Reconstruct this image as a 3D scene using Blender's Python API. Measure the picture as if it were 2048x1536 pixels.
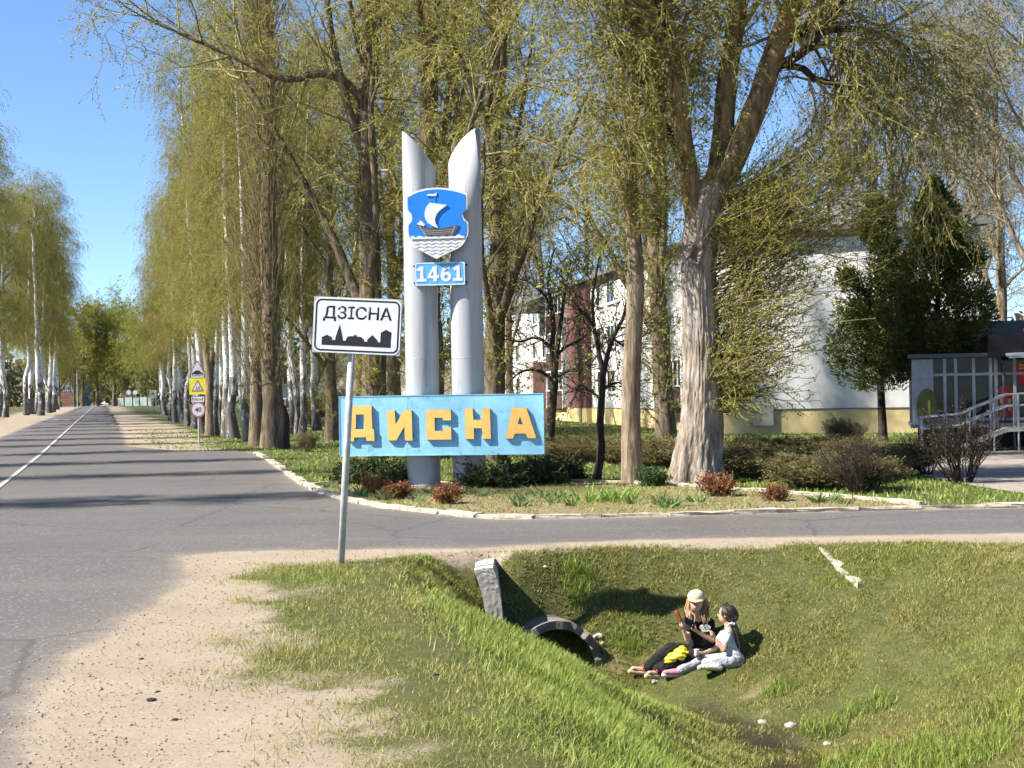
import bpy, bmesh, math, random
import numpy as np
from mathutils import Vector, Matrix
from mathutils.geometry import tessellate_polygon

for _o in list(bpy.data.objects):
    bpy.data.objects.remove(_o)
SC = bpy.context.scene
COL = SC.collection
R = math.radians
random.seed(7)
rng = np.random.default_rng(11)

# ------------------------------------------------------------------ camera
FPX = 2960.0
CAMZ = 1.75
PITCH = math.atan(27 / FPX)
ROLL = R(0.9)
_f = Vector((0, math.cos(PITCH), math.sin(PITCH)))
_r0 = Vector((1, 0, 0))
_u0 = _r0.cross(_f)
_r = _r0 * math.cos(ROLL) - _u0 * math.sin(ROLL)
_u = _u0 * math.cos(ROLL) + _r0 * math.sin(ROLL)
CAM = Vector((0, 0, CAMZ))
cd = bpy.data.cameras.new('camera')
cd.sensor_width = 36
cd.lens = 36 * FPX / 2048
cd.clip_start = 0.1
cd.clip_end = 6000
cam = bpy.data.objects.new('camera', cd)
COL.objects.link(cam)
cam.matrix_world = Matrix(((_r.x, _u.x, -_f.x, 0), (_r.y, _u.y, -_f.y, 0), (_r.z, _u.z, -_f.z, CAMZ), (0, 0, 0, 1)))
SC.camera = cam

# ------------------------------------------------------------------ sky, sun, exposure
SUN_AZ = R(75)      # measured from straight behind the camera, towards its left
SUN_EL = R(45)
SUN = Vector((-math.sin(SUN_AZ) * math.cos(SUN_EL), -math.cos(SUN_AZ) * math.cos(SUN_EL), math.sin(SUN_EL)))
w = bpy.data.worlds.new('World')
SC.world = w
w.use_nodes = True
wn = w.node_tree
sky = wn.nodes.new('ShaderNodeTexSky')
sky.sky_type = 'NISHITA'
sky.sun_disc = False
sky.sun_elevation = SUN_EL
sky.sun_rotation = math.atan2(SUN.x, SUN.y)
sky.altitude = 1500
sky.air_density = 0.9
sky.dust_density = 0.0
sky.ozone_density = 6.0
wn.nodes['Background'].inputs['Strength'].default_value = 0.083
wn.links.new(sky.outputs[0], wn.nodes['Background'].inputs['Color'])
sd = bpy.data.lights.new('sun', 'SUN')
sd.energy = 5.0
sd.angle = R(0.53)
sd.color = (1.0, 0.955, 0.87)
sun = bpy.data.objects.new('sun', sd)
COL.objects.link(sun)
sun.rotation_euler = SUN.to_track_quat('Z', 'Y').to_euler()
vs = SC.view_settings
vs.view_transform = 'Standard'
vs.look = 'None'
vs.exposure = 1.42
vs.gamma = 1.0
SC.render.engine = 'CYCLES'
SC.cycles.max_bounces = 3
SC.cycles.diffuse_bounces = 2
SC.cycles.glossy_bounces = 2
SC.cycles.transmission_bounces = 3
SC.cycles.transparent_max_bounces = 8
SC.cycles.use_adaptive_sampling = True
SC.cycles.adaptive_threshold = 0.04
SC.cycles.use_light_tree = False
SC.cycles.caustics_reflective = False
SC.cycles.caustics_refractive = False

# ------------------------------------------------------------------ pixel <-> place helpers (photograph pixels, 2048 x 1536)
def ray(px, py):
    return _f + _r * ((px - 1024) / FPX) + _u * ((768 - py) / FPX)

def D(px, py, Y):                       # the point seen at a pixel, Y metres ahead
    d = ray(px, py)
    return CAM + d * (Y / d.y)

def G(px, py, z=0.0):                   # the point of a level plane seen at a pixel
    d = ray(px, py)
    return CAM + d * ((z - CAMZ) / d.z)

# ------------------------------------------------------------------ mesh helpers
def np_mesh(name, V, Q=None, T=None, smooth=False, mi=None):
    me = bpy.data.meshes.new(name)
    V = np.asarray(V, dtype=np.float32).reshape(-1, 3)
    me.vertices.add(len(V))
    me.vertices.foreach_set('co', V.ravel())
    idx, tot = [], []
    if Q is not None and len(Q):
        Q = np.asarray(Q, dtype=np.int32)
        idx.append(Q.ravel()); tot.append(np.full(len(Q), 4, np.int32))
    if T is not None and len(T):
        T = np.asarray(T, dtype=np.int32)
        idx.append(T.ravel()); tot.append(np.full(len(T), 3, np.int32))
    idx = np.concatenate(idx); tot = np.concatenate(tot)
    st = np.concatenate(([0], np.cumsum(tot)[:-1])).astype(np.int32)
    me.loops.add(len(idx))
    me.loops.foreach_set('vertex_index', idx)
    me.polygons.add(len(tot))
    me.polygons.foreach_set('loop_start', st)
    if smooth:
        me.polygons.foreach_set('use_smooth', np.ones(len(tot), bool))
    if mi is not None:
        me.polygons.foreach_set('material_index', np.asarray(mi, np.int32))
    me.update(calc_edges=True)
    return me

def obj(name, me, mat=None, parent=None, loc=None, world=False):
    o = bpy.data.objects.new(name, me)
    COL.objects.link(o)
    if mat is not None and me is not None:
        for m in (mat if isinstance(mat, (list, tuple)) else [mat]):
            if len(me.materials) < (len(mat) if isinstance(mat, (list, tuple)) else 1):
                me.materials.append(m)
    if parent is not None:
        o.parent = parent
        if world:
            base = parent
            off = Vector((0, 0, 0))
            while base is not None:
                off += base.location; base = base.parent
            o.location = -off
    if loc is not None:
        o.location = loc
    return o

def tag(o, label=None, cat=None, group=None, kind=None):
    if label: o['label'] = label
    if cat: o['category'] = cat
    if group: o['group'] = group
    if kind: o['kind'] = kind
    return o

def thing(name, label, cat, loc=(0, 0, 0), rz=0.0, group=None):
    o = bpy.data.objects.new(name, None)
    COL.objects.link(o)
    o.location = loc
    o.rotation_euler = (0, 0, rz)
    o.empty_display_size = 0.2
    return tag(o, label, cat, group)

def copy_tree(o, parent=None):
    c = o.copy()
    COL.objects.link(c)
    c.parent = parent
    for ch in o.children:
        copy_tree(ch, c)
    return c

class MB:                                # collects boxes, bars, prisms ... into one mesh
    def __init__(s): s.v = []; s.f = []
    def add(s, vs, fs):
        b = len(s.v); s.v += [tuple(v) for v in vs]; s.f += [tuple(i + b for i in f) for f in fs]; return s
    def box(s, x0, x1, y0, y1, z0, z1):
        return s.add([(x0,y0,z0),(x1,y0,z0),(x1,y1,z0),(x0,y1,z0),(x0,y0,z1),(x1,y0,z1),(x1,y1,z1),(x0,y1,z1)],
                     [(0,3,2,1),(4,5,6,7),(0,1,5,4),(1,2,6,5),(2,3,7,6),(3,0,4,7)])
    def prism(s, pts, y0, y1):           # outline of (x, z) pushed through y0..y1
        n = len(pts)
        a = sum(pts[i][0]*pts[(i+1)%n][1]-pts[(i+1)%n][0]*pts[i][1] for i in range(n))
        if a < 0: pts = pts[::-1]
        vs = [(x, y0, z) for x, z in pts] + [(x, y1, z) for x, z in pts]
        tri = tessellate_polygon([[Vector((x, z, 0)) for x, z in pts]])
        fs = []
        for t in tri:
            p = [pts[i] for i in t]
            ar = (p[1][0]-p[0][0])*(p[2][1]-p[0][1])-(p[2][0]-p[0][0])*(p[1][1]-p[0][1])
            t = t if ar > 0 else t[::-1]
            fs.append(tuple(t)); fs.append(tuple(i+n for i in t[::-1]))
        fs += [(i, i+n, (i+1)%n+n, (i+1)%n) for i in range(n)]
        fs = [f if len(f) == 3 else f[::-1] for f in fs]
        return s.add(vs, fs)
    def tube(s, pts, rad, n=8, cap=True):
        P = [Vector(p) for p in pts]
        rr = rad if isinstance(rad, (list, tuple)) else [rad]*len(P)
        ref = Vector((0,0,1))
        tm = (P[-1]-P[0]).normalized()
        if abs(tm.z) > 0.9: ref = Vector((1,0,0))
        vs = []
        for i, p in enumerate(P):
            t = (P[min(i+1,len(P)-1)]-P[max(i-1,0)]).normalized()
            a = t.cross(ref).normalized(); b = t.cross(a)
            for k in range(n):
                c = 2*math.pi*k/n
                vs.append(p+a*(math.cos(c)*rr[i])+b*(math.sin(c)*rr[i]))
        fs = [(i*n+k,(i+1)*n+k,(i+1)*n+(k+1)%n,i*n+(k+1)%n) for i in range(len(P)-1) for k in range(n)]
        if cap: fs += [tuple(range(n)), tuple((len(P)-1)*n+k for k in reversed(range(n)))]
        return s.add(vs, fs)
    def me(s, name='mesh', smooth=False):
        m = bpy.data.meshes.new(name)
        m.from_pydata(s.v, [], s.f)
        if smooth: m.polygons.foreach_set('use_smooth', [True]*len(m.polygons))
        m.update()
        return m
    def build(s, name, mat, parent=None, world=False, smooth=False, loc=None):
        return obj(name, s.me(name, smooth), mat, parent, loc, world)

def text_mesh(body, height, depth=0.004, bold=0.0, width=None, spacing=1.0):
    cu = bpy.data.curves.new('lettering', 'FONT')
    cu.body = body; cu.size = 1.0; cu.extrude = 0.0; cu.offset = bold; cu.space_character = spacing
    cu.resolution_u = 5
    o = bpy.data.objects.new('lettering', cu)
    COL.objects.link(o)
    bpy.context.view_layer.update()
    dg = bpy.context.evaluated_depsgraph_get()
    m = bpy.data.meshes.new_from_object(o.evaluated_get(dg))
    bpy.data.objects.remove(o)
    co = np.array([v.co for v in m.vertices])
    lo, hi = co.min(0), co.max(0)
    sc = height / (hi[1]-lo[1])
    sx = (width / (hi[0]-lo[0])) if width else sc
    # to x, z plane facing -y, centred
    bm = bmesh.new(); bm.from_mesh(m)
    bmesh.ops.remove_doubles(bm, verts=bm.verts, dist=1e-5)
    ext = bmesh.ops.extrude_face_region(bm, geom=bm.faces[:])
    up = [g for g in ext['geom'] if isinstance(g, bmesh.types.BMVert)]
    for v in up: v.co.z += 1.0
    for v in bm.verts:
        x, y, z = v.co
        v.co = ((x-(lo[0]+hi[0])/2)*sx, -z*depth, (y-(lo[1]+hi[1])/2)*sc)
    bmesh.ops.recalc_face_normals(bm, faces=bm.faces[:])
    bm.to_mesh(m); bm.free()
    m.materials.clear()
    return m

# ------------------------------------------------------------------ material helpers
def newmat(name):
    m = bpy.data.materials.new(name)
    m.use_nodes = True
    nt = m.node_tree
    nt.nodes.clear()
    return m, nt

def N(nt, typ, props=None, **inp):
    n = nt.nodes.new('ShaderNode' + typ)
    for k, v in (props or {}).items(): setattr(n, k, v)
    for k, v in inp.items():
        k = k.replace('_', ' ')
        s = n.inputs[int(k[1:])] if k[0] == 'i' and k[1:].isdigit() else n.inputs[k]
        if isinstance(v, bpy.types.NodeSocket): nt.links.new(v, s)
        else: s.default_value = v if not (isinstance(v, tuple) and len(v) == 3 and s.type == 'RGBA') else (*v, 1)
    return n

def ramp(nt, fac, stops, interp='LINEAR'):
    n = nt.nodes.new('ShaderNodeValToRGB')
    n.color_ramp.interpolation = interp
    e = n.color_ramp.elements
    while len(e) < len(stops): e.new(0.5)
    for x, (p, c) in zip(e, stops):
        x.position = p; x.color = (*c, 1) if len(c) == 3 else c
    nt.links.new(fac, n.inputs[0])
    return n.outputs[0]

def mixc(nt, fac, a, b, mode='MIX'):
    n = nt.nodes.new('ShaderNodeMix'); n.data_type = 'RGBA'; n.blend_type = mode
    for s, v in ((n.inputs['Factor'], fac), (n.inputs[6], a), (n.inputs[7], b)):
        if isinstance(v, bpy.types.NodeSocket): nt.links.new(v, s)
        else: s.default_value = v if not isinstance(v, tuple) else (*v, 1)
    return n.outputs[2]

def mth(nt, op, a, b=0.0, c=None, clamp=False):
    n = nt.nodes.new('ShaderNodeMath'); n.operation = op; n.use_clamp = clamp
    for s, v in zip(n.inputs, (a, b, c)):
        if v is None: continue
        if isinstance(v, bpy.types.NodeSocket): nt.links.new(v, s)
        else: s.default_value = v
    return n.outputs[0]

def coords(nt, scale=(1, 1, 1), kind='Object', rot=(0, 0, 0)):
    tc = nt.nodes.new('ShaderNodeTexCoord')
    mp = N(nt, 'Mapping', Scale=scale, Rotation=rot)
    nt.links.new(tc.outputs[kind], mp.inputs['Vector'])
    return mp.outputs[0]

def noise(nt, vec, scale, detail=4, rough=0.55, dist=0.0):
    return N(nt, 'TexNoise', Vector=vec, Scale=scale, Detail=detail, Roughness=rough, Distortion=dist).outputs[0]

def principled(nt, col, rough=0.7, spec=0.3, normal=None, metal=0.0, **kw):
    b = nt.nodes.new('ShaderNodeBsdfPrincipled')
    for k, v in (('Base Color', col), ('Roughness', rough), ('Specular IOR Level', spec), ('Metallic', metal)):
        if isinstance(v, bpy.types.NodeSocket): nt.links.new(v, b.inputs[k])
        else: b.inputs[k].default_value = (*v, 1) if isinstance(v, tuple) and len(v) == 3 else v
    for k, v in kw.items(): b.inputs[k.replace('_', ' ')].default_value = v
    if normal is not None: nt.links.new(normal, b.inputs['Normal'])
    return b

def out(nt, sh):
    o = nt.nodes.new('ShaderNodeOutputMaterial')
    nt.links.new(sh if isinstance(sh, bpy.types.NodeSocket) else sh.outputs[0], o.inputs['Surface'])

def bump(nt, h, strength=0.3, dist=0.02):
    return N(nt, 'Bump', Height=h, Strength=strength, Distance=dist).outputs[0]

def surf(name, c1, c2=None, scale=6.0, rough=0.75, spec=0.25, bs=0.25, bscale=None, stretch=(1, 1, 1), contrast=(0.35, 0.65), metal=0.0, bdist=0.02, stain=None, stain_amt=0.5, stain_scale=3.0):
    m, nt = newmat(name)
    c2 = c2 or tuple(x * 0.75 for x in c1)
    v = coords(nt, stretch)
    n1 = noise(nt, v, scale, 6, 0.6)
    col = ramp(nt, n1, [(contrast[0], c1), (contrast[1], c2)])
    if stain:
        ns = noise(nt, v, stain_scale, 8, 0.7, 0.4)
        f = ramp(nt, ns, [(0.56, (0, 0, 0)), (0.68, (stain_amt,) * 3)])
        col = mixc(nt, f, col, stain)
    nb = noise(nt, v, bscale or scale * 8, 5, 0.6)
    out(nt, principled(nt, col, rough, spec, bump(nt, nb, bs, bdist), metal))
    return m

def leafmat(name, cols, trans=0.35, rough=0.6):
    m, nt = newmat(name)
    g = N(nt, 'NewGeometry')
    st = [(i / max(1, len(cols) - 1), c) for i, c in enumerate(cols)]
    col = ramp(nt, g.outputs['Random Per Island'], st)
    d = principled(nt, col, rough, 0.2)
    t = N(nt, 'BsdfTranslucent', Color=col)
    mx = nt.nodes.new('ShaderNodeMixShader'); mx.inputs[0].default_value = trans
    nt.links.new(d.outputs[0], mx.inputs[1]); nt.links.new(t.outputs[0], mx.inputs[2])
    out(nt, mx)
    return m
# ================================================================== the lie of the land
def poly_dist(P, L, closed=False):
    """distance of points P (n,2) to polyline L, the nearest segment's side sign, and the run along L"""
    L = np.asarray(L, float)
    A = L if closed else L[:-1]
    B = np.roll(L, -1, 0) if closed else L[1:]
    best = np.full(len(P), 1e9); side = np.zeros(len(P)); run = np.zeros(len(P))
    acc = 0.0
    for a, b in zip(A, B):
        d = b - a; l2 = d @ d; l = math.sqrt(l2)
        t = np.clip(((P - a) @ d) / l2, 0, 1)
        q = a + t[:, None] * d
        dist = np.hypot(P[:, 0]-q[:, 0], P[:, 1]-q[:, 1])
        m = dist < best
        best[m] = dist[m]
        side[m] = np.sign(d[0]*(P[m, 1]-a[1]) - d[1]*(P[m, 0]-a[0]))
        run[m] = acc + t[m]*l
        acc += l
    return best, side, run

def inside(P, L):
    L = np.asarray(L, float); x, y = P[:, 0], P[:, 1]
    r = np.zeros(len(P), bool)
    j = len(L)-1
    for i in range(len(L)):
        xi, yi = L[i]; xj, yj = L[j]
        c = ((yi > y) != (yj > y)) & (x < (xj-xi)*(y-yi)/(yj-yi+1e-12)+xi)
        r ^= c; j = i
    return r

def sdf(P, L):
    d, _, _ = poly_dist(P, L, True)
    return np.where(inside(P, L), d, -d)

def sstep(a, b, x):
    t = np.clip((x-a)/(b-a), 0, 1)
    return t*t*(3-2*t)

def vnoise(X, Y, s, seed=0):              # cheap smooth value noise
    x = X*s; y = Y*s
    xi = np.floor(x).astype(np.int64); yi = np.floor(y).astype(np.int64)
    fx = x-xi; fy = y-yi
    fx = fx*fx*(3-2*fx); fy = fy*fy*(3-2*fy)
    def h(a, b):
        n = (a*374761393 + b*668265263 + seed*1442695) & 0x7fffffff
        n = ((n ^ (n >> 13))*1274126177) & 0x7fffffff
        return ((n ^ (n >> 16)) & 0xffff)/65535.0
    return (h(xi, yi)*(1-fx)+h(xi+1, yi)*fx)*(1-fy)+(h(xi, yi+1)*(1-fx)+h(xi+1, yi+1)*fx)*fy

AXIS = [(0.50, 16.05), (1.15, 15.65), (1.85, 15.05), (2.3, 14.1), (2.35, 13.0), (2.4, 11.5), (2.6, 9.0), (3.0, 3.0)]
NEAR = [(-0.95, 16.7), (-1.22, 15.8), (-1.2, 14.3), (-0.75, 12.0), (-0.4, 10.3), (0.0, 8.5), (0.55, 3.0)]
FAR = [(0.0, 16.85), (1.2, 17.2), (3.0, 17.55), (4.6, 17.2), (6.2, 16.0), (7.2, 13.5), (7.7, 10.0), (8.0, 3.0)]
DITCH = NEAR + FAR[::-1]

def Hn(X, Y):
    X = np.atleast_1d(np.asarray(X, float)).ravel(); Y = np.atleast_1d(np.asarray(Y, float)).ravel()
    z = 0.006*np.clip(Y-50, 0, 200)
    P = np.stack([X, Y], 1)
    box = (X > -2) & (X < 9) & (Y > 2) & (Y < 18)
    if box.any():
        p = P[box]
        ins = inside(p, DITCH)
        da, sd_, run = poly_dist(p, AXIS)
        dn, _, _ = poly_dist(p, NEAR); df, _, _ = poly_dist(p, FAR)
        de = np.where(sd_ < 0, dn, df)     # side < 0: towards the camera
        t = da/(da+de+1e-6)
        zb = np.interp(run, [0, 0.6, 1.5, 2.6, 4, 8], [-1.45, -1.5, -1.42, -1.5, -1.55, -1.6])
        tt = np.clip((t-0.06)/0.94, 0, 1)
        pr = np.where(sd_ < 0, 0.55*tt+0.45*tt*tt*(3-2*tt), 0.45*tt+0.55*tt*tt*(3-2*tt))
        zz = zb*(1-pr)
        nz = (vnoise(p[:, 0], p[:, 1], 2.2, 3)-0.5)*0.10+(vnoise(p[:, 0], p[:, 1], 6, 5)-0.5)*0.035
        zz = zz+nz*np.clip(de/0.5, 0, 1)
        z[box] = np.where(ins, zz, z[box])
    return z

def H(x, y): return float(Hn([x], [y])[0])

def GH(px, py):                            # where the ray through a pixel meets the ground
    d = ray(px, py)
    ts = np.concatenate([np.arange(5, 30, 0.02), np.arange(30, 600, 0.5)])
    X = d.x*ts/d.y; Y = ts; Z = CAMZ+d.z*ts/d.y
    hit = np.nonzero(Z <= Hn(X, Y))[0]
    i = hit[0] if len(hit) else -1
    return Vector((X[i], Y[i], H(X[i], Y[i])))

def g2(px, py): p = GH(px, py); return (p.x, p.y)

def main_c(Y): return -2.3-0.274*Y
# asphalt of the side road and its mouth
near_b = [g2(*p) for p in [(60, 1320), (130, 1210), (200, 1152), (300, 1123), (450, 1107), (620, 1104), (950, 1101), (1130, 1090), (1300, 1083), (1700, 1076), (2040, 1071)]]
kerb_px = [(2048, 1017), (1850, 1021), (1600, 1027), (1400, 1033), (1200, 1038), (1000, 1041), (930, 1036), (850, 1027), (760, 1017), (690, 1003), (635, 986), (598, 965), (560, 938), (530, 918), (508, 906)]
kerb_l = [(p.x, p.y) for p in (G(*q) for q in kerb_px)]
kx0, ky0 = kerb_l[0]
kerb_l = [(kx0+26, ky0+0.9)] + kerb_l
SIDE = near_b + [(near_b[-1][0]+27, near_b[-1][1]+0.6)] + kerb_l + [g2(470, 903), g2(380, 905), g2(252, 893), (main_c(40), 40), (main_c(12), 12)]
kw = 0.16                                   # half a kerb width kept clear of the asphalt
def main_half(Y): return 3.05*1.037
def road_sd(P):
    X, Y = P[:, 0], P[:, 1]
    lat = (X-main_c(Y))
    rgt = 3.15-1.25*sstep(15.5, 8.5, Y)
    m = np.minimum(rgt-lat, lat+3.15)*0.964
    m = np.minimum(m, np.minimum(302-Y, Y+30))
    cross = np.minimum(4.5-np.abs(Y-303), 200-np.abs(X+80))
    s = sdf(P, SIDE)
    return np.maximum(np.maximum(m, s), cross)

BED_back_px = [(622, 971), (700, 966), (960, 968), (1140, 964), (1250, 965), (1340, 970), (1500, 981), (1700, 996), (1860, 1012)]
bed_back = [(p.x, p.y) for p in (G(*q) for q in BED_back_px)]
i0 = 12
BED = bed_back + [kl for kl in kerb_l if bed_back[0][0]-0.2 < kl[0] < bed_back[-1][0]][::1]
GRASS_NEAR = [g2(*p) for p in [(500, 1700), (520, 1536), (590, 1455), (470, 1380), (400, 1320), (385, 1280), (440, 1200), (470, 1150), (500, 1128), (680, 1119)]] + [(-1.2, 16.62), (-0.8, 16.74), (0.0, 16.95), (1.2, 17.32)] + [g2(*p) for p in [(1300, 1090), (1600, 1083), (1880, 1082), (2040, 1086)]] + [(9, 17.0), (14, 16.5), (14, 3), (-1, 3)]

def grass_density(P):
    X, Y = P[:, 0], P[:, 1]
    nz = (vnoise(X, Y, 1.3, 9)-0.5)*0.9+(vnoise(X, Y, 4.1, 2)-0.5)*0.5
    a = sdf(P, GRASS_NEAR)
    soft = np.interp(Y, [15.4, 16.3], [0.55, 0.12])
    dn = sstep(-0.25, 1.0, a/soft*0.5+nz*np.interp(Y, [15.4, 16.3], [0.95, 0.35]))
    near = Y < 20.5
    # lawn beyond the side road, right of the main road
    lat = X-main_c(Y)
    edge = 3.15+np.interp(Y, [0, 40, 60, 90, 140, 250], [1, 1, 3.4, 3.6, 2.6, 2.0])
    dl = np.maximum(sstep(-0.6, 0.8, (lat-edge)+nz*1.2), 0.36*sstep(3.4, 4.2, lat+nz)*(Y > 45))
    s = sdf(P, SIDE)
    dl = dl*sstep(0.05, 0.3, -s)
    left = sstep(-0.5, 1.0, (-lat-3.15-np.interp(Y, [0, 60, 200], [3.5, 4.0, 5]))+nz*2)
    dl = np.where(lat < 0, left, dl)
    g = np.where(near, dn, dl)
    inb = sdf(P, BED)
    g = np.where(inb > 0, 0.0, g)
    return g, inb

# tensor grid with fine cells near the camera
def axis_lines(lo, hi, fine_lo, fine_hi, st, k):
    a = list(np.arange(fine_lo, fine_hi, st)); x = a[-1]; s = st
    while x < hi: s = max(st, k*abs(x-(fine_lo+fine_hi)/2)) if x < 320 else s*1.12; x += s; a.append(x)
    b = []; x = fine_lo; s = st
    while x > lo: s = max(st, k*abs(x-(fine_lo+fine_hi)/2)) if x > -130 else s*1.12; x -= s; b.append(x)
    return np.array(b[::-1]+a)
gx = axis_lines(-1500, 1500, -4.5, 8.5, 0.15, 0.028)
gy = axis_lines(-60, 2500, 6.0, 19.0, 0.15, 0.023)
gy = np.sort(np.concatenate([gy[np.min(np.abs(gy[:, None]-np.array([[50, 250]])), 1) > 0.15], [50, 250]]))
GXX, GYY = np.meshgrid(gx, gy)
gp = np.stack([GXX.ravel(), GYY.ravel()], 1)
gz = Hn(gp[:, 0], gp[:, 1])
rsd = road_sd(gp)
gden, gbed = grass_density(gp)
nx, ny = len(gx), len(gy)
ii = (np.arange(ny-1)[:, None]*nx+np.arange(nx-1)[None, :]).ravel()
gq = np.stack([ii, ii+1, ii+nx+1, ii+nx], 1)

def add_attr(me, name, vals):
    a = me.attributes.new(name, 'FLOAT', 'POINT')
    a.data.foreach_set('value', np.asarray(vals, np.float32))

da_, side_, run_ = poly_dist(gp, AXIS)
wet = sstep(0.42, 0.05, da_+(vnoise(gp[:, 0], gp[:, 1], 3, 4)-0.5)*0.3)*sstep(0.9, 2.4, run_)*(gp[:, 1] < 17)
# bare earth patches on the banks
bare = np.zeros(len(gp))
BARE = [(*g2(1350, 1128), 0.55, 0.10, 0.43), (*g2(1235, 1320), 0.35, 0.25, 0.50), (*g2(1520, 1375), 0.4, 0.2, 0.56), (*g2(1640, 1220), 0.5, 0.16, 0.37), (*g2(935, 1170), 0.12, 0.15, 0.43), (*g2(1190, 1200), 0.25, 0.2, 0.37), (*g2(1740, 1235), 0.5, 0.12, 0.31), (*g2(1400, 1420), 0.6, 0.3, 0.37), (*g2(1540, 1420), 0.4, 0.2, 0.37), (*g2(2030, 1110), 0.6, 0.3, 0.50)]
for (bx, by, rx, ry, aa) in BARE:
    d = np.hypot((gp[:, 0]-bx)/rx, (gp[:, 1]-by)/ry)+(vnoise(gp[:, 0], gp[:, 1], 5, 8)-0.5)*0.8
    bare = np.maximum(bare, aa*sstep(1.15, 0.4, d))

def sand_nodes(nt, v):
    big = noise(nt, v, 0.9, 5, 0.6)
    fine = noise(nt, v, 55, 5, 0.8)
    c = ramp(nt, big, [(0.3, (0.338, 0.274, 0.196)), (0.7, (0.268, 0.216, 0.156))])
    c = mixc(nt, ramp(nt, fine, [(0.36, (0.5, 0.5, 0.5)), (0.58, (0, 0, 0))]), c, (0.19, 0.145, 0.10))
    vo = N(nt, 'TexVoronoi', Vector=v, Scale=62.0).outputs['Color']
    sp = N(nt, 'SeparateColor', Color=vo).outputs[0]
    c = mixc(nt, ramp(nt, sp, [(0.90, (0, 0, 0)), (0.95, (0.45, 0.45, 0.45))]), c, (0.43, 0.36, 0.28))
    c = mixc(nt, ramp(nt, sp, [(0.03, (0.5, 0.5, 0.5)), (0.08, (0, 0, 0))]), c, (0.12, 0.092, 0.065))
    return c, fine

def ground_material():
    m, nt = newmat('ground_earth_and_grass')
    v = coords(nt)
    sand, fine = sand_nodes(nt, v)
    big = noise(nt, v, 0.7, 5, 0.6)
    mid = noise(nt, v, 5, 6, 0.7)
    hi = noise(nt, v, 42, 5, 0.8)
    gr = ramp(nt, mid, [(0.3, (0.05, 0.058, 0.016)), (0.52, (0.105, 0.108, 0.03)), (0.7, (0.19, 0.16, 0.065))])
    gr = mixc(nt, ramp(nt, big, [(0.35, (0, 0, 0)), (0.65, (0.6, 0.6, 0.6))]), gr, (0.08, 0.10, 0.022))
    gr = mixc(nt, ramp(nt, hi, [(0.35, (0.8, 0.8, 0.8)), (0.6, (0.1, 0.1, 0.1))]), gr, (0.032, 0.032, 0.012))
    bedc = ramp(nt, noise(nt, v, 9, 8, 0.75), [(0.3, (0.11, 0.085, 0.05)), (0.5, (0.27, 0.21, 0.125)), (0.68, (0.17, 0.165, 0.06))])
    bedc = mixc(nt, ramp(nt, hi, [(0.35, (0.7, 0.7, 0.7)), (0.6, (0, 0, 0))]), bedc, (0.08, 0.062, 0.035))
    ga = N(nt, 'Attribute', {'attribute_name': 'grass'}).outputs['Fac']
    ba = N(nt, 'Attribute', {'attribute_name': 'bed'}).outputs['Fac']
    wa = N(nt, 'Attribute', {'attribute_name': 'wet'}).outputs['Fac']
    ea = N(nt, 'Attribute', {'attribute_name': 'bare'}).outputs['Fac']
    f = mth(nt, 'ADD', ga, mth(nt, 'MULTIPLY', mth(nt, 'SUBTRACT', hi, 0.5), 1.3))
    f = mth(nt, 'ADD', f, mth(nt, 'MULTIPLY', mth(nt, 'SUBTRACT', mid, 0.5), 0.8))
    col = mixc(nt, ramp(nt, f, [(0.35, (0, 0, 0)), (0.65, (1, 1, 1))]), sand, gr)
    e2 = ramp(nt, mth(nt, 'ADD', ea, mth(nt, 'MULTIPLY', mth(nt, 'SUBTRACT', mid, 0.5), 0.9)), [(0.3, (0, 0, 0)), (0.6, (0.6, 0.6, 0.6))])
    col = mixc(nt, e2, col, (0.22, 0.165, 0.10))
    col = mixc(nt, ramp(nt, ba, [(0.5, (0, 0, 0)), (0.52, (1, 1, 1))]), col, bedc)
    col = mixc(nt, wa, col, (0.028, 0.022, 0.014))
    rough = mth(nt, 'SUBTRACT', 0.9, mth(nt, 'MULTIPLY', wa, 0.6))
    hgt = mth(nt, 'ADD', mth(nt, 'MULTIPLY', hi, 0.6), fine)
    out(nt, principled(nt, col, rough, 0.2, bump(nt, hgt, 0.5, 0.02)))
    return m

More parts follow.
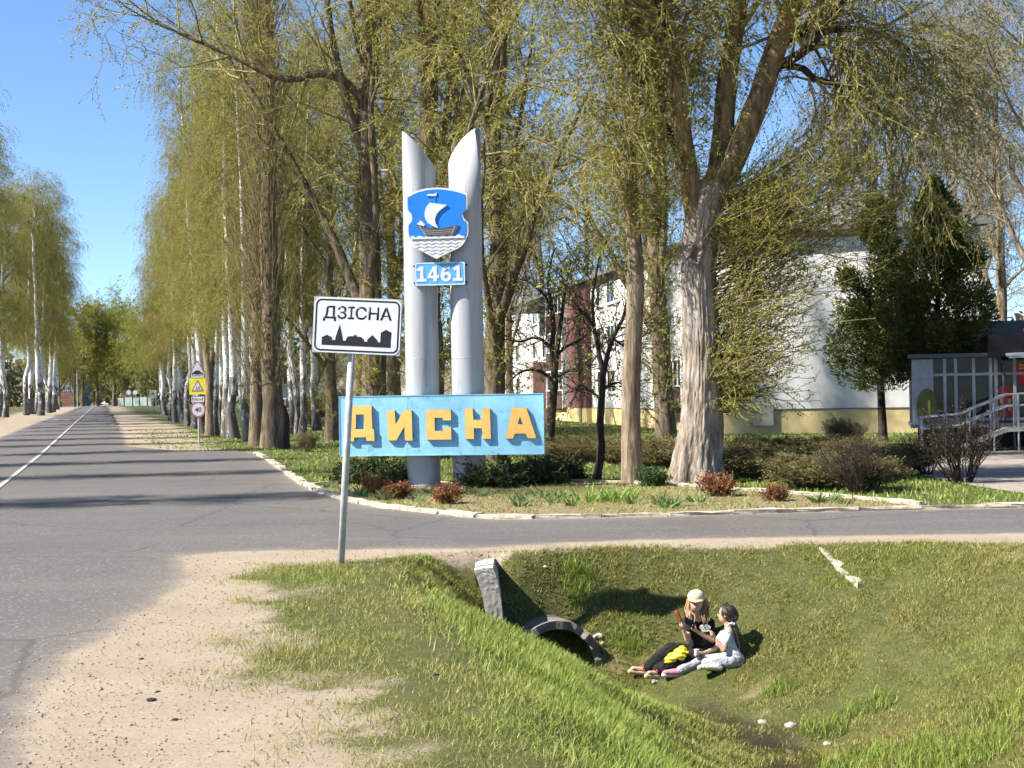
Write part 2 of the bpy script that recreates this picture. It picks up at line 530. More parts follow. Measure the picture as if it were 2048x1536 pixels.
def asphalt_material():
    m, nt = newmat('worn_asphalt')
    v = coords(nt)
    vr = coords(nt, (1, 0.06, 1), rot=(0, 0, R(-15.3)))
    vs_ = coords(nt, (0.05, 1, 1))
    sand, fine = sand_nodes(nt, v)
    big = noise(nt, v, 0.22, 6, 0.6, 0.6)
    mid = noise(nt, v, 1.6, 6, 0.65)
    tr = noise(nt, vs_, 1.1, 5, 0.6)
    gr = noise(nt, v, 95, 3, 0.8)
    col = ramp(nt, big, [(0.3, (0.092, 0.085, 0.078)), (0.7, (0.116, 0.106, 0.096))])
    col = mixc(nt, ramp(nt, tr, [(0.45, (0, 0, 0)), (0.75, (0.55, 0.55, 0.55))]), col, (0.150, 0.135, 0.117))
    col = mixc(nt, ramp(nt, mid, [(0.52, (0, 0, 0)), (0.75, (0.35, 0.35, 0.35))]), col, (0.085, 0.083, 0.083))
    col = mixc(nt, ramp(nt, gr, [(0.3, (0.5, 0.5, 0.5)), (0.6, (0, 0, 0))]), col, (0.055, 0.053, 0.052))
    vo = N(nt, 'TexVoronoi', Vector=v, Scale=50.0).outputs['Color']
    sp = N(nt, 'SeparateColor', Color=vo).outputs[0]
    col = mixc(nt, ramp(nt, sp, [(0.88, (0, 0, 0)), (0.96, (0.6, 0.6, 0.6))]), col, (0.25, 0.235, 0.215))
    # tar-sealed cracks and a darker patch band
    wv = N(nt, 'VectorMath', {'operation': 'ADD'}, i0=v)
    nt.links.new(mixc(nt, 0.35, (0, 0, 0), N(nt, 'TexNoise', Vector=v, Scale=1.4, Detail=5.0).outputs['Color']), wv.inputs[1])
    ce = N(nt, 'TexVoronoi', {'feature': 'DISTANCE_TO_EDGE'}, Vector=wv.outputs[0], Scale=0.22).outputs['Distance']
    ce2 = N(nt, 'TexVoronoi', {'feature': 'DISTANCE_TO_EDGE'}, Vector=wv.outputs[0], Scale=0.9).outputs['Distance']
    area = ramp(nt, noise(nt, v, 0.16, 3), [(0.5, (0, 0, 0)), (0.58, (1, 1, 1))])
    cr = mth(nt, 'MAXIMUM', ramp(nt, ce, [(0.002, (0.75, 0.75, 0.75)), (0.006, (0, 0, 0))]), mth(nt, 'MULTIPLY', ramp(nt, ce2, [(0.004, (0.6, 0.6, 0.6)), (0.014, (0, 0, 0))]), area))
    col = mixc(nt, cr, col, (0.045, 0.043, 0.042))
    pt_ = ramp(nt, noise(nt, v, 0.35, 2, 0.4), [(0.56, (0, 0, 0)), (0.575, (0.35, 0.35, 0.35))])
    col = mixc(nt, pt_, col, (0.085, 0.082, 0.08))
    a = N(nt, 'Attribute', {'attribute_name': 'road'}).outputs['Fac']
    mn = noise(nt, v, 2.4, 7, 0.75)
    e = mth(nt, 'ADD', a, mth(nt, 'MULTIPLY', mth(nt, 'SUBTRACT', mn, 0.5), 0.42))
    e = mth(nt, 'ADD', e, mth(nt, 'MULTIPLY', mth(nt, 'SUBTRACT', gr, 0.5), 0.5))
    dust = ramp(nt, e, [(0.0, (1, 1, 1)), (0.06, (0.5, 0.5, 0.5)), (0.22, (0.12, 0.12, 0.12)), (0.7, (0, 0, 0))])
    pd = ramp(nt, noise(nt, v, 0.55, 7, 0.7, 0.8), [(0.60, (0, 0, 0)), (0.74, (0.35, 0.35, 0.35))])
    col = mixc(nt, pd, col, (0.27, 0.235, 0.195))
    col = mixc(nt, dust, col, sand)
    out(nt, principled(nt, col, 0.82, 0.25, bump(nt, mth(nt, 'ADD', gr, mth(nt, 'MULTIPLY', fine, 0.5)), 0.35, 0.01)))
    return m

M_GROUND = ground_material()
M_ASPHALT = asphalt_material()
me = np_mesh('ground', np.stack([gp[:, 0], gp[:, 1], gz], 1), gq, smooth=True)
add_attr(me, 'grass', gden); add_attr(me, 'bed', sstep(-0.02, 0.02, gbed)); add_attr(me, 'wet', wet); add_attr(me, 'bare', bare)
tag(obj('ground', me, M_GROUND), kind='structure')

keep = rsd > -0.7
kq = gq[(keep[gq]).all(1)]
used = np.unique(kq)
remap = -np.ones(len(gp), int); remap[used] = np.arange(len(used))
lift = np.where(rsd[used] > 0, 0.012, np.clip(0.012+rsd[used]*0.085, -0.03, 0.012))
lift = lift*(1+gp[used][:, 1]/40)
me = np_mesh('road', np.stack([gp[used][:, 0], gp[used][:, 1], gz[used]+lift], 1), remap[kq], smooth=True)
add_attr(me, 'road', rsd[used])
tag(obj('road', me, M_ASPHALT), kind='structure')

# painted markings: centre line and the far crossing
M_PAINT = surf('road_paint', (0.50, 0.49, 0.46), (0.20, 0.19, 0.18), 7, 0.7, contrast=(0.42, 0.66))
ys = np.concatenate([np.arange(6, 50, 2), np.arange(50, 250, 10), np.arange(250, 296, 6)])
def strip(name, off, wd, ys, mat, lift=0.022):
    V = []; 
    for y in ys:
        c = main_c(y)+off
        z = H(c, y)+lift*(1+y/40)
        V += [(c-wd/2, y, z), (c+wd/2, y, z)]
    n = len(ys)
    Q = [(2*i, 2*i+1, 2*i+3, 2*i+2) for i in range(n-1)]
    o = obj(name, np_mesh(name, V, Q), mat)
    return tag(o, kind='structure')
strip('road_marking_centre_line', 0.0, 0.105, ys, M_PAINT)
cb = MB()
for k in range(7):
    off = -2.7+k*0.9
    for y0 in (118.0,):
        c0 = main_c(y0)+off; z = H(c0, y0)+0.09
        cb.add([(c0-0.22, y0, z), (c0+0.22, y0, z), (c0+0.22-0.274*3, y0+3, z+0.02), (c0-0.22-0.274*3, y0+3, z+0.02)], [(0, 1, 2, 3)])
tag(cb.build('road_marking_crossing', M_PAINT), kind='structure')

# whitewashed kerb stones round the corner and along the bed
M_KERB = surf('whitewashed_kerb', (0.44, 0.39, 0.31), (0.25, 0.205, 0.15), 7, 0.9, bs=0.6, bscale=26, contrast=(0.42, 0.66), stain=(0.24, 0.19, 0.13), stain_amt=0.8, stain_scale=4)
def resample(L, step):
    L = [np.array(p, float) for p in L]
    out_, carry = [L[0]], 0.0
    for a, b in zip(L[:-1], L[1:]):
        l = np.linalg.norm(b-a); t = step-carry
        while t < l:
            out_.append(a+(b-a)*t/l); t += step
        carry = l-(t-step)
    return out_
def kerb(name, L, w_, h_, step, gap=0.012, jit=0.018, z0=-0.05):
    root = bpy.data.objects.new(name, None); COL.objects.link(root); tag(root, kind='structure')
    pts = resample(L, step)
    rr = random.Random(5)
    for a, b in zip(pts[:-1], pts[1:]):
        d = (b-a)/np.linalg.norm(b-a); ln = np.linalg.norm(b-a)-gap*(1+rr.random()*2)
        bm = bmesh.new()
        bmesh.ops.create_cube(bm, size=1)
        bmesh.ops.subdivide_edges(bm, edges=bm.edges[:], cuts=2, use_grid_fill=True)
        hh = h_+rr.uniform(-jit, jit)
        for v in bm.verts:
            k = 0.90 if v.co.z > 0.4 else 1.0
            v.co = Vector((v.co.x*ln+rr.uniform(-.012, .012), v.co.y*w_*k+rr.uniform(-.016, .016), (v.co.z+0.5)*(hh-z0)+z0+(rr.uniform(-.018, .008) if v.co.z > 0.4 else 0)))
        m_ = bpy.data.meshes.new('kerb_stone'); bm.to_mesh(m_); bm.free()
        o = obj('kerb_stone', m_, M_KERB, root)
        c = (a+b)/2
        o.location = (c[0]+rr.uniform(-.015, .015), c[1]+rr.uniform(-.02, .02), 0)
        o.rotation_euler = (rr.uniform(-.05, .05), 0, math.atan2(d[1], d[0])+rr.uniform(-.03, .03))
    return root
off_kerb = [(x, y+0.12) for x, y in kerb_l]
kerb('kerb', off_kerb, 0.20, 0.07, 0.95, 0.003, 0.016)
kerb('kerb_behind_bed', bed_back, 0.11, 0.055, 0.9, 0.004, 0.012)
# ================================================================== the welcome monument
M_SILVER = surf('silver_painted_steel', (0.40, 0.405, 0.41), (0.31, 0.315, 0.32), 3.5, 0.38, 0.5, bs=0.12, bscale=30, stretch=(1, 1, 0.10), contrast=(0.3, 0.75), stain=(0.17, 0.135, 0.10), stain_amt=0.6, stain_scale=6)
M_WHITE = surf('white_enamel', (0.66, 0.66, 0.65), (0.57, 0.57, 0.56), 8, 0.5, 0.35, bs=0.05)
M_SHBLUE = surf('shield_blue', (0.012, 0.19, 0.66), (0.010, 0.165, 0.60), 6, 0.4, 0.4, bs=0.05)
M_PLBLUE = surf('plate_blue', (0.10, 0.37, 0.70), (0.085, 0.33, 0.64), 6, 0.45, 0.35, bs=0.05)
M_HULL = surf('hull_grey_brown', (0.10, 0.085, 0.075), (0.07, 0.06, 0.055), 12, 0.6)
M_HULLL = surf('hull_line', (0.38, 0.33, 0.27), (0.32, 0.28, 0.23), 12, 0.6)
M_GREYL = surf('wave_line_grey', (0.30, 0.30, 0.31), (0.24, 0.24, 0.25), 12, 0.6)
M_BOARD = surf('sky_blue_board', (0.30, 0.60, 0.74), (0.25, 0.53, 0.67), 5, 0.75, 0.2, bs=0.25, bscale=30, contrast=(0.35, 0.68), stain=(0.12, 0.27, 0.34), stain_amt=0.75, stain_scale=3.4)
M_ORANGE = surf('ochre_letters', (0.86, 0.52, 0.15), (0.80, 0.46, 0.12), 6, 0.7, 0.2, bs=0.15, bscale=30)
M_TEAL = surf('letter_edge_teal', (0.02, 0.10, 0.12), (0.015, 0.08, 0.10), 8, 0.8)
M_DARK = surf('dark_metal', (0.03, 0.03, 0.035), (0.02, 0.02, 0.022), 8, 0.6)

MY = 29.6
mc = G(884, 972)
MON = thing('town_monument', 'silver twin-pillar town monument with ship shield and blue name board', 'monument', (mc.x, MY, 0), R(-7))
# a pixel on the monument's own front plane -> its local x, z
def mon(px, py, d=0.0):
    p = D(px, py, MY-0.45)
    return ((p.x-mc.x+0.06)/0.985, p.z)

def pillar(cx, rad, ztop, slope):
    n, V, F = 48, [], []
    zs = [-0.2, 0.4, 1.0, 2.0, 3.2, 4.4, 5.4]
    for z in zs:
        for k in range(n):
            a = 2*math.pi*k/n
            V.append((cx+rad*math.cos(a), rad*math.sin(a), z))
    for inner in (0, 1):
        for k in range(n):
            a = 2*math.pi*k/n; r_ = rad-(0.012 if inner else 0)
            x, y = r_*math.cos(a), r_*math.sin(a)
            V.append((cx+x, y, ztop+slope*x-0.33*y))
    for k in range(n):                       # inside wall a little way down
        a = 2*math.pi*k/n; r_ = rad-0.012
        V.append((cx+r_*math.cos(a), r_*math.sin(a), 5.0))
    m = len(zs)+2
    F = [(i*n+k, i*n+(k+1) % n, (i+1)*n+(k+1) % n, (i+1)*n+k) for i in range(m) for k in range(n)]
    me = bpy.data.meshes.new('pillar'); me.from_pydata(V, [], F)
    me.polygons.foreach_set('use_smooth', [True]*len(me.polygons)); me.update()
    return me
lp = mon(838, 900)[0]; rp = mon(930, 900)[0]
pl = obj('pillar', pillar(lp, 0.335, 6.72, -1.12), M_SILVER, MON)
pr_ = obj('pillar', pillar(rp, 0.325, 6.75, 1.10), M_SILVER, MON)
# weld seams and base plates
for c, rd, P_ in ((lp, 0.335, pl), (rp, 0.325, pr_)):
    mb = MB()
    for k in range(32):
        a0, a1 = 2*math.pi*k/32, 2*math.pi*(k+1)/32
        r1, r2 = rd+0.003, rd+0.05
        mb.add([(c+r1*math.cos(a0), r1*math.sin(a0), 0.05), (c+r1*math.cos(a1), r1*math.sin(a1), 0.05), (c+r2*math.cos(a1), r2*math.sin(a1), 0.045), (c+r2*math.cos(a0), r2*math.sin(a0), 0.045),
                (c+r2*math.cos(a0), r2*math.sin(a0), -0.1), (c+r2*math.cos(a1), r2*math.sin(a1), -0.1)], [(0, 3, 2, 1), (3, 4, 5, 2)])
    mb.build('base_ring', M_SILVER, P_)

for c, rd, P_ in ((lp, 0.335, pl), (rp, 0.325, pr_)):
    for zr in (2.55, 4.3):
        MB().tube([(c+(rd+0.001)*math.cos(R(a)), (rd+0.001)*math.sin(R(a)), zr) for a in range(0, 361, 12)], 0.006, 6, cap=False).build('weld_seam', M_SILVER, P_)
# board
b0 = mon(681, 912); b1 = mon(1084, 788)
bx0, bz0, bx1, bz1 = b0[0], b0[1], b1[0], b1[1]
bd = MB().box(bx0, bx1, -0.55, -0.40, bz0, bz1)
board = bd.build('name_board', M_BOARD, MON)
for i, xs in enumerate((bx0+(bx1-bx0)*0.665, bx0+(bx1-bx0)*0.335)):
    MB().box(xs-0.004, xs+0.004, -0.5525, -0.548, bz0+0.01, bz1-0.01).build('panel_joint', M_BOARD, board)
rim = MB().box(bx0-0.01, bx1+0.01, -0.558, -0.392, bz1, bz1+0.015).box(bx0-0.01, bx1+0.01, -0.558, -0.392, bz0-0.015, bz0).box(bx1, bx1+0.012, -0.56, -0.392, bz0-0.01, bz1+0.01).box(bx0-0.012, bx0, -0.56, -0.392, bz0-0.01, bz1+0.01)
rim.build('board_rim', M_BOARD, board)

def cA(p): return mon(670+p[0]/9.31, 780+p[1]/9.31)
def cB(p): return mon(870+p[0]/9.31, 780+p[1]/9.31)
DE = [(300, 300), (700, 290), (718, 728), (750, 728), (757, 945), (608, 948), (600, 880), (375, 885), (375, 958), (270, 960), (268, 730), (300, 725)]
DEH = [(410, 458), (556, 455), (565, 728), (393, 730), (410, 690)]
I_ = [(985, 378), (1135, 376), (1150, 640), (1305, 378), (1450, 374), (1465, 938), (1325, 938), (1312, 680), (1165, 938), (1010, 940)]
ES = [(-150, 362), (312, 360), (318, 560), (165, 565), (160, 515), (12, 515), (18, 757), (178, 755), (180, 690), (318, 690), (325, 918), (-135, 925)]
EN = [(566, 345), (715, 343), (728, 552), (885, 552), (880, 343), (1030, 341), (1050, 900), (898, 905), (885, 708), (735, 705), (742, 905), (585, 908)]
AA = [(1440, 330), (1700, 330), (1880, 885), (1722, 888), (1685, 803), (1485, 803), (1455, 895), (1315, 895)]
AH = [(1583, 490), (1630, 632), (1537, 632)]
def letter(outl, f, hole=None):
    pts = [f(p) for p in outl]
    if hole:                                  # slit the outline into its hole
        h = [f(p) for p in hole]
        a = sum(pts[i][0]*pts[(i+1) % len(pts)][1]-pts[(i+1) % len(pts)][0]*pts[i][1] for i in range(len(pts)))
        ah = sum(h[i][0]*h[(i+1) % len(h)][1]-h[(i+1) % len(h)][0]*h[i][1] for i in range(len(h)))
        if (a > 0) == (ah > 0): h = h[::-1]
        tri = tessellate_polygon([[Vector((x, z, 0)) for x, z in pts], [Vector((x, z, 0)) for x, z in h]])
        al = pts+h; n = len(al)
        y0, y1 = -0.605, -0.5515
        V = [(x, y0, z) for x, z in al]+[(x, y1, z) for x, z in al]
        F = [tuple(t) for t in tri]+[tuple(i+n for i in t[::-1]) for t in tri]
        for loop in (list(range(len(pts))), list(range(len(pts), n))):
            F += [(loop[i], loop[(i+1) % len(loop)], loop[(i+1) % len(loop)]+n, loop[i]+n) for i in range(len(loop))]
        me = bpy.data.meshes.new('letter'); me.from_pydata(V, [], F)
        bm = bmesh.new(); bm.from_mesh(me); bmesh.ops.recalc_face_normals(bm, faces=bm.faces[:]); bm.to_mesh(me); bm.free()
    else:
        me = MB().prism(pts, -0.605, -0.5515).me('letter')
    me.materials.append(M_ORANGE); me.materials.append(M_TEAL)
    me.update()
    for p in me.polygons:
        p.material_index = 0 if p.normal.y < -0.7 else 1
    return obj('letter', me, None, board)
letter(DE, cA, DEH); letter(I_, cA); letter(ES, cB); letter(EN, cB); letter(AA, cB, AH)

# shield with the ship
def cS(p): return mon(780+p[0]/6.4, 360+p[1]/6.4)
def arc(pts, n=6):                            # smooth a polyline
    P = [np.array(p, float) for p in pts]; o = []
    for i in range(len(P)-1):
        p0, p1, p2, p3 = P[max(i-1, 0)], P[i], P[i+1], P[min(i+2, len(P)-1)]
        for k in range(n):
            t = k/n
            o.append(0.5*((2*p1)+(-p0+p2)*t+(2*p0-5*p1+4*p2-p3)*t*t+(-p0+3*p1-3*p2+p3)*t**3))
    o.append(P[-1]); return [tuple(q) for q in o]
top_arc = arc([(205, 205), (330, 145), (460, 112), (590, 102), (720, 110), (860, 140), (985, 180)], 4)
r_side = [(988, 290), (990, 378)]+arc([(975, 395), (935, 440), (945, 500), (995, 545)], 4)+arc([(1000, 560), (1000, 690), (960, 790), (890, 870), (760, 930), (600, 1010)], 4)
l_side = arc([(590, 1010), (430, 925), (300, 850), (250, 780), (222, 690), (220, 580)], 4)+arc([(225, 570), (265, 520), (262, 440), (215, 385)], 4)+[(205, 300)]
outline = [cS(p) for p in top_arc+r_side+l_side]
cx_s = cS((603, 500))[0]; cz_s = cS((603, 520))[1]
SHY = -0.50
shield = MB().prism(outline, SHY, SHY+0.05).build('shield', M_WHITE, MON)
inn = [(cx_s+(x-cx_s)*0.945, cz_s+(z-cz_s)*0.945) for x, z in outline]
wl = cS((600, 735))[1]
wave = [cS((215+i*12.5, 735+(12*math.sin(i*0.78+0.3)))) for i in range(62)]
def clip_above(poly, z0, keep_above=True):
    o = []
    for i in range(len(poly)):
        a, b = poly[i], poly[(i+1) % len(poly)]
        ia, ib = (a[1] > z0) == keep_above, (b[1] > z0) == keep_above
        if ia: o.append(a)
        if ia != ib:
            t = (z0-a[1])/(b[1]-a[1]); o.append((a[0]+(b[0]-a[0])*t, z0))
    return o
sky_poly = clip_above(inn, wl)
MB().prism(sky_poly, SHY-0.008, SHY-0.0005).build('blue_field', M_SHBLUE, shield)
x_lo = min(p[0] for p in inn if p[1] < wl+0.02); x_hi = max(p[0] for p in inn if p[1] < wl+0.02)
crest = [(x, wl+0.022+0.018*math.sin((x-x_lo)*2*math.pi/0.155)) for x in np.linspace(x_lo+0.02, x_hi-0.02, 60)]
MB().prism(crest+[(x_hi-0.02, wl-0.03), (x_lo+0.02, wl-0.03)], SHY-0.016, SHY-0.0085).build('wave_crest', M_WHITE, shield)
for i in range(6):                            # grey wave lines in the lower field
    zc = wl-0.06-i*0.066
    xs = [p[0] for p in clip_above(inn, zc-0.02)]
    ed = [p for p in inn if abs(p[1]-zc) < 0.05]
    xl = min(p[0] for p in ed); xr = max(p[0] for p in ed)
    if xr-xl < 0.12: continue
    xx = np.linspace(xl+0.035, xr-0.035, 48)
    up = [(x, zc+0.014*math.sin(x*2*math.pi/0.155)+0.006) for x in xx]; dn = [(x, zc+0.014*math.sin(x*2*math.pi/0.155)-0.006) for x in xx[::-1]]
    MB().prism(up+dn, SHY-0.0045, SHY-0.0005).build('wave_line', M_GREYL, shield)
ship = bpy.data.objects.new('ship', None); COL.objects.link(ship); ship.parent = shield
hull = [cS(p) for p in [(330, 570)]+arc([(345, 575), (430, 605), (600, 628), (720, 615), (845, 590)], 3)+[(888, 592), (815, 712), (470, 715), (440, 690)]]
MB().prism(hull, SHY-0.026, SHY-0.0085).build('hull', M_HULL, ship)
for dz, a, b in ((645, 420, 835), (668, 438, 820), (690, 452, 808)):
    ln = arc([(a, dz-10), (600, dz+8), (b, dz-12)], 6)
    MB().prism([cS(p) for p in ln]+[cS((x, y+6)) for x, y in ln[::-1]], SHY-0.029, SHY-0.0262).build('plank_line', M_HULLL, ship)
for q in ([(370, 590), (382, 588), (470, 712), (458, 712)], [(828, 598), (842, 596), (800, 708), (788, 708)]):
    MB().prism([cS(p) for p in q], SHY-0.029, SHY-0.0262).build('plank_line', M_HULLL, ship)
sail = arc([(510, 298), (465, 370), (450, 450), (480, 540), (560, 600), (625, 622)], 5)+arc([(625, 622), (590, 560), (585, 490), (630, 410), (735, 330)], 5)[1:]+[(620, 312)]
MB().prism([cS(p) for p in sail], SHY-0.034, SHY-0.0085).build('sail', M_WHITE, ship)
MB().prism([cS(p) for p in [(566, 205), (584, 205), (592, 300), (572, 300)]], SHY-0.02, SHY-0.0085).build('mast', M_SHBLUE, ship)
MB().prism([cS(p) for p in [(470, 205), (500, 183), (560, 188), (603, 168), (598, 208), (550, 212)]], SHY-0.026, SHY-0.0085).build('pennant', M_WHITE, ship)
MB().prism([cS(p) for p in [(342, 568), (400, 522), (450, 570), (440, 595)]], SHY-0.026, SHY-0.0085).build('prow_flag', M_WHITE, ship)

# year plate
y0_ = mon(829, 572); y1_ = mon(929, 523)
PX = ((y0_[0]+y1_[0])/2, (y0_[1]+y1_[1])/2); PW = y1_[0]-y0_[0]; PH = y1_[1]-y0_[1]
def rrect(cx, cz, w_, h_, r_, n=5):
    o = []
    for sx, sz, a0 in ((1, 1, 0), (-1, 1, 90), (-1, -1, 180), (1, -1, 270)):
        for k in range(n+1):
            a = R(a0+90*k/n); o.append((cx+sx*(w_/2-r_)+r_*math.cos(a), cz+sz*(h_/2-r_)+r_*math.sin(a)))
    return o
def frame_mesh(outer, inner, y0, y1, name='frame'):
    n = len(outer)
    V = [(x, y0, z) for x, z in outer]+[(x, y0, z) for x, z in inner]+[(x, y1, z) for x, z in outer]+[(x, y1, z) for x, z in inner]
    F = []
    for i in range(n):
        j = (i+1) % n
        F += [(i, j, n+j, n+i), (2*n+i, 3*n+i, 3*n+j, 2*n+j), (i, 2*n+i, 2*n+j, j), (n+i, n+j, 3*n+j, 3*n+i)]
    me = bpy.data.meshes.new(name); me.from_pydata(V, [], F)
    bm = bmesh.new(); bm.from_mesh(me); bmesh.ops.recalc_face_normals(bm, faces=bm.faces[:]); bm.to_mesh(me); bm.free()
    return me
plate = MB().prism(rrect(*PX, PW, PH, 0.03), -0.42, -0.36).build('year_plate', M_PLBLUE, MON)
obj('border', frame_mesh(rrect(*PX, PW-0.02, PH-0.02, 0.03), rrect(*PX, PW-0.06, PH-0.06, 0.03), -0.424, -0.4205), M_WHITE, plate)
def numeral(name, dx, outl, hole):
    al = outl+hole; n = len(al)
    V = [(PX[0]+dx+x, y_, PX[1]+z) for y_ in (-0.4265, -0.4205) for x, z in al]
    tr_ = tessellate_polygon([[Vector((x, z, 0)) for x, z in outl], [Vector((x, z, 0)) for x, z in hole]])
    F = [tuple(t) for t in tr_]
    for loop in (list(range(len(outl))), list(range(len(outl), n))):
        F += [(loop[i], loop[(i+1) % len(loop)], loop[(i+1) % len(loop)]+n, loop[i]+n) for i in range(len(loop))]
    me = bpy.data.meshes.new(name); me.from_pydata(V, [], F)
    bm = bmesh.new(); bm.from_mesh(me); bmesh.ops.recalc_face_normals(bm, faces=bm.faces[:]); bm.to_mesh(me); bm.free()
    obj(name, me, M_WHITE, plate)
numeral('numeral_four', -0.125, [(-0.01, 0.15), (0.062, 0.15), (0.062, -0.025), (0.105, -0.025), (0.105, -0.085), (0.062, -0.085), (0.062, -0.15), (-0.008, -0.15), (-0.008, -0.085), (-0.12, -0.085), (-0.12, -0.03)], [(-0.008, -0.03), (-0.062, -0.03), (-0.008, 0.065)])
numeral('numeral_six', 0.12, arc([(0.08, 0.148), (0.02, 0.152), (-0.05, 0.125), (-0.095, 0.05), (-0.106, -0.04), (-0.085, -0.115), (-0.03, -0.152), (0.03, -0.152), (0.085, -0.115), (0.106, -0.055), (0.088, 0.0), (0.04, 0.035), (-0.005, 0.034), (-0.036, 0.015)], 3)+[(-0.025, 0.06), (0.015, 0.09), (0.08, 0.088)], [(0.003+0.038*math.cos(R(-a_)), -0.06+0.042*math.sin(R(-a_))) for a_ in range(0, 360, 30)])
for nx_ in (-0.365, 0.36):
    q = [(-0.10, -0.15), (0.095, -0.15), (0.095, -0.09), (0.035, -0.09), (0.035, 0.15), (-0.02, 0.15), (-0.095, 0.105), (-0.07, 0.05), (-0.03, 0.075), (-0.03, -0.09), (-0.10, -0.09)]
    MB().prism([(PX[0]+nx_+a_, PX[1]+b_) for a_, b_ in q], -0.4265, -0.4205).build('numeral_one', M_WHITE, plate)
for sx in (-1, 1):
    for sz in (-1, 1):
        MB().box(PX[0]+sx*PW/2-0.03, PX[0]+sx*PW/2+0.03, -0.40, -0.33, PX[1]+sz*0.17-0.02, PX[1]+sz*0.17+0.02).build('clamp', M_DARK, plate)
for z in (cz_s+0.35, cz_s-0.3):
    MB().box(lp, rp, -0.45, -0.30, z-0.03, z+0.03).build('bracket', M_DARK, shield)

# ================================================================== place-name sign on its leaning post
M_GALV = surf('galvanised_post', (0.50, 0.50, 0.48), (0.34, 0.33, 0.31), 10, 0.5, 0.4, bs=0.2, stain=(0.33, 0.17, 0.07), stain_amt=0.7, stain_scale=4, metal=0.0)
M_SIGNW = surf('reflective_white', (0.62, 0.63, 0.66), (0.57, 0.58, 0.61), 3, 0.4, 0.4, bs=0.03)
M_SIGNB = surf('sign_black', (0.012, 0.012, 0.014), (0.010, 0.010, 0.012), 8, 0.45, 0.4, bs=0.03)
M_SIGNG = surf('sign_edge_grey', (0.36, 0.36, 0.37), (0.28, 0.28, 0.29), 6, 0.5)
sp = GH(682, 1127)
TS = thing('town_name_sign', 'white place-name sign with black skyline on a leaning grey post', 'sign', sp, R(-9))
TS.rotation_euler = (R(-0.5), R(3.7), R(-9))
SCL = 1/ (FPX/sp.y)                                # metres per pixel there
PHT = 420*SCL
MB().tube([(0, 0, -0.4), (0, 0, 1.2), (0, 0, PHT+108*SCL)], 0.038, 14).build('post', M_GALV, TS, smooth=True)
PWD, PHH = 181*SCL, 112*SCL
pcx, pcz = 12*SCL, PHT+PHH/2-1*SCL
pan = MB().prism([(pcx-PWD/2, pcz-PHH/2), (pcx+PWD/2, pcz-PHH/2), (pcx+PWD/2, pcz+PHH/2), (pcx-PWD/2, pcz+PHH/2)], -0.075, -0.055).build('panel', M_SIGNG, TS)
MB().prism(rrect(pcx, pcz, PWD-0.012, PHH-0.012, 0.075), -0.078, -0.0752).build('panel_face', M_SIGNW, pan)
obj('border', frame_mesh(rrect(pcx, pcz, PWD-0.045, PHH-0.045, 0.065), rrect(pcx, pcz, PWD-0.08, PHH-0.08, 0.05), -0.080, -0.0782), M_SIGNB, pan)
o = obj('lettering', text_mesh('ДЗІСНА', 0.165, 0.002, 0.012, width=0.755), M_SIGNB, pan); o.location = (pcx+0.0, -0.0782, pcz+0.125)
sky_l = [(325, 1030), (330, 890), (430, 848), (520, 890), (525, 945), (585, 945), (590, 905), (675, 660), (730, 915), (735, 960), (790, 962), (795, 920), (840, 878), (945, 878), (945, 855), (995, 858), (998, 885), (1080, 893), (1140, 950), (1142, 983), (1197, 985), (1200, 940), (1300, 858), (1395, 965), (1395, 995), (1445, 995), (1455, 820), (1555, 765), (1660, 820), (1640, 1015), (1645, 1030), (1640, 1100)]
ca, sa = math.cos(R(2.9)), math.sin(R(2.9))
def ts(p):
    u, v = (p[0]-1000)/9.31, (p[1]-690)/9.31
    return (pcx+(u*ca+v*sa)*SCL, pcz-(-u*sa+v*ca)*SCL)
MB().prism([ts(p) for p in sky_l], -0.0802, -0.0782).build('skyline', M_SIGNB, pan)
for z in (pcz-0.16, pcz+0.16):
    MB().box(pcx-0.35, pcx+0.35, -0.055, -0.036, z-0.015, z+0.015).build('clamp_rail', M_GALV, pan)

# ================================================================== traffic signs down the road
M_YEL = surf('fluorescent_yellow', (0.62, 0.55, 0.03), (0.56, 0.49, 0.03), 6, 0.5)
M_REDS = surf('shaded_sign_red', (0.30, 0.10, 0.10), (0.26, 0.09, 0.09), 6, 0.5)  # sign red dulled in its colour to stand for tree shade
M_SIGNP = surf('shaded_sign_white', (0.50, 0.47, 0.50), (0.44, 0.42, 0.45), 4, 0.5)  # purplish dull white, with the shade of the trees in the colour
M_CREAM = surf('pale_yellow_sign', (0.75, 0.74, 0.55), (0.70, 0.69, 0.5), 4, 0.5)
M_SBLUE = surf('sign_blue', (0.06, 0.10, 0.25), (0.05, 0.09, 0.22), 4, 0.5)
def tri(cx, cz, s, r_=0.03):
    pts = []
    h = s*0.866
    for k, (x, z) in enumerate(((0, h*2/3), (-s/2, -h/3), (s/2, -h/3))):
        a0 = 90+120*k
        ux, uz = x/math.hypot(x, z), z/math.hypot(x, z)
        ccx, ccz = cx+x-ux*2*r_, cz+z-uz*2*r_
        for j in range(4):
            a = R(a0-60+40*j); pts.append((ccx+r_*math.cos(a), ccz+r_*math.sin(a)))
    return pts
def disc(cx, cz, r_, n=28): return [(cx+r_*math.cos(2*math.pi*k/n), cz+r_*math.sin(2*math.pi*k/n)) for k in range(n)]

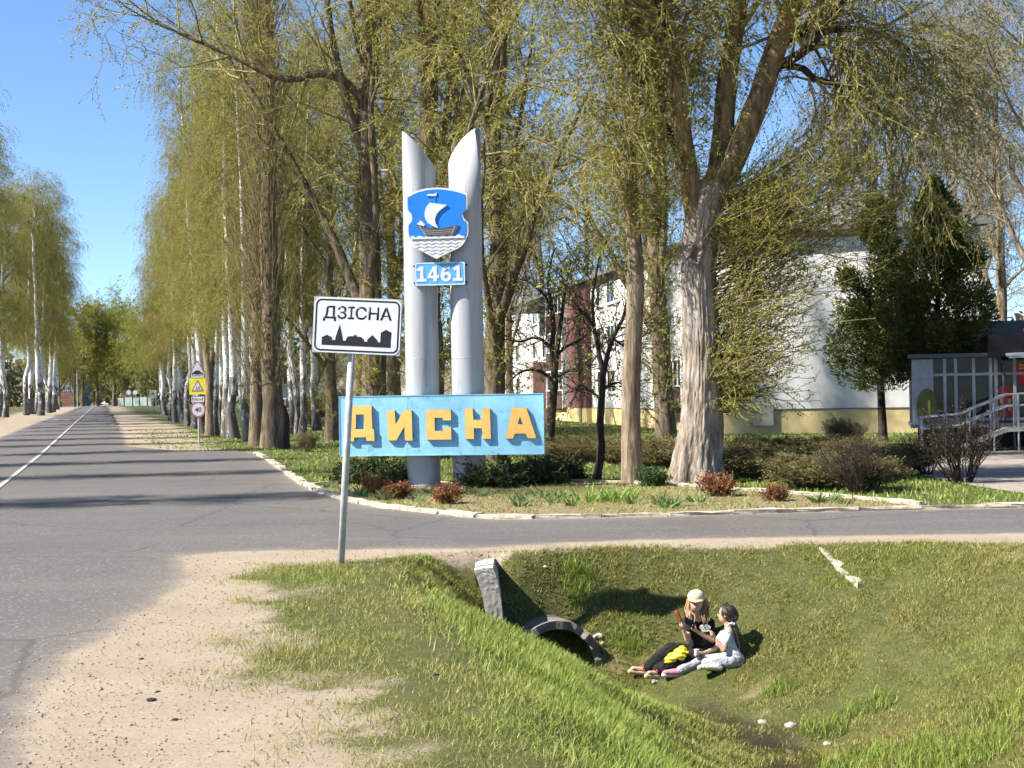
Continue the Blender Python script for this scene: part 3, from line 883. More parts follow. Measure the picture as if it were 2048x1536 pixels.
p = GH(398, 889)
s40 = FPX/p.y                                     # px per metre
def zz(py): return (889-py)/s40
ST = thing('traffic_sign_post', 'stack of traffic signs with speed limit 40 under yellow warning board', 'sign', p, R(-8))
MB().tube([(0, 0, -0.3), (0, 0, zz(725))], 0.035, 10).build('post', M_GALV, ST)
a = MB().prism(tri(0, zz(741), 0.72), -0.06, -0.04).build('hump_warning', M_REDS, ST)
MB().prism(tri(0, zz(741), 0.60), -0.063, -0.0605).build('sign_face', M_SIGNP, a)
zb_ = zz(741)-0.14
MB().prism([(-0.21, zb_-0.02), (0.21, zb_-0.02)]+arc([(0.21, zb_), (0.1, zb_+0.10), (0, zb_+0.13), (-0.1, zb_+0.10), (-0.21, zb_)], 4), -0.066, -0.0632).build('hump_mark', M_SIGNB, a)
def range_plate(zc, txt):
    q = MB().prism(rrect(0, zc, 0.58, 0.27, 0.03), -0.06, -0.04).build('distance_plate', M_SIGNB, ST)
    MB().prism(rrect(0, zc, 0.54, 0.23, 0.025), -0.063, -0.0605).build('plate_face', M_SIGNP, q)
    o = obj('lettering', text_mesh(txt, 0.10, 0.002, 0.01), M_SIGNB, q); o.location = (0, -0.0632, zc)
    for sx in (-1, 1):
        MB().prism([(sx*0.21-0.012, zc-0.07), (sx*0.21+0.012, zc-0.07), (sx*0.21+0.012, zc+0.02), (sx*0.21+0.035, zc+0.02), (sx*0.21, zc+0.085), (sx*0.21-0.035, zc+0.02), (sx*0.21-0.012, zc+0.02)], -0.066, -0.0632).build('arrow', M_SIGNB, q)
range_plate(zz(751), '100м')
yb = MB().prism(rrect(-0.01, zz(773), 0.69, 0.68, 0.03), -0.06, -0.04).build('warning_board', M_YEL, ST)
MB().prism(tri(0, zz(776), 0.56), -0.064, -0.0605).build('triangle_border', M_REDS, yb)
MB().prism(tri(0, zz(776), 0.42), -0.068, -0.0642).build('triangle_face', M_SIGNP, yb)
zc = zz(777)
fig = MB()
for sx in (-1, 1):                                # two running children
    x0 = 0.05*sx
    fig.prism(disc(x0+0.015, zc+0.055, 0.017, 10), -0.072, -0.0682)
    fig.prism([(x0-0.015, zc-0.02), (x0+0.02, zc-0.02), (x0+0.03, zc+0.04), (x0, zc+0.04)], -0.072, -0.0682)
    fig.prism([(x0-0.05, zc-0.085), (x0-0.03, zc-0.085), (x0+0.01, zc-0.015), (x0-0.015, zc-0.015)], -0.071, -0.0682)
    fig.prism([(x0+0.02, zc-0.015), (x0+0.045, zc-0.04), (x0+0.04, zc-0.09), (x0+0.06, zc-0.09), (x0+0.065, zc-0.03)], -0.0715, -0.0682)
fig.build('children_mark', M_SIGNB, yb)
range_plate(zz(800)+0.01, '160 м')
rd = MB().prism(disc(0.01, zz(820), 0.315), -0.06, -0.04).build('speed_limit', M_REDS, ST)
MB().prism(disc(0.01, zz(820), 0.255), -0.064, -0.0605).build('limit_face', M_SIGNP, rd)
o = obj('numerals', text_mesh('40', 0.20, 0.003, 0.02), M_SIGNB, rd); o.location = (0.01, -0.0642, zz(820))

def crossing_sign(px, py, top, lab):
    p = GH(px, py); s = FPX/p.y
    t = thing('crossing_sign', lab, 'sign', p, R(-12))
    MB().tube([(0, 0, -0.3), (0, 0, (py-top)/s)], 0.04, 8).build('post', M_GALV, t)
    zc = (py-top)/s-0.36
    b = MB().prism(rrect(0, zc, 0.80, 0.80, 0.04), -0.06, -0.04).build('panel', M_CREAM, t)
    q = MB().prism(rrect(0, zc, 0.44, 0.44, 0.03), -0.064, -0.0605).build('blue_square', M_CREAM, b)
    MB().prism([(-0.2, zc-0.12), (0, zc+0.2), (0.2, zc-0.12), (0.1, zc-0.12), (0, zc+0.03), (-0.1, zc-0.12)], -0.07, -0.0642).build('pedestrian_mark', M_SIGNB, b)
crossing_sign(307, 829, 781, 'pale square pedestrian crossing sign right of the road by the grass')
crossing_sign(54, 829, 784, 'pale square pedestrian crossing sign left of the road among birch trunks')
for px, lab in ((258, 'small round white sign far off before the pale fence'), (271, 'small round grey sign just right of another before the pale fence')):
    d_ = 235.0
    b_ = D(px, 812, d_); z_ = H(b_.x, d_)
    t = thing('round_sign', lab, 'sign', (b_.x, d_, z_))
    zt = D(px, 785, d_).z-z_
    MB().tube([(0, 0, -0.2), (0, 0, zt)], 0.05, 8).build('post', M_GALV, t)
    MB().prism(disc(0, zt, 0.5 if px < 265 else 0.42, 20), -0.09, -0.06).build('disc', M_REDS if px < 265 else M_SIGNG, t)
    MB().prism(disc(0, zt, 0.36 if px < 265 else 0.33, 20), -0.095, -0.0905).build('disc_face', M_SIGNW, t)
# ================================================================== buildings
M_WALLW = surf('white_render', (0.70, 0.68, 0.64), (0.60, 0.58, 0.54), 2.2, 0.9, 0.15, bs=0.2, bscale=40, stain=(0.5, 0.46, 0.4), stain_amt=0.35, stain_scale=0.8)
M_WALLC = surf('cream_render', (0.74, 0.68, 0.57), (0.66, 0.6, 0.5), 2.2, 0.9, 0.15, bs=0.2, bscale=40)
M_PLINTH = surf('yellow_plinth', (0.68, 0.53, 0.25), (0.56, 0.44, 0.22), 2.5, 0.9, 0.15, bs=0.25, bscale=30, stain=(0.38, 0.33, 0.24), stain_amt=0.5, stain_scale=0.9)
M_MAROON = surf('maroon_panel', (0.17, 0.075, 0.07), (0.14, 0.06, 0.057), 3, 0.8)
M_BROWN = surf('brown_balcony_board', (0.105, 0.055, 0.042), (0.08, 0.042, 0.034), 5, 0.7, stretch=(6, 6, 1))
M_WFRAME = surf('white_window_frame', (0.80, 0.80, 0.78), (0.72, 0.72, 0.70), 6, 0.6)
M_ROOFG = surf('grey_roofing', (0.16, 0.155, 0.15), (0.11, 0.105, 0.10), 4, 0.8)
M_PINK = surf('pink_render', (0.52, 0.30, 0.27), (0.44, 0.26, 0.23), 3, 0.9)
M_CONC = surf('concrete', (0.40, 0.37, 0.33), (0.28, 0.26, 0.23), 4, 0.9, bs=0.5, bscale=30, stain=(0.2, 0.18, 0.15))
M_SHOPG = surf('shop_grey_panel', (0.10, 0.10, 0.105), (0.08, 0.08, 0.085), 4, 0.6)
M_BLACKR = surf('black_fascia', (0.012, 0.012, 0.013), (0.01, 0.01, 0.011), 4, 0.5)
M_ALU = surf('aluminium_frame', (0.33, 0.34, 0.36), (0.27, 0.28, 0.30), 6, 0.4, 0.5)
M_REDP = surf('red_poster', (0.50, 0.035, 0.03), (0.42, 0.03, 0.03), 4, 0.5)
M_YELP = surf('yellow_print', (0.68, 0.5, 0.06), (0.6, 0.45, 0.06), 4, 0.5)
M_GRNP = surf('olive_poster', (0.13, 0.135, 0.03), (0.11, 0.115, 0.03), 4, 0.5)
def glass_mat(name, col, rough=0.04):
    m, nt = newmat(name)
    v = coords(nt)
    n1 = noise(nt, v, 1.3, 2)
    out(nt, principled(nt, col, rough, 0.2, bump(nt, n1, 0.12, 0.05)))
    return m
M_GLASS = glass_mat('window_glass', (0.016, 0.02, 0.021))
M_CURT = surf('curtained_window', (0.42, 0.42, 0.40), (0.12, 0.125, 0.13), 1.0, 0.3, 0.6, bs=0.05, stretch=(5, 5, 0.3), contrast=(0.4, 0.6))

# ---- the flats: local x runs along the front away from the gable corner, y into the building
cor = G(1439, 869); cor = Vector((8.75, 62.0, 0.07))
fa = math.atan2(0.986, -0.169)
FL = thing('apartment_block', 'three-storey white block of flats with yellow plinth and maroon panel', 'building', cor, fa)
LEN, DEP, HT = 56.0, 9.6, 8.35
# in this frame x = along the front, +y = left of it (outside, towards the road), so the body lies at y < 0
def skew(mb):                                     # gable skewed out of square so that more sun reaches it
    mb.v = [(x+0.42*y*(1-x/LEN) if y < -0.5 else x, y, z) for x, y, z in mb.v]; return mb
def fbox(name, mat, x0, x1, y0, y1, z0, z1, parent=None): return skew(MB().box(x0, x1, y0, y1, z0, z1)).build(name, mat, parent or FL)
fbox('wall', M_WALLW, 0, LEN, -DEP, 0, 1.02, HT)
fbox('plinth', M_PLINTH, -0.05, LEN+0.05, -DEP-0.05, 0.05, -0.4, 1.0)
fbox('plinth_ledge', M_ROOFG, -0.08, LEN+0.08, -DEP-0.08, 0.08, 1.0, 1.035)
rf = fbox('roof', M_ROOFG, -0.35, LEN+0.4, -DEP-0.35, 0.45, HT, HT+0.22)
skew(MB().add([(-0.35, 0.45, HT+0.22), (LEN+0.4, 0.45, HT+0.22), (LEN+0.4, -DEP-0.35, HT+0.22), (-0.35, -DEP-0.35, HT+0.22), (4, -DEP/2, HT+0.95), (LEN-4, -DEP/2, HT+0.95)],
         [(0, 1, 5, 4), (2, 3, 4, 5), (0, 4, 3), (1, 2, 5)])).build('roof_slope', M_ROOFG, rf)
for x in (5, 19, 33, 47):
    fbox('chimney', M_CONC, x, x+0.9, -6.9, -6.0, HT+0.5, HT+2.0, rf)
fbox('antenna', M_DARK, 1.0, 1.08, -4.6, -4.52, HT+0.2, HT+1.5, rf)
fbox('eaves_band', M_CONC, -0.06, LEN+0.06, -DEP-0.06, 0.06, HT-0.28, HT-0.002)
# seams on the gable between panels, and its small vent openings
for z in (3.4, 5.85):
    fbox('panel_seam', M_CONC, -0.012, 0.01, -DEP+0.02, -0.6, z, z+0.035)
def window(x0, x1, z0, z1, y=0.0, mull=1):
    w_ = MB().box(x0, x1, y-0.02, y+0.035, z0, z1).build('window', M_WFRAME, FL)
    n = mull+1; wd = (x1-x0-0.08*(n+1))/n
    for k in range(n):
        a = x0+0.08+k*(wd+0.08)
        MB().box(a, a+wd, y+0.01, y+0.04, z0+0.08, z1-0.08).build('pane', M_CURT if (int(x0*3)+k) % 3 == 0 else M_GLASS, w_)
    MB().box(x0-0.06, x1+0.06, y, y+0.12, z0-0.07, z0-0.002).build('sill', M_WFRAME, w_)
for fl in range(3):
    z = 1.85+fl*2.45
    for x in (1.2, 9.0, 13.5, 18.5, 21.0, 37.5, 41.0, 48.0, 52.0):
        window(x, x+1.7, z, z+1.3)
def balcony(x0, x1, floors=3):
    ft = 1.05+floors*2.42
    fbox('balcony_frame', M_WFRAME, x0-0.14, x0, -0.1, 0.62, 0.95, ft)
    fbox('balcony_frame', M_WFRAME, x1, x1+0.14, -0.1, 0.62, 0.95, ft)
    for fl in range(floors):
        z = 1.05+fl*2.42
        b = fbox('balcony', M_CONC, x0, x1, 0.02, 0.55, z-0.14, z)
        n = max(5, int((x1-x0)/0.42)); wd = (x1-x0)/n
        for k in range(n):
            MB().box(x0+k*wd+0.012, x0+(k+1)*wd-0.012, 0.56, 0.59, z-0.1, z+1.0).build('board', M_BROWN, b)
        MB().box(x0-0.14, x1+0.14, 0.53, 0.64, z+1.0, z+1.06).build('rail', M_WFRAME, b)
        for k in range(5):
            a = x0+(x1-x0)*k/4
            MB().box(max(x0, a-0.05), min(x1, a+0.05), 0.50, 0.57, z+1.06, z+2.2).build('glazing_bar', M_WFRAME, b)
        MB().box(x0, x1, 0.52, 0.54, z+1.06, z+2.2).build('glazing', M_CURT if fl == 1 else M_GLASS, b)
        MB().box(x0-0.14, x1+0.14, 0.4, 0.64, z+2.18, z+2.28).build('header', M_WFRAME, b)
balcony(29.9, 34.9)
balcony(3.9, 6.6, 1)
fbox('maroon_panel', M_MAROON, 24.3, 29.6, 0.02, 0.3, 1.0, HT-0.4)
fbox('maroon_plinth', M_PLINTH, 24.25, 35.1, 0.06, 0.34, -0.4, 0.98)
pk = fbox('stair_wall', M_PINK, 36.0, 36.9, 0.05, 1.3, -0.4, 4.0)
fbox('stair_roof', M_ROOFG, 35.8, 40.2, 0.05, 1.6, 7.4, 7.7)
fbox('meter_box', M_CONC, -0.25, -0.05, -1.9, -1.1, 0.35, 1.25)
# carpet rack before the gable
rk = thing('carpet_rack', 'black metal carpet-beating rack on the lawn before the gable wall', 'rack', G(1612, 869))
sr = FPX/rk.location.y
for sx in (-18, 18): MB().tube([(sx/sr, 0, -0.2), (sx/sr, 0, 68/sr)], 0.035, 8).build('post', M_DARK, rk)
MB().tube([(-18/sr-0.02, 0, 68/sr), (18/sr+0.02, 0, 68/sr)], 0.035, 8).build('crossbar', M_DARK, rk)

# ---- small house left of the monument
def house(name, label, px, Y, wd, dp, hw, hr, rz, wall, roof, wins):
    x = D(px, 800, Y).x
    t = thing(name, label, 'building', (x, Y, H(x, Y)), rz)
    MB().box(-wd/2, wd/2, 0, dp, -0.3, hw).build('wall', wall, t)
    MB().prism([(-wd/2, hw), (wd/2, hw), (0, hw+hr)], 0.0, dp).build('gable', wall, t)
    rf = MB()
    for sx in (-1, 1):
        e = (sx*(wd/2+0.35), hw-0.35*hr/(wd/2)); k = (0, hw+hr)
        rf.add([(e[0], -0.3, e[1]), (k[0], -0.3, k[1]), (k[0], dp+0.3, k[1]), (e[0], dp+0.3, e[1]), (e[0], -0.3, e[1]+0.14), (k[0], -0.3, k[1]+0.14), (k[0], dp+0.3, k[1]+0.14), (e[0], dp+0.3, e[1]+0.14)],
               [(0, 1, 2, 3), (4, 7, 6, 5), (0, 4, 5, 1), (3, 2, 6, 7), (0, 3, 7, 4)])
    r_ = rf.build('roof', roof, t)
    MB().box(0.6, 1.1, dp*0.5, dp*0.5+0.5, hw+hr*0.5, hw+hr+0.7).build('chimney', M_PINK, r_)
    for (a, b, c, d) in wins:
        f = MB().box(a, b, -0.05, 0.02, c, d).build('window', M_WFRAME, t)
        MB().box(a+0.1, (a+b)/2-0.04, -0.06, -0.03, c+0.1, d-0.1).build('pane', M_GLASS, f)
        MB().box((a+b)/2+0.04, b-0.1, -0.06, -0.03, c+0.1, d-0.1).build('pane', M_GLASS, f)
    return t
house('small_house', 'small white house with grey gable roof behind the place-name sign', 702, 105, 6.4, 9, 2.6, 2.1, R(-6), M_WALLC, M_ROOFG, [(-2.3, -1.0, 0.9, 2.1), (0.8, 2.1, 0.9, 2.1)])
house('shed', 'low white shed with dark roof beside the small white house', 622, 118, 9.0, 6, 2.0, 1.0, R(-4), M_WALLW, M_ROOFG, [(-3, -1.2, 0.7, 1.6)])
house('garage_block', 'white outbuilding glimpsed between the name board and small house', 792, 100, 6.0, 8, 3.6, 1.2, R(-5), M_WALLC, M_ROOFG, [(-1.9, -0.6, 1.6, 2.8), (0.6, 1.9, 1.6, 2.8)])
# ---- far end of the road
M_FARB = surf('far_blue_grey_wall', (0.17, 0.22, 0.26), (0.14, 0.18, 0.22), 1, 0.8)
M_BRICKF = surf('far_brick', (0.25, 0.12, 0.09), (0.2, 0.1, 0.08), 1, 0.9)
Yf = 420.0
a = D(113, 800, Yf); b = D(152, 745, Yf)
FB = thing('far_building', 'grey-blue industrial building far down the road behind bare trees', 'building', (a.x, Yf, H(a.x, Yf)))
wdt = b.x-a.x; ht_ = b.z-H(a.x, Yf)
MB().box(0, wdt, 0, 14, 0, ht_).build('wall', M_FARB, FB)
MB().box(wdt*0.25, wdt*1.05, -2.0, -0.05, 0, ht_*0.38).build('brick_annex', M_BRICKF, FB)
MB().box(-0.4, wdt+0.4, -0.4, 14.4, ht_, ht_+0.3).build('roof', M_ROOFG, FB)
for k in range(4):
    f = MB().box(wdt*(0.1+0.22*k), wdt*(0.25+0.22*k), -0.1, 0.02, ht_*0.45, ht_*0.62).build('window', M_WFRAME, FB)
    MB().box(wdt*(0.12+0.22*k), wdt*(0.23+0.22*k), -0.15, -0.08, ht_*0.48, ht_*0.6).build('pane', M_GLASS, f)
M_FENCE = surf('pale_green_fence', (0.62, 0.70, 0.62), (0.55, 0.63, 0.55), 2, 0.8)
Yq = 262.0
fe = thing('fence', 'pale green fence of wide panels beyond the road end', 'fence', (D(236, 810, Yq).x, Yq, H(-60, Yq)))
x = 0.0
for k, wd in enumerate((1.0, 1.3, 1.0, 1.2, 1.6)):
    MB().box(x, x+wd, -0.03, 0.03, 0.1, 1.55+0.1*(k % 2)).build('panel', M_FENCE, fe)
    MB().box(x+wd+0.04, x+wd+0.14, -0.05, 0.05, -0.2, 1.6).build('post', M_DARK, fe)
    x += wd+0.2
for k, (px, lab) in enumerate(((149, 'wooden utility pole far off left of the road end'), (155, 'paler concrete pole right of the wooden one far off'))):
    Yp = 290.0; q = D(px, 810, Yp)
    t = thing('utility_pole', lab, 'pole', (q.x, Yp, H(q.x, Yp)))
    MB().tube([(0, 0, -0.3), (0, 0, 7.2)], [0.15, 0.10], 8).build('post', (M_CONC if k else M_BROWN), t)
    MB().box(-0.7, 0.7, -0.05, 0.05, 6.7, 6.85).build('crossarm', M_BROWN, t)

# ================================================================== the shop with its ramp
SY = 45.0
so = G(1822, 897)                                  # front left foot of the shop
SHOP = thing('shop_pavilion', 'glazed black-roofed shop pavilion with red posters at the picture edge', 'shop', (so.x, SY, 0), R(-14))
ss = FPX/SY
def sx_(px): return (px-1822)/ss
def sz_(py, px=1900): return (795-(px-1024)*0.0157-py)/ss+CAMZ
fl_z = 0.75
def sbox(name, mat, x0, x1, y0, y1, z0, z1, parent=None): return MB().box(x0, x1, y0, y1, z0, z1).build(name, mat, parent or SHOP)
W_ = 9.5
gz1_ = sz_(718)
sbox('plinth', M_BLACKR, 0.25, W_, 0.15, 5, -0.2, fl_z-0.12)
sbox('floor_slab', M_ALU, -0.05, 1.9, -0.15, 5, fl_z-0.12, fl_z)
sbox('floor_slab', M_CONC, 1.9, W_, -0.15, 5, fl_z-0.12, fl_z-0.004)
sbox('back_wall', M_SHOPG, 0, W_, 4.0, 5, fl_z, 4.0)
sbox('corner_panel', M_ALU, 0.0, 0.55, 0.0, 0.12, fl_z, gz1_)  # white panel greyed, tree shade put into its colour
sbox('side_wall', M_SHOPG, 0.0, 0.12, 0.125, 4.0, fl_z, gz1_)  # pale wall coloured grey to stand for the trees' shade
sbox('flat_roof', M_SHOPG, -0.1, 2.2, -0.15, 5.0, sz_(716), sz_(708))
ro = sbox('roof', M_BLACKR, 2.2, W_, -0.55, 5.2, sz_(716), sz_(672))
can = MB().add([(sx_(1998), -1.9, sz_(722)), (W_, -1.9, sz_(708)), (W_, -0.56, sz_(700)), (sx_(1998), -0.56, sz_(714)), (sx_(1998), -1.9, sz_(722)+0.06), (W_, -1.9, sz_(708)+0.06), (W_, -0.56, sz_(700)+0.06), (sx_(1998), -0.56, sz_(714)+0.06)],
               [(0, 3, 2, 1), (4, 5, 6, 7), (0, 1, 5, 4), (1, 2, 6, 5), (2, 3, 7, 6), (3, 0, 4, 7)]).build('canopy', M_ALU, SHOP)
MB().tube([(sx_(2030), -1.0, sz_(665)), (sx_(2042), -0.9, sz_(690)), (sx_(2050), -0.9, sz_(712))], [0.03, 0.07, 0.16], 8).build('roof_ornament', M_REDP, SHOP)
# glazing bays: posts, transom and panes
bays = [1860, 1885, 1906, 1940, 1972, 1982, 2017, 2060, 2100]
gz0, gz1, gzt = sz_(838), sz_(717), sz_(752)
for px in bays:
    sbox('mullion', M_ALU, sx_(px)-0.045, sx_(px)+0.045, -0.02, 0.10, fl_z, gz1)
for z in (gz0-0.05, gzt):
    sbox('transom', M_ALU, 0.55, W_, -0.012, 0.09, z, z+0.08)
for a_, b_ in zip(bays[:-1], bays[1:]):
    wbay = sbox('window_bay', M_SHOPG, sx_(a_)+0.05, sx_(b_)-0.05, 0.03, 0.05, fl_z+0.0, gz0-0.06)
    MB().box(sx_(a_)+0.05, sx_(b_)-0.05, 0.03, 0.05, gz0+0.035, gzt-0.005).build('pane', M_GLASS, wbay)
    MB().box(sx_(a_)+0.05, sx_(b_)-0.05, 0.03, 0.05, gzt+0.085, gz1).build('pane', M_GLASS, wbay)
sbox('base_panel', M_ALU, 0.75, sx_(1940), 0.02, 0.028, fl_z, gz0-0.06)
MB().prism([(sx_(1850)+0.3*math.cos(R(a)), sz_(812)+0.55*math.sin(R(a))) for a in range(0, 360, 20)], -0.06, -0.03).build('poster', M_GRNP, SHOP)
MB().prism([(sx_(1852), sz_(830)), (sx_(1856), sz_(830)), (sx_(1856), sz_(800)), (sx_(1852), sz_(800))], -0.066, -0.0605).build('poster_mark', M_YELP, SHOP)
MB().prism([(sx_(1984), gz0+0.05), (sx_(2014), gz0+0.05)]+[(sx_(1999)+0.24*math.cos(R(a)), sz_(792)+0.30*math.sin(R(a))) for a in range(0, 181, 20)], 0.012, 0.028).build('poster', M_REDP, SHOP)
for (a_, b_) in ((1989, 808), (2004, 808), (1989, 822), (2004, 822)):
    MB().prism([(sx_(a_), sz_(b_)), (sx_(a_+5), sz_(b_)), (sx_(a_+5), sz_(b_-9)), (sx_(a_), sz_(b_-9))], 0.006, 0.0115).build('poster_print', M_YELP, SHOP)
MB().prism([(sx_(2020), sz_(730)), (sx_(2060), sz_(730))]+[(sx_(2040)+0.33*math.cos(R(a)), sz_(745)+0.45*math.sin(R(a))) for a in range(0, -181, -20)], 0.006, 0.022).build('poster', M_REDP, SHOP)
for b_ in (735, 741): MB().prism([(sx_(2026), sz_(b_)), (sx_(2056), sz_(b_)), (sx_(2056), sz_(b_-3)), (sx_(2026), sz_(b_-3))], 0.0, 0.0055).build('poster_print', M_YELP, SHOP)
# drainpipe
MB().tube([(sx_(1972), -0.35, sz_(700)), (sx_(1992), -0.12, sz_(726)), (sx_(1996), -0.10, sz_(732)), (sx_(1996), -0.10, fl_z-0.3)], 0.05, 8).build('drainpipe', M_SHOPG, SHOP)
# ramp with rails
RAMP = thing('access_ramp', 'sloping access ramp with grey tubular handrails before the shop', 'ramp', (so.x-0.4, SY-1.6, 0), R(-14))
x0, x1, x2 = sx_(1905), sx_(1990), sx_(2100)
MB().prism([(x0, 0.05), (x1, 0.55), (x2, 0.62), (x2, 0.72), (x1, 0.66), (x0, 0.12)], -0.75, 0.75).build('deck', M_CONC, RAMP)
for sy in (-0.72, 0.72):
    for dz in (0.95, 0.62):
        MB().tube([(x0-1.1, sy, 0.02+dz), (x0, sy, 0.12+dz), (x1, sy, 0.66+dz), (x2, sy, 0.74+dz)], 0.028, 8).build('handrail', M_ALU, RAMP)
    n = 7
    for k in range(n):
        xk = x0-1.05+(x2-x0+1.0)*k/(n-1)
        zk = np.interp(xk, [x0-1.1, x0, x1, x2], [0.0, 0.12, 0.66, 0.72])
        MB().tube([(xk, sy, 0.0), (xk, sy, zk+0.95)], 0.03, 8).build('rail_post', M_ALU, RAMP)
for k in range(12):
    xk = x0+0.1+k*(x1-x0-0.2)/11; zk = np.interp(xk, [x0, x1], [0.12, 0.66])
    MB().tube([(xk, 0.72, zk), (xk, 0.72, zk+0.62)], 0.012, 6).build('baluster', M_DARK, RAMP)
for k in range(3):
    MB().box(sx_(2020)+k*0.12, x2, -1.75+k*0.32, -1.43+k*0.32, -0.1, 0.18*(k+1)).build('step', M_CONC, RAMP)
M_PAVE = surf('sandy_paving', (0.30, 0.255, 0.21), (0.23, 0.195, 0.16), 3, 0.9, bs=0.4, bscale=40, stain=(0.18, 0.15, 0.12))
pv = [G(*p) for p in [(1790, 938), (1860, 915), (1960, 905), (2048, 900), (2200, 895), (2200, 985), (2048, 988), (1960, 975), (1860, 955)]]
mp_ = bpy.data.meshes.new('path'); mp_.from_pydata([(p.x, p.y, 0.012) for p in pv], [], [tuple(range(len(pv)))])
tag(obj('path', mp_, M_PAVE), kind='structure')
# ================================================================== growing things
def nrm(a): return a/(np.linalg.norm(a, axis=-1, keepdims=True)+1e-9)

def lerp_line(P, par, t):
    K = P.shape[1]
    f = t*(K-1); i = np.minimum(f.astype(int), K-2); u = (f-i)[:, None]
    a = P[par, i]; b = P[par, i+1]
    return a*(1-u)+b*u, nrm(b-a)

def grow(rg, P, RR, n, t0, t1, L, ang, K, wob=0.12, trop=(0, 0, 0), r0=0.02, rr=0.5, Ljit=0.3, tip=0.25, bias=None, bend=0.0):
    """n shoots on every parent line; returns their lines (M,K,3) and radii"""
    Np, K0 = P.shape[:2]
    par = np.repeat(np.arange(Np), n)
    k = np.tile(np.arange(n), Np)
    t = t0+(t1-t0)*np.clip((k+rg.random(len(k)))/n, 0, 1)
    t = np.clip(t, 0, 0.999)
    p, T = lerp_line(P, par, t)
    pr = RR[par, np.minimum((t*(K0-1)).astype(int), K0-1)]
    rnd = rg.normal(size=(len(k), 3))
    if bias is not None: rnd = rnd+np.asarray(bias)
    side = nrm(rnd-(rnd*T).sum(1, keepdims=True)*T)
    a = np.radians(rg.uniform(ang[0], ang[1], len(k)))[:, None]
    d = nrm(T*np.cos(a)+side*np.sin(a))
    ln = (L(t) if callable(L) else np.full(len(k), L))*(1+Ljit*rg.uniform(-1, 1, len(k)))
    st = ln/(K-1)
    tr = np.asarray(trop, float)
    out_ = np.empty((len(k), K, 3)); out_[:, 0] = p
    for j in range(1, K):
        d = nrm(d+wob*rg.normal(size=d.shape)+tr*(1+bend*j)/(K-1))
        out_[:, j] = out_[:, j-1]+d*st[:, None]
    rb = np.minimum(pr*rr, r0)*(0.8+0.4*rg.random(len(k)))
    rad = rb[:, None]*np.linspace(1, tip, K)[None, :]
    return out_, rad

def tubes(P, RR, S):
    M, K = P.shape[:2]
    T = np.empty_like(P)
    T[:, 1:-1] = P[:, 2:]-P[:, :-2]; T[:, 0] = P[:, 1]-P[:, 0]; T[:, -1] = P[:, -1]-P[:, -2]
    T = nrm(T)
    mean = nrm(P[:, -1]-P[:, 0])
    ref = np.where(np.abs(mean[:, 2:3]) > 0.8, np.array([[1.0, 0, 0]]), np.array([[0, 0, 1.0]]))[:, None, :]
    U = nrm(np.cross(T, np.broadcast_to(ref, T.shape))); W = np.cross(T, U)
    a = 2*np.pi*np.arange(S)/S
    V = P[:, :, None, :]+RR[:, :, None, None]*(U[:, :, None, :]*np.cos(a)[None, None, :, None]+W[:, :, None, :]*np.sin(a)[None, None, :, None])
    base = (np.arange(M)*K*S)[:, None, None]
    i = (np.arange(K-1)*S)[None, :, None]; k = np.arange(S)[None, None, :]; k2 = (np.arange(S)+1) % S
    q = np.stack([base+i+k, base+i+k2[None, None, :], base+i+S+k2[None, None, :], base+i+S+k], -1)
    return V.reshape(-1, 3), q.reshape(-1, 4)

def join(parts):
    V, Q, b = [], [], 0
    for v, q in parts:
        V.append(v); Q.append(q+b); b += len(v)
    return np.concatenate(V), np.concatenate(Q)

def leaves(rg, P, per, size, spread=0.04, hang=0.3, t0=0.1, aspect=0.45):
    M = len(P)
    par = np.repeat(np.arange(M), per)
    t = t0+(0.999-t0)*rg.random(len(par))
    p, T = lerp_line(P, par, t)
    p = p+rg.normal(size=p.shape)*spread
    d = nrm(rg.normal(size=p.shape)+T*0.6+np.array([0, 0, -hang]))
    s = nrm(np.cross(d, rg.normal(size=p.shape)))
    ln = size*rg.uniform(0.6, 1.35, len(par))[:, None]
    w_ = ln*aspect
    a = p; b = p+d*ln*0.45+s*w_; c = p+d*ln; e = p+d*ln*0.45-s*w_
    V = np.stack([a, b, c, e], 1).reshape(-1, 3)
    return V, np.arange(len(par)*4).reshape(-1, 4)

def line(pts, rad, K=None):
    """one polyline as (1,K,3), smoothed"""
    P = np.array(arc([tuple(p) for p in pts], 4)); r_ = np.interp(np.linspace(0, 1, len(P)), np.linspace(0, 1, len(rad)), rad)
    if K:
        t = np.linspace(0, len(P)-1, K); i = np.minimum(t.astype(int), len(P)-2); u = (t-i)[:, None]
        P = P[i]*(1-u)+P[i+1]*u; r_ = np.interp(t, np.arange(len(r_)), r_)
    return P[None], r_[None]

# ---- bark, twig and leaf materials
def bark_mat(name, light, dark, sx=14.0, sz=2.2, bs=0.9, lichen=None):
    m, nt = newmat(name)
    v = coords(nt, (sx, sx, sz))
    n1 = noise(nt, v, 1.0, 7, 0.65, 0.6)
    n2 = noise(nt, coords(nt), 1.6, 4)
    col = ramp(nt, n1, [(0.33, dark), (0.5, tuple((a+b)/2 for a, b in zip(light, dark))), (0.64, light)])
    if lichen: col = mixc(nt, ramp(nt, n2, [(0.45, (0, 0, 0)), (0.7, (0.7, 0.7, 0.7))]), col, lichen)
    out(nt, principled(nt, col, 0.9, 0.15, bump(nt, n1, bs, 0.05)))
    return m

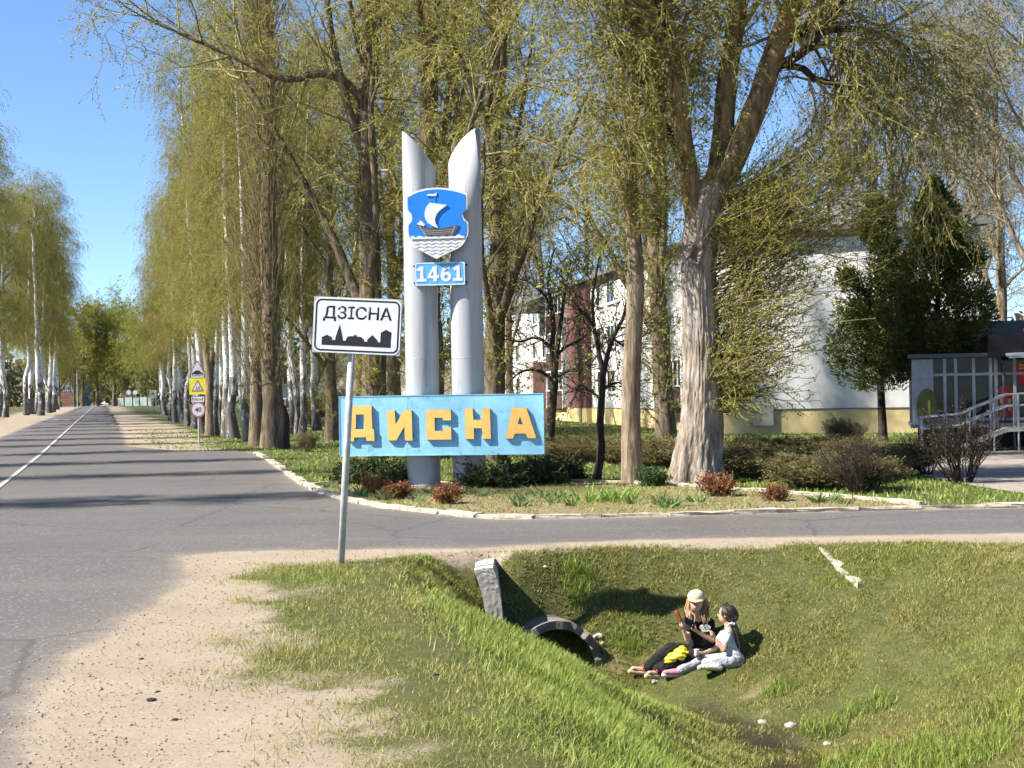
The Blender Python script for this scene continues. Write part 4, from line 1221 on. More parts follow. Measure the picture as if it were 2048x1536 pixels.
def birch_bark():
    m, nt = newmat('birch_bark')
    v = coords(nt, (5, 5, 14))
    n1 = noise(nt, v, 1.0, 5, 0.65, 0.2)
    n2 = noise(nt, coords(nt, (3.5, 3.5, 1.1)), 1.0, 6, 0.7, 0.5)
    z = N(nt, 'SeparateXYZ', Vector=coords(nt)).outputs[2]
    foot = mth(nt, 'MULTIPLY', mth(nt, 'SUBTRACT', 5.0, z, clamp=False), 0.055, clamp=True)
    foot = mth(nt, 'ADD', n2, mth(nt, 'MINIMUM', foot, 0.22))
    col = ramp(nt, n1, [(0.36, (0.05, 0.045, 0.042)), (0.44, (0.66, 0.64, 0.60)), (0.7, (0.74, 0.72, 0.68))])
    col = mixc(nt, ramp(nt, foot, [(0.56, (0, 0, 0)), (0.66, (0.92, 0.92, 0.92))]), col, (0.055, 0.048, 0.042))
    out(nt, principled(nt, col, 0.8, 0.2, bump(nt, n2, 0.6, 0.04)))
    return m
M_BIRCH = birch_bark()
M_WILLOW = bark_mat('willow_bark', (0.36, 0.295, 0.225), (0.09, 0.068, 0.05), 9, 1.7, 1.0, lichen=(0.38, 0.345, 0.30))
M_LIMB = bark_mat('limb_bark', (0.30, 0.20, 0.095), (0.055, 0.04, 0.025), 8, 1.6, 1.0, lichen=(0.26, 0.18, 0.07))
M_BARK = bark_mat('brown_bark', (0.24, 0.185, 0.12), (0.06, 0.045, 0.032), 10, 1.6, 1.0)
M_BARKL = bark_mat('tan_bark', (0.32, 0.245, 0.165), (0.09, 0.066, 0.045), 10, 1.6, 1.0)
M_BARKD = bark_mat('dark_bark', (0.075, 0.055, 0.045), (0.02, 0.016, 0.014), 14, 3, 0.8)
M_TWIG = leafmat('tan_twigs', [(0.12, 0.10, 0.035), (0.36, 0.30, 0.125), (0.20, 0.17, 0.055)], 0.0, 0.8)
M_TWIGB = leafmat('brown_twigs', [(0.11, 0.092, 0.035), (0.29, 0.24, 0.105), (0.18, 0.15, 0.058)], 0.0, 0.8)
M_TWIGG = leafmat('grey_twigs', [(0.16, 0.135, 0.095), (0.32, 0.275, 0.195), (0.23, 0.195, 0.13)], 0.0, 0.8)
M_TWIGD = leafmat('dark_twigs', [(0.022, 0.016, 0.013), (0.05, 0.037, 0.03)], 0.0, 0.8)
M_OLIVE = leafmat('olive_spring_leaves', [(0.17, 0.185, 0.022), (0.30, 0.285, 0.036), (0.22, 0.225, 0.03), (0.38, 0.335, 0.06), (0.14, 0.165, 0.024)], 0.45)
M_OLIVEB = leafmat('brownish_catkins_and_leaves', [(0.13, 0.115, 0.032), (0.20, 0.16, 0.05), (0.10, 0.095, 0.03), (0.22, 0.175, 0.065)], 0.35)
M_GREENL = leafmat('fresh_green_leaves', [(0.16, 0.20, 0.025), (0.26, 0.28, 0.035), (0.20, 0.23, 0.03), (0.32, 0.32, 0.055)], 0.45)
M_GREYL2 = leafmat('grey_olive_leaves', [(0.12, 0.115, 0.045), (0.19, 0.175, 0.075), (0.15, 0.14, 0.055), (0.21, 0.185, 0.085)], 0.35)
M_THUJA = leafmat('thuja_sprays', [(0.028, 0.045, 0.011), (0.058, 0.078, 0.017), (0.12, 0.122, 0.026), (0.036, 0.06, 0.014), (0.19, 0.175, 0.04)], 0.2)

def crown_mesh(name, branch, leaf):              # twigs and leaves together, two materials
    v, q = join([branch, leaf])
    return np_mesh(name, v, q, mi=np.repeat([0, 1], [len(branch[1]), len(leaf[1])]))

def meshes(name, trunk, branch, leaf):
    d = {}
    v, q = trunk; d['trunk'] = np_mesh(name+'_trunk', v, q, smooth=True)
    d['crown'] = crown_mesh(name+'_crown', branch, leaf)
    return d

def put(name, label, cat, d, mats, loc, rz=0.0, sc=1.0, group=None, tilt=None):
    t = thing(name, label, cat, loc, rz, group)
    t.scale = (sc, sc, sc) if not isinstance(sc, tuple) else sc
    if tilt: t.rotation_euler = (tilt[0], tilt[1], rz)
    obj('trunk', d['trunk'], mats['trunk'], t)
    o = obj('crown', d['crown'], [mats['branches'], mats['crown']], t); o['kind'] = 'stuff'
    return t

def trunk_line(rg, h, r0, K=16, wob=0.05, lean=0.0, tip=0.1):
    z = np.linspace(0, h, K)
    off = np.cumsum(rg.normal(size=(K, 2))*wob*h/K, 0); off -= off[0]
    x = off[:, 0]+lean*z
    P = np.stack([x, off[:, 1], z], 1)[None]
    P[0, 0, 2] = -0.25
    r_ = r0*np.interp(z/h, [0, 0.03, 0.12, 0.6, 1], [1.45, 1.1, 1.0, 0.55, tip])[None]
    return P, r_

def make_birch(seed, h=23.0, r0=0.17, lf=13, low=0.25, dens=1.0):
    rg = np.random.default_rng(seed)
    T, tr = trunk_line(rg, h, r0, 18, 0.07)
    b1, r1 = grow(rg, T, tr, int(56*dens), low, 0.985, lambda t: 2.5*np.clip(1.08-t, 0.03, 1)**0.55+0.4, (22, 48), 7, 0.07, (0, 0, -0.05), 0.05, 0.5)
    b2, r2 = grow(rg, b1, r1, 6, 0.2, 1, 1.2, (25, 60), 5, 0.12, (0, 0, -0.5), 0.018, 0.6)
    b3, r3 = grow(rg, b2, r2, 7, 0.15, 1, 1.25, (20, 70), 4, 0.10, (0, 0, -1.7), 0.007, 0.7, bend=0.4)
    lv = leaves(rg, b3, lf, 0.062, 0.05, 0.6, aspect=0.42)
    return meshes('birch', tubes(T, tr, 10), join([tubes(b1, r1, 4), tubes(b2, r2, 3), tubes(b3, np.maximum(r3, 0.004), 3)]), lv)

def make_poplar(seed, h=25.0, r0=0.40, shoots=190, limbs=11, lf=8, lsize=0.085, droop=-0.5, low=0.22, spread=7.5, n2=9, n3=6, n4=5, extra=None):
    rg = np.random.default_rng(seed)
    T, tr = trunk_line(rg, h, r0, 18, 0.05)
    lim, rl = grow(rg, T, tr, limbs, low, 0.93, lambda t: spread*np.clip(1.15-t, 0.1, 1)+1.2, (20, 48), 9, 0.09, (0, 0, 0.35), 0.15, 0.5)
    tk = [tubes(T, tr, 14), tubes(lim, rl, 7)]
    if extra is not None:
        tk.append(tubes(extra[0], extra[1], 7))
        t_ = np.linspace(0, extra[0].shape[1]-1, 9).astype(int)
        lim = np.concatenate([lim, extra[0][:, t_], extra[0][:, t_]]); rl = np.concatenate([rl, extra[1][:, t_], extra[1][:, t_]])
    b2, r2 = grow(rg, lim, rl, n2, 0.15, 1, 2.6, (25, 65), 6, 0.13, (0, 0, 0.1), 0.045, 0.55)
    b3, r3 = grow(rg, b2, r2, n3, 0.15, 1, 1.35, (25, 70), 5, 0.16, (0, 0, droop*0.6), 0.016, 0.6)
    b4, r4 = grow(rg, b3, r3, n4, 0.1, 1, 0.75, (20, 75), 3, 0.25, (0, 0, droop), 0.008, 0.7)
    sh, rs = grow(rg, T, tr, shoots, 0.05, 0.97, 1.5, (25, 80), 5, 0.13, (0, 0, 0.2), 0.014, 0.5, 0.5)
    s2, rs2 = grow(rg, sh, rs, 5, 0.2, 1, 0.55, (20, 70), 4, 0.18, (0, 0, 0.1), 0.008, 0.7)
    ls = [leaves(rg, b4, lf, lsize, 0.05, 0.3, aspect=0.3), leaves(rg, s2, 8, lsize, 0.05, 0.1, aspect=0.3), leaves(rg, sh, 6, lsize, 0.05, 0.1, aspect=0.3)]
    return meshes('poplar', join(tk), join([tubes(b2, r2, 4), tubes(b3, np.maximum(r3, 0.008), 3), tubes(b4, np.maximum(r4, 0.006), 3), tubes(sh, np.maximum(rs, 0.008), 3), tubes(s2, np.maximum(rs2, 0.006), 3)]), join(ls))

def make_column(seed, h=27.0, r0=0.36):
    rg = np.random.default_rng(seed)
    T, tr = trunk_line(rg, h, r0, 18, 0.03)
    sh, rs = grow(rg, T, tr, 560, 0.04, 0.97, lambda t: 2.6+1.2*rg.random(len(t)), (8, 26), 7, 0.05, (0, 0, 0.22), 0.022, 0.5, 0.4)
    s2, r2 = grow(rg, sh, rs, 4, 0.15, 1, 0.9, (10, 40), 4, 0.09, (0, 0, 0.2), 0.009, 0.7)
    lv = join([leaves(rg, s2, 5, 0.06, 0.04, 0.1), leaves(rg, sh, 3, 0.06, 0.04, 0.1)])
    return meshes('columnar_poplar', tubes(T, tr, 12), join([tubes(sh, np.maximum(rs, 0.008), 3), tubes(s2, np.maximum(r2, 0.006), 3)]), lv)

BM = {'trunk': M_BIRCH, 'branches': M_TWIGB, 'crown': M_OLIVE}
BMB = {'trunk': M_BIRCH, 'branches': M_TWIGB, 'crown': M_OLIVEB}
PM = {'trunk': M_BARK, 'branches': M_TWIG, 'crown': M_OLIVE}
GM = {'trunk': M_BARKL, 'branches': M_TWIGG, 'crown': M_GREYL2}
CM = {'trunk': M_BARK, 'branches': M_TWIGB, 'crown': M_OLIVEB}
birches = [make_birch(1, 23, 0.20), make_birch(2, 25, 0.22), make_birch(3, 21, 0.18)]
# meshes keep the materials of the first object that uses them; brownish twin set for the nearer row
ORD = ['first', 'second', 'third', 'fourth', 'fifth', 'sixth', 'seventh', 'eighth', 'ninth', 'tenth', 'eleventh', 'twelfth', 'thirteenth', 'fourteenth', 'fifteenth', 'sixteenth', 'seventeenth', 'eighteenth', 'nineteenth', 'twentieth']
rb = random.Random(3)

# row right of the main road (base pixels read off the photograph)
right_row = [(341, 842, 1.0), (352, 845, 1.05), (376, 853, 1.0), (389, 858, 1.1), (409, 867, 0.92), (432, 872, 0.8), (453, 876, 1.05), (463, 877, 0.95), (472, 878, 0.9), (487, 856, 1.0), (498, 884, 0.95), (578, 869, 0.8), (595, 869, 0.85), (604, 870, 0.85), (445, 850, 1.0), (366, 838, 1.1), (330, 831, 1.1), (322, 827, 1.05), (418, 846, 1.1), (635, 862, 1.0)]
right_row.sort()
for i, (px, py, s) in enumerate(right_row):
    p = GH(px, py)
    d = birches[i % 3]
    zs = np.interp(px, [320, 350, 420, 500, 640], [0.66, 0.70, 0.78, 0.78, 0.8])
    t = put('birch_tree', 'white-trunked birch right of the road, %s from the left in its grove' % ORD[i], 'tree', d, BM, p, rb.random()*6.28, (s*0.95, s*0.95, zs*rb.uniform(0.94, 1.06)), 'birches right of the road', (rb.uniform(-.03, .03), rb.uniform(-.03, .03)))
# row left of the main road: runs from beside the camera to the far end, most of it outside the frame
k = 0
seen = []
for y in list(np.arange(24, 139, 8.5))+[146, 150, 155, 159, 163, 167, 172, 178, 186, 196, 208, 222, 240]:
    x = main_c(y)-8.2+rb.uniform(-1.2, 1.2)+(2.6 if y > 150 else 0)
    vis = x/y > -0.352
    d = birches[k % 3]; k += 1
    t = put('birch_tree', 'tmp', 'tree', d, BM, (x, y, H(x, y)), rb.random()*6.28, (1.45, 1.45, rb.uniform(0.9, 1.05)*(1.08 if y < 168 else 0.95)) if y > 100 else rb.uniform(0.72, 0.85), 'birches left of the road', (rb.uniform(-.03, .03), rb.uniform(-.03, .03)))
    (seen.append((x/y, t)) if vis else tag(t, 'birch left of the road casting its shadow across the asphalt'))
seen.sort(key=lambda q: q[0])
for i, (_, t) in enumerate(seen):
    tag(t, 'slender birch left of the road, %s trunk from the picture edge' % ORD[i])
# ------------------------------------------------------------------ the old willow beside the bed
WY = 29.3
wp = G(1391, 968)
def wl_(pts, dy=None):                          # pixel polyline on the tree's own depth -> local points
    o = []
    for i, (px, py) in enumerate(pts):
        q = D(px, py, WY)
        o.append((q.x-wp.x, 0.0 if dy is None else dy[i], q.z))
    return o
def barked(P, RR, S, amp, seed, ridges=17, per=3.2):
    """tube with real bark ridges and flutes"""
    V, Q = tubes(P, RR, S)
    K = P.shape[1]
    V = V.reshape(K, S, 3); c = P[0][:, None, :]
    rg_ = np.random.default_rng(seed)
    ang = 2*np.pi*np.arange(S)/S
    zl = np.concatenate([[0], np.cumsum(np.linalg.norm(np.diff(P[0], axis=0), axis=1))])
    A, Z = np.meshgrid(ang, zl)
    c_ = float(np.mean(RR[0]))*2*np.pi/0.085*0.5            # plates about 8 cm wide
    wv_ = A/(2*np.pi)*c_
    def rdg(f1, f2, sd): return 1-np.abs(2*vnoise(wv_.ravel()*f1, Z.ravel()*f2, 1.0, sd)-1).reshape(A.shape)
    n0_ = vnoise(A.ravel()*1.5, Z.ravel()*1.2, 1.0, seed+9).reshape(A.shape)
    dsp = amp*(0.8*(0.55-rdg(1.5, 1.3, seed)**1.6)+0.7*(0.55-rdg(3.1, 2.6, seed+2)**1.6)+0.45*(rdg(6.0, 7.0, seed+5)-0.5)+0.4*(n0_-0.5))
    fl = 0.10*np.exp(-Z/0.55)*(np.cos(A*5+1.0)+0.6*np.cos(A*8))
    d_ = nrm(V-c)
    V = V+d_*(dsp*np.clip(RR[0][:, None]/0.3, 0.25, 1.2)+fl*(RR[0][:, None] > 0.3))[:, :, None]
    return V.reshape(-1, 3), Q

def make_willow():
    rg = np.random.default_rng(42)
    px = 0.0099
    T, tr = line(wl_([(1391, 990), (1392, 955), (1395, 910), (1402, 850), (1404, 780), (1402, 690), (1399, 600), (1398, 520), (1404, 455), (1416, 410), (1432, 370)]), [0.66, 0.56, 0.46, 0.42, 0.38, 0.36, 0.335, 0.33, 0.34, 0.33, 0.30], 150)
    LA, ra = line(wl_([(1396, 470), (1388, 420), (1375, 340), (1358, 240), (1342, 130), (1322, 10), (1300, -130), (1285, -300)], [0, -.05, -.1, -.2, -.3, -.4, -.5, -.6]), [0.22, 0.21, 0.19, 0.175, 0.165, 0.15, 0.12, 0.06], 30)
    LB, rb_ = line(wl_([(1428, 390), (1440, 340), (1448, 280), (1455, 200), (1466, 110), (1484, 10), (1500, -120), (1510, -300)], [0, .1, .2, .3, .4, .5, .6, .7]), [0.26, 0.24, 0.215, 0.205, 0.195, 0.18, 0.14, 0.07], 30)
    LC, rc = line(wl_([(1436, 375), (1462, 325), (1490, 265), (1514, 205), (1542, 120), (1568, 45), (1592, -40), (1615, -180), (1640, -330)], [0, -.05, -.1, -.15, -.2, -.3, -.4, -.5, -.6]), [0.27, 0.26, 0.24, 0.225, 0.215, 0.2, 0.18, 0.13, 0.06], 30)
    L1, r1_ = line(wl_([(1546, 115), (1572, 80), (1610, 64), (1655, 55), (1720, 45), (1790, 58), (1850, 95), (1900, 150)], [0, 0, .2, .3, .5, .6, .7, .8]), [0.11, 0.10, 0.09, 0.08, 0.06, 0.045, 0.03, 0.015], 22)
    L2, r2_ = line(wl_([(1538, 140), (1570, 128), (1605, 108), (1638, 70), (1670, 20), (1710, -60), (1760, -160)], [0, -.2, -.4, -.5, -.6, -.7, -.8]), [0.11, 0.10, 0.09, 0.08, 0.07, 0.05, 0.02], 22)
    L3, r3_ = line(wl_([(1574, 132), (1605, 140), (1628, 160), (1670, 165), (1715, 176), (1760, 205), (1800, 260), (1825, 330)], [0, -.1, -.1, .1, .2, .3, .4, .5]), [0.07, 0.07, 0.065, 0.05, 0.04, 0.03, 0.02, 0.01], 22)
    L4, r4_ = line(wl_([(1378, 350), (1350, 280), (1318, 215), (1290, 150), (1250, 90), (1200, 40)], [0, .2, .4, .6, .8, 1.0]), [0.11, 0.09, 0.075, 0.06, 0.045, 0.02], 22)
    L5, r5_ = line(wl_([(1345, 140), (1325, 60), (1290, -20), (1240, -80), (1180, -130)], [-.3, -.5, -.8, -1.0, -1.2]), [0.10, 0.085, 0.07, 0.05, 0.02], 22)
    L6, r6_ = line(wl_([(1485, 10), (1510, -60), (1560, -140), (1630, -190)], [.5, .9, 1.4, 1.9]), [0.10, 0.085, 0.06, 0.02], 22)
    trunk = barked(T, tr, 240, 0.030, 4, 30, 2.2)
    limbs = [barked(a, b, 40, 0.028, 7+i, 11) for i, (a, b) in enumerate(((LA, ra), (LB, rb_), (LC, rc)))]
    thin = [tubes(a, b, 9) for a, b in ((L1, r1_), (L2, r2_), (L3, r3_), (L4, r4_), (L5, r5_), (L6, r6_))]
    def k9(a): return a[:, np.linspace(0, a.shape[1]-1, 9).astype(int)]
    par = np.concatenate([k9(x) for x in (L1, L2, L3, L4, L5, L6)]); rp_ = np.concatenate([k9(x) for x in (r1_, r2_, r3_, r4_, r5_, r6_)])
    up = np.concatenate([k9(x) for x in (LA, LB, LC)]); ru = np.concatenate([k9(x) for x in (ra, rb_, rc)])
    b2a, q2a = grow(rg, par, rp_, 20, 0.2, 1, 2.0, (30, 75), 7, 0.15, (0, 0, -0.15), 0.04, 0.5)
    b2b, q2b = grow(rg, up, ru, 11, 0.55, 1, 2.6, (30, 70), 7, 0.13, (0, 0, 0.15), 0.05, 0.4)
    b2 = np.concatenate([b2a, b2b]); q2 = np.concatenate([q2a, q2b])
    b3, q3 = grow(rg, b2, q2, 8, 0.15, 1, 1.2, (25, 70), 6, 0.18, (0, 0, -0.7), 0.013, 0.6)
    b4, q4 = grow(rg, b3, q3, 6, 0.1, 1, 0.62, (20, 75), 3, 0.25, (0, 0, -0.8), 0.007, 0.7)
    # dense water shoots on the right of the trunk and a few hanging from the left limb
    seg = k9(T[:, 37:143]); rs = k9(tr[:, 37:143])
    s1, e1 = grow(rg, seg, rs, 330, 0.10, 1.0, lambda t: 0.8+2.1*np.clip(np.sin(np.clip(t*1.05, 0, 1)*np.pi*0.72), 0, 1), (42, 88), 7, 0.10, (0.25, -0.1, 0.22), 0.016, 0.2, 0.45, bias=(3.2, -1.1, 0))
    s2, e2 = grow(rg, s1, e1, 8, 0.2, 1, 0.55, (20, 70), 4, 0.2, (0, 0, 0.12), 0.007, 0.7)
    s3, e3 = grow(rg, k9(LA), k9(ra), 70, 0.12, 0.75, 0.8, (35, 85), 5, 0.18, (-0.1, 0, -0.5), 0.012, 0.3, 0.4)
    s4, e4 = grow(rg, s3, e3, 5, 0.2, 1, 0.45, (20, 70), 4, 0.2, (0, 0, -0.4), 0.006, 0.7)
    lv = join([leaves(rg, b4, 5, 0.055, 0.03, 0.3), leaves(rg, s2, 12, 0.045, 0.03, 0.0, aspect=0.32), leaves(rg, s1, 4, 0.05, 0.03, 0), leaves(rg, s4, 6, 0.05, 0.03, 0.2)])
    br = join([tubes(b2, q2, 5), tubes(b3, np.maximum(q3, 0.006), 3), tubes(b4, np.maximum(q4, 0.0045), 3), tubes(s1, np.maximum(e1, 0.006), 3), tubes(s2, np.maximum(e2, 0.0045), 3), tubes(s3, np.maximum(e3, 0.005), 3), tubes(s4, np.maximum(e4, 0.0045), 3)])
    return trunk, limbs, thin, br, lv
wt, wlimbs, wthin, wbr, wlv = make_willow()
WIL = thing('willow_tree', 'huge old willow with pale furrowed trunk and forked limbs beside the bed', 'tree', (wp.x, WY, 0))
obj('trunk', np_mesh('willow_trunk', *wt, smooth=True), M_WILLOW, WIL)
for v, q in wlimbs: obj('limb', np_mesh('willow_limb', v, q, smooth=True), M_LIMB, WIL)
for v, q in wthin: obj('bough', np_mesh('willow_bough', v, q, smooth=True), M_BARKD, WIL)
o = obj('crown', crown_mesh('willow_crown', wbr, wlv), [M_TWIG, M_OLIVE], WIL); o['kind'] = 'stuff'
# healed knot rings on the trunk
def knot(px, py, w_, h_, r_, dep):
    c = wl_([(px, py)])[0]
    pts, rad = [], []
    for k in range(21):
        a = 2*math.pi*k/20
        pts.append((c[0]+w_*math.cos(a)+0.03*math.sin(3*a), -dep, c[2]+h_*math.sin(a)+0.02*math.cos(2*a))); rad.append(r_*(1+0.3*math.sin(2.3*a)))
    MB().tube(pts, rad, 8, cap=False).build('knot', M_WILLOW, WIL, smooth=True)
    MB().prism(disc(c[0], c[2], w_*0.8, 12), -dep+0.02, -dep+0.10).build('knot_hollow', M_BARK, WIL)
knot(1387, 510, 0.13, 0.19, 0.045, 0.335)

# ------------------------------------------------------------------ leaning young willow left of it
LY = 29.8
lpnt = G(1264, 962)
def ll_(pts, Y, base): return [((D(a, b, Y).x-base.x), 0.0, D(a, b, Y).z) for a, b in pts]
rg = np.random.default_rng(5)
T, tr = line(ll_([(1264, 975), (1264, 930), (1262, 860), (1262, 770), (1268, 650), (1271, 545), (1264, 440), (1259, 350), (1262, 250), (1268, 120), (1276, 0), (1282, -150), (1285, -300)], LY, lpnt), [0.26, 0.21, 0.19, 0.185, 0.18, 0.165, 0.155, 0.145, 0.13, 0.115, 0.10, 0.07, 0.03], 70)
Tk = T[:, ::7][:, :10]; trk = tr[:, ::7][:, :10]
a1, q1 = grow(rg, Tk, trk, 26, 0.50, 1, lambda t: 1.2+2.2*t, (30, 70), 6, 0.14, (0, 0, -0.05), 0.035, 0.4)
a2, q2 = grow(rg, a1, q1, 8, 0.15, 1, 1.0, (25, 70), 5, 0.18, (0, 0, -0.6), 0.012, 0.6)
a3, q3 = grow(rg, a2, q2, 6, 0.1, 1, 0.6, (20, 75), 4, 0.2, (0, 0, -0.8), 0.006, 0.7)
h1, e1 = grow(rg, Tk, trk, 150, 0.48, 1, 0.8, (35, 85), 5, 0.16, (0, 0, -0.25), 0.010, 0.3, 0.5)
h2, e2 = grow(rg, h1, e1, 5, 0.15, 1, 0.5, (20, 70), 4, 0.2, (0, 0, -0.5), 0.006, 0.7)
LT = thing('leaning_willow', 'slim willow with pale tan trunk just left of the huge willow', 'tree', (lpnt.x, LY, 0))
obj('trunk', np_mesh('trunk', *barked(T, tr, 56, 0.022, 21, 13), smooth=True), M_BARKL, LT)
o = obj('crown', crown_mesh('crown', join([tubes(a1, q1, 5), tubes(a2, np.maximum(q2, .006), 3), tubes(a3, np.maximum(q3, .0045), 3), tubes(h1, np.maximum(e1, .005), 3), tubes(h2, np.maximum(e2, .0045), 3)]),
        join([leaves(rg, a3, 6, 0.06, 0.03, 0.3, aspect=0.32), leaves(rg, h2, 8, 0.06, 0.03, 0.2, aspect=0.32)])), [M_TWIG, M_OLIVE], LT); o['kind'] = 'stuff'

# ------------------------------------------------------------------ two dark saplings
def sapling(name, label, Y, base, lines, seed):
    rg = np.random.default_rng(seed)
    t = thing(name, label, 'tree', (base.x, Y, 0))
    tk, par, pr_2 = [], [], []
    for i, (pts, rad) in enumerate(lines):
        P, q = line([((D(a, b, Y).x-base.x), (0.35*math.sin(i*2.1+j*0.5) if i > 0 else 0)*min(1, j/3), D(a, b, Y).z) for j, (a, b) in enumerate(pts)], rad, 14)
        tk.append(tubes(P, q, 8))
        if i > 0: par.append(P[:, ::2][:, :7]); pr_2.append(q[:, ::2][:, :7])
    P = np.concatenate(par); q = np.concatenate(pr_2)
    b2, r2 = grow(rg, P, q, 14, 0.15, 1, 1.0, (30, 70), 5, 0.13, (0, 0, 0.25), 0.014, 0.5)
    b3, r3 = grow(rg, b2, r2, 6, 0.15, 1, 0.5, (25, 65), 4, 0.16, (0, 0, 0.1), 0.007, 0.6)
    obj('trunk', np_mesh('trunk', *join(tk), smooth=True), M_BARKD, t)
    o = obj('crown', crown_mesh('crown', join([tubes(b2, np.maximum(r2, .006), 3), tubes(b3, np.maximum(r3, .0045), 3)]), leaves(rg, b3, 3, 0.06, 0.03, 0.1)), [M_TWIGD, M_GREENL], t); o['kind'] = 'stuff'
sapling('young_tree', 'slim black-stemmed tree at the right end of the name board', 40.5, G(1098, 922),
        [([(1098, 930), (1099, 890), (1103, 840), (1107, 790), (1109, 750)], [.15, .125, .115, .105, .10]),
         ([(1109, 755), (1104, 700), (1107, 650), (1101, 600), (1095, 560), (1108, 500)], [.09, .075, .065, .05, .035, .02]),
         ([(1110, 755), (1114, 700), (1122, 640), (1130, 580), (1142, 520)], [.08, .07, .055, .04, .02]),
         ([(1106, 702), (1085, 680), (1065, 675), (1040, 683), (1005, 676)], [.05, .045, .035, .025, .012]),
         ([(1104, 760), (1080, 742), (1055, 740), (1030, 752), (1010, 780)], [.05, .045, .035, .025, .012]),
         ([(1110, 757), (1135, 742), (1160, 735), (1195, 728)], [.05, .04, .03, .012]),
         ([(1107, 720), (1130, 695), (1160, 680), (1185, 660)], [.045, .04, .03, .012]),
         ([(1102, 610), (1085, 585), (1060, 565), (1040, 560)], [.04, .03, .02, .01])], 9)
sapling('young_tree', 'forked dark young tree left of the slim willow', 31.0, G(1194, 962),
        [([(1193, 972), (1196, 940), (1203, 900), (1200, 855), (1203, 800), (1206, 745)], [.12, .09, .085, .08, .075, .07]),
         ([(1206, 750), (1200, 715), (1190, 665), (1184, 610), (1187, 570), (1196, 520)], [.06, .05, .04, .035, .03, .015]),
         ([(1207, 750), (1217, 700), (1230, 665), (1247, 630), (1262, 560)], [.055, .05, .045, .035, .015]),
         ([(1206, 780), (1220, 770), (1240, 765), (1260, 775)], [.035, .028, .02, .01]),
         ([(1203, 800), (1180, 780), (1160, 770), (1140, 785)], [.03, .025, .018, .01]),
         ([(1190, 660), (1172, 630), (1150, 610), (1130, 560)], [.03, .025, .018, .01]),
         ([(1225, 675), (1245, 690), (1265, 690)], [.03, .02, .01])], 19)

# ------------------------------------------------------------------ dark thujas by the shop
def make_thuja(seed, h, rmax, z0):
    rg = np.random.default_rng(seed)
    nc, per = 150, 120
    zc = z0+(h-z0)*rg.random(nc)**1.1
    uc = (zc-z0)/(h-z0)
    prof = rmax*np.interp(uc, [0, 0.06, 0.2, 0.4, 0.6, 0.8, 0.95, 1], [0.45, 0.8, 1.0, 0.9, 0.7, 0.42, 0.16, 0.03])
    ac = rg.random(nc)*2*np.pi
    rc = prof*rg.uniform(0.35, 1.25, nc)
    C_ = np.stack([rc*np.cos(ac), rc*np.sin(ac), zc-0.1*rc], 1)
    rad_ = np.interp(uc, [0, 0.7, 1], [0.42, 0.34, 0.16])*rg.uniform(0.7, 1.3, nc)
    par = np.repeat(np.arange(nc), per)
    off = nrm(rg.normal(size=(nc*per, 3)))*rg.random((nc*per, 1))**0.45
    P = C_[par]+off*rad_[par][:, None]*np.array([1, 1, 1.45])
    P[:, 2] = np.maximum(P[:, 2], z0-0.35)
    n = len(P); a = ac[par]
    outw = np.stack([np.cos(a), np.sin(a), np.full(n, 0.55)], 1)+0.7*off
    V, Q = [], []
    for k in range(3):
        d = nrm(outw+0.45*rg.normal(size=P.shape)+np.array([0, 0, 0.3]))
        s = nrm(np.cross(d, rg.normal(size=P.shape)))
        ln = (0.05+0.09*rg.random(n))[:, None]; w_ = ln*0.25
        p = P+0.05*rg.normal(size=P.shape)
        V.append(np.stack([p-d*ln*0.3, p+s*w_, p+d*ln, p-s*w_], 1).reshape(-1, 3))
    lv = np.concatenate(V); lq = np.arange(len(lv)).reshape(-1, 4)
    T, tr = trunk_line(rg, h*0.97, 0.14, 14, 0.03)
    b1, r1 = grow(rg, T, tr, 130, z0/h*0.9, 0.95, lambda t: rmax*0.95*np.clip(1.15-t, 0.1, 1), (45, 80), 6, 0.08, (0, 0, 0.35), 0.03, 0.4)
    b2, r2 = grow(rg, b1, r1, 6, 0.3, 1, 0.5, (20, 50), 4, 0.1, (0, 0, 0.3), 0.01, 0.6)
    return meshes('thuja', tubes(T, tr, 10), join([tubes(b1, r1, 4), tubes(b2, r2, 3)]), (lv, lq))
TM = {'trunk': M_BARKD, 'branches': M_TWIGD, 'crown': M_THUJA}
for i, (px, py, ph, rm, z0, lab) in enumerate(((1766, 884, 398, 1.45, 2.2, 'dark evergreen thuja nearer the white gable wall'), (1878, 893, 362, 1.5, 2.5, 'dark evergreen thuja in front of the shop, the taller of two'))):
    p = G(px, py); s = FPX/p.y
    put('thuja_tree', lab, 'tree', make_thuja(30+i, (py-ph)/s, rm, z0), TM, p, 0.7*i, 1.0, 'thujas by the shop')

# ------------------------------------------------------------------ poplars behind the monument and along the lawn
pops = [make_poplar(51, 25, 0.36, 330, 12, 11, 0.07, -0.7, 0.12), make_poplar(52, 23, 0.32, 300, 13, 11, 0.07, -0.7, 0.1)]
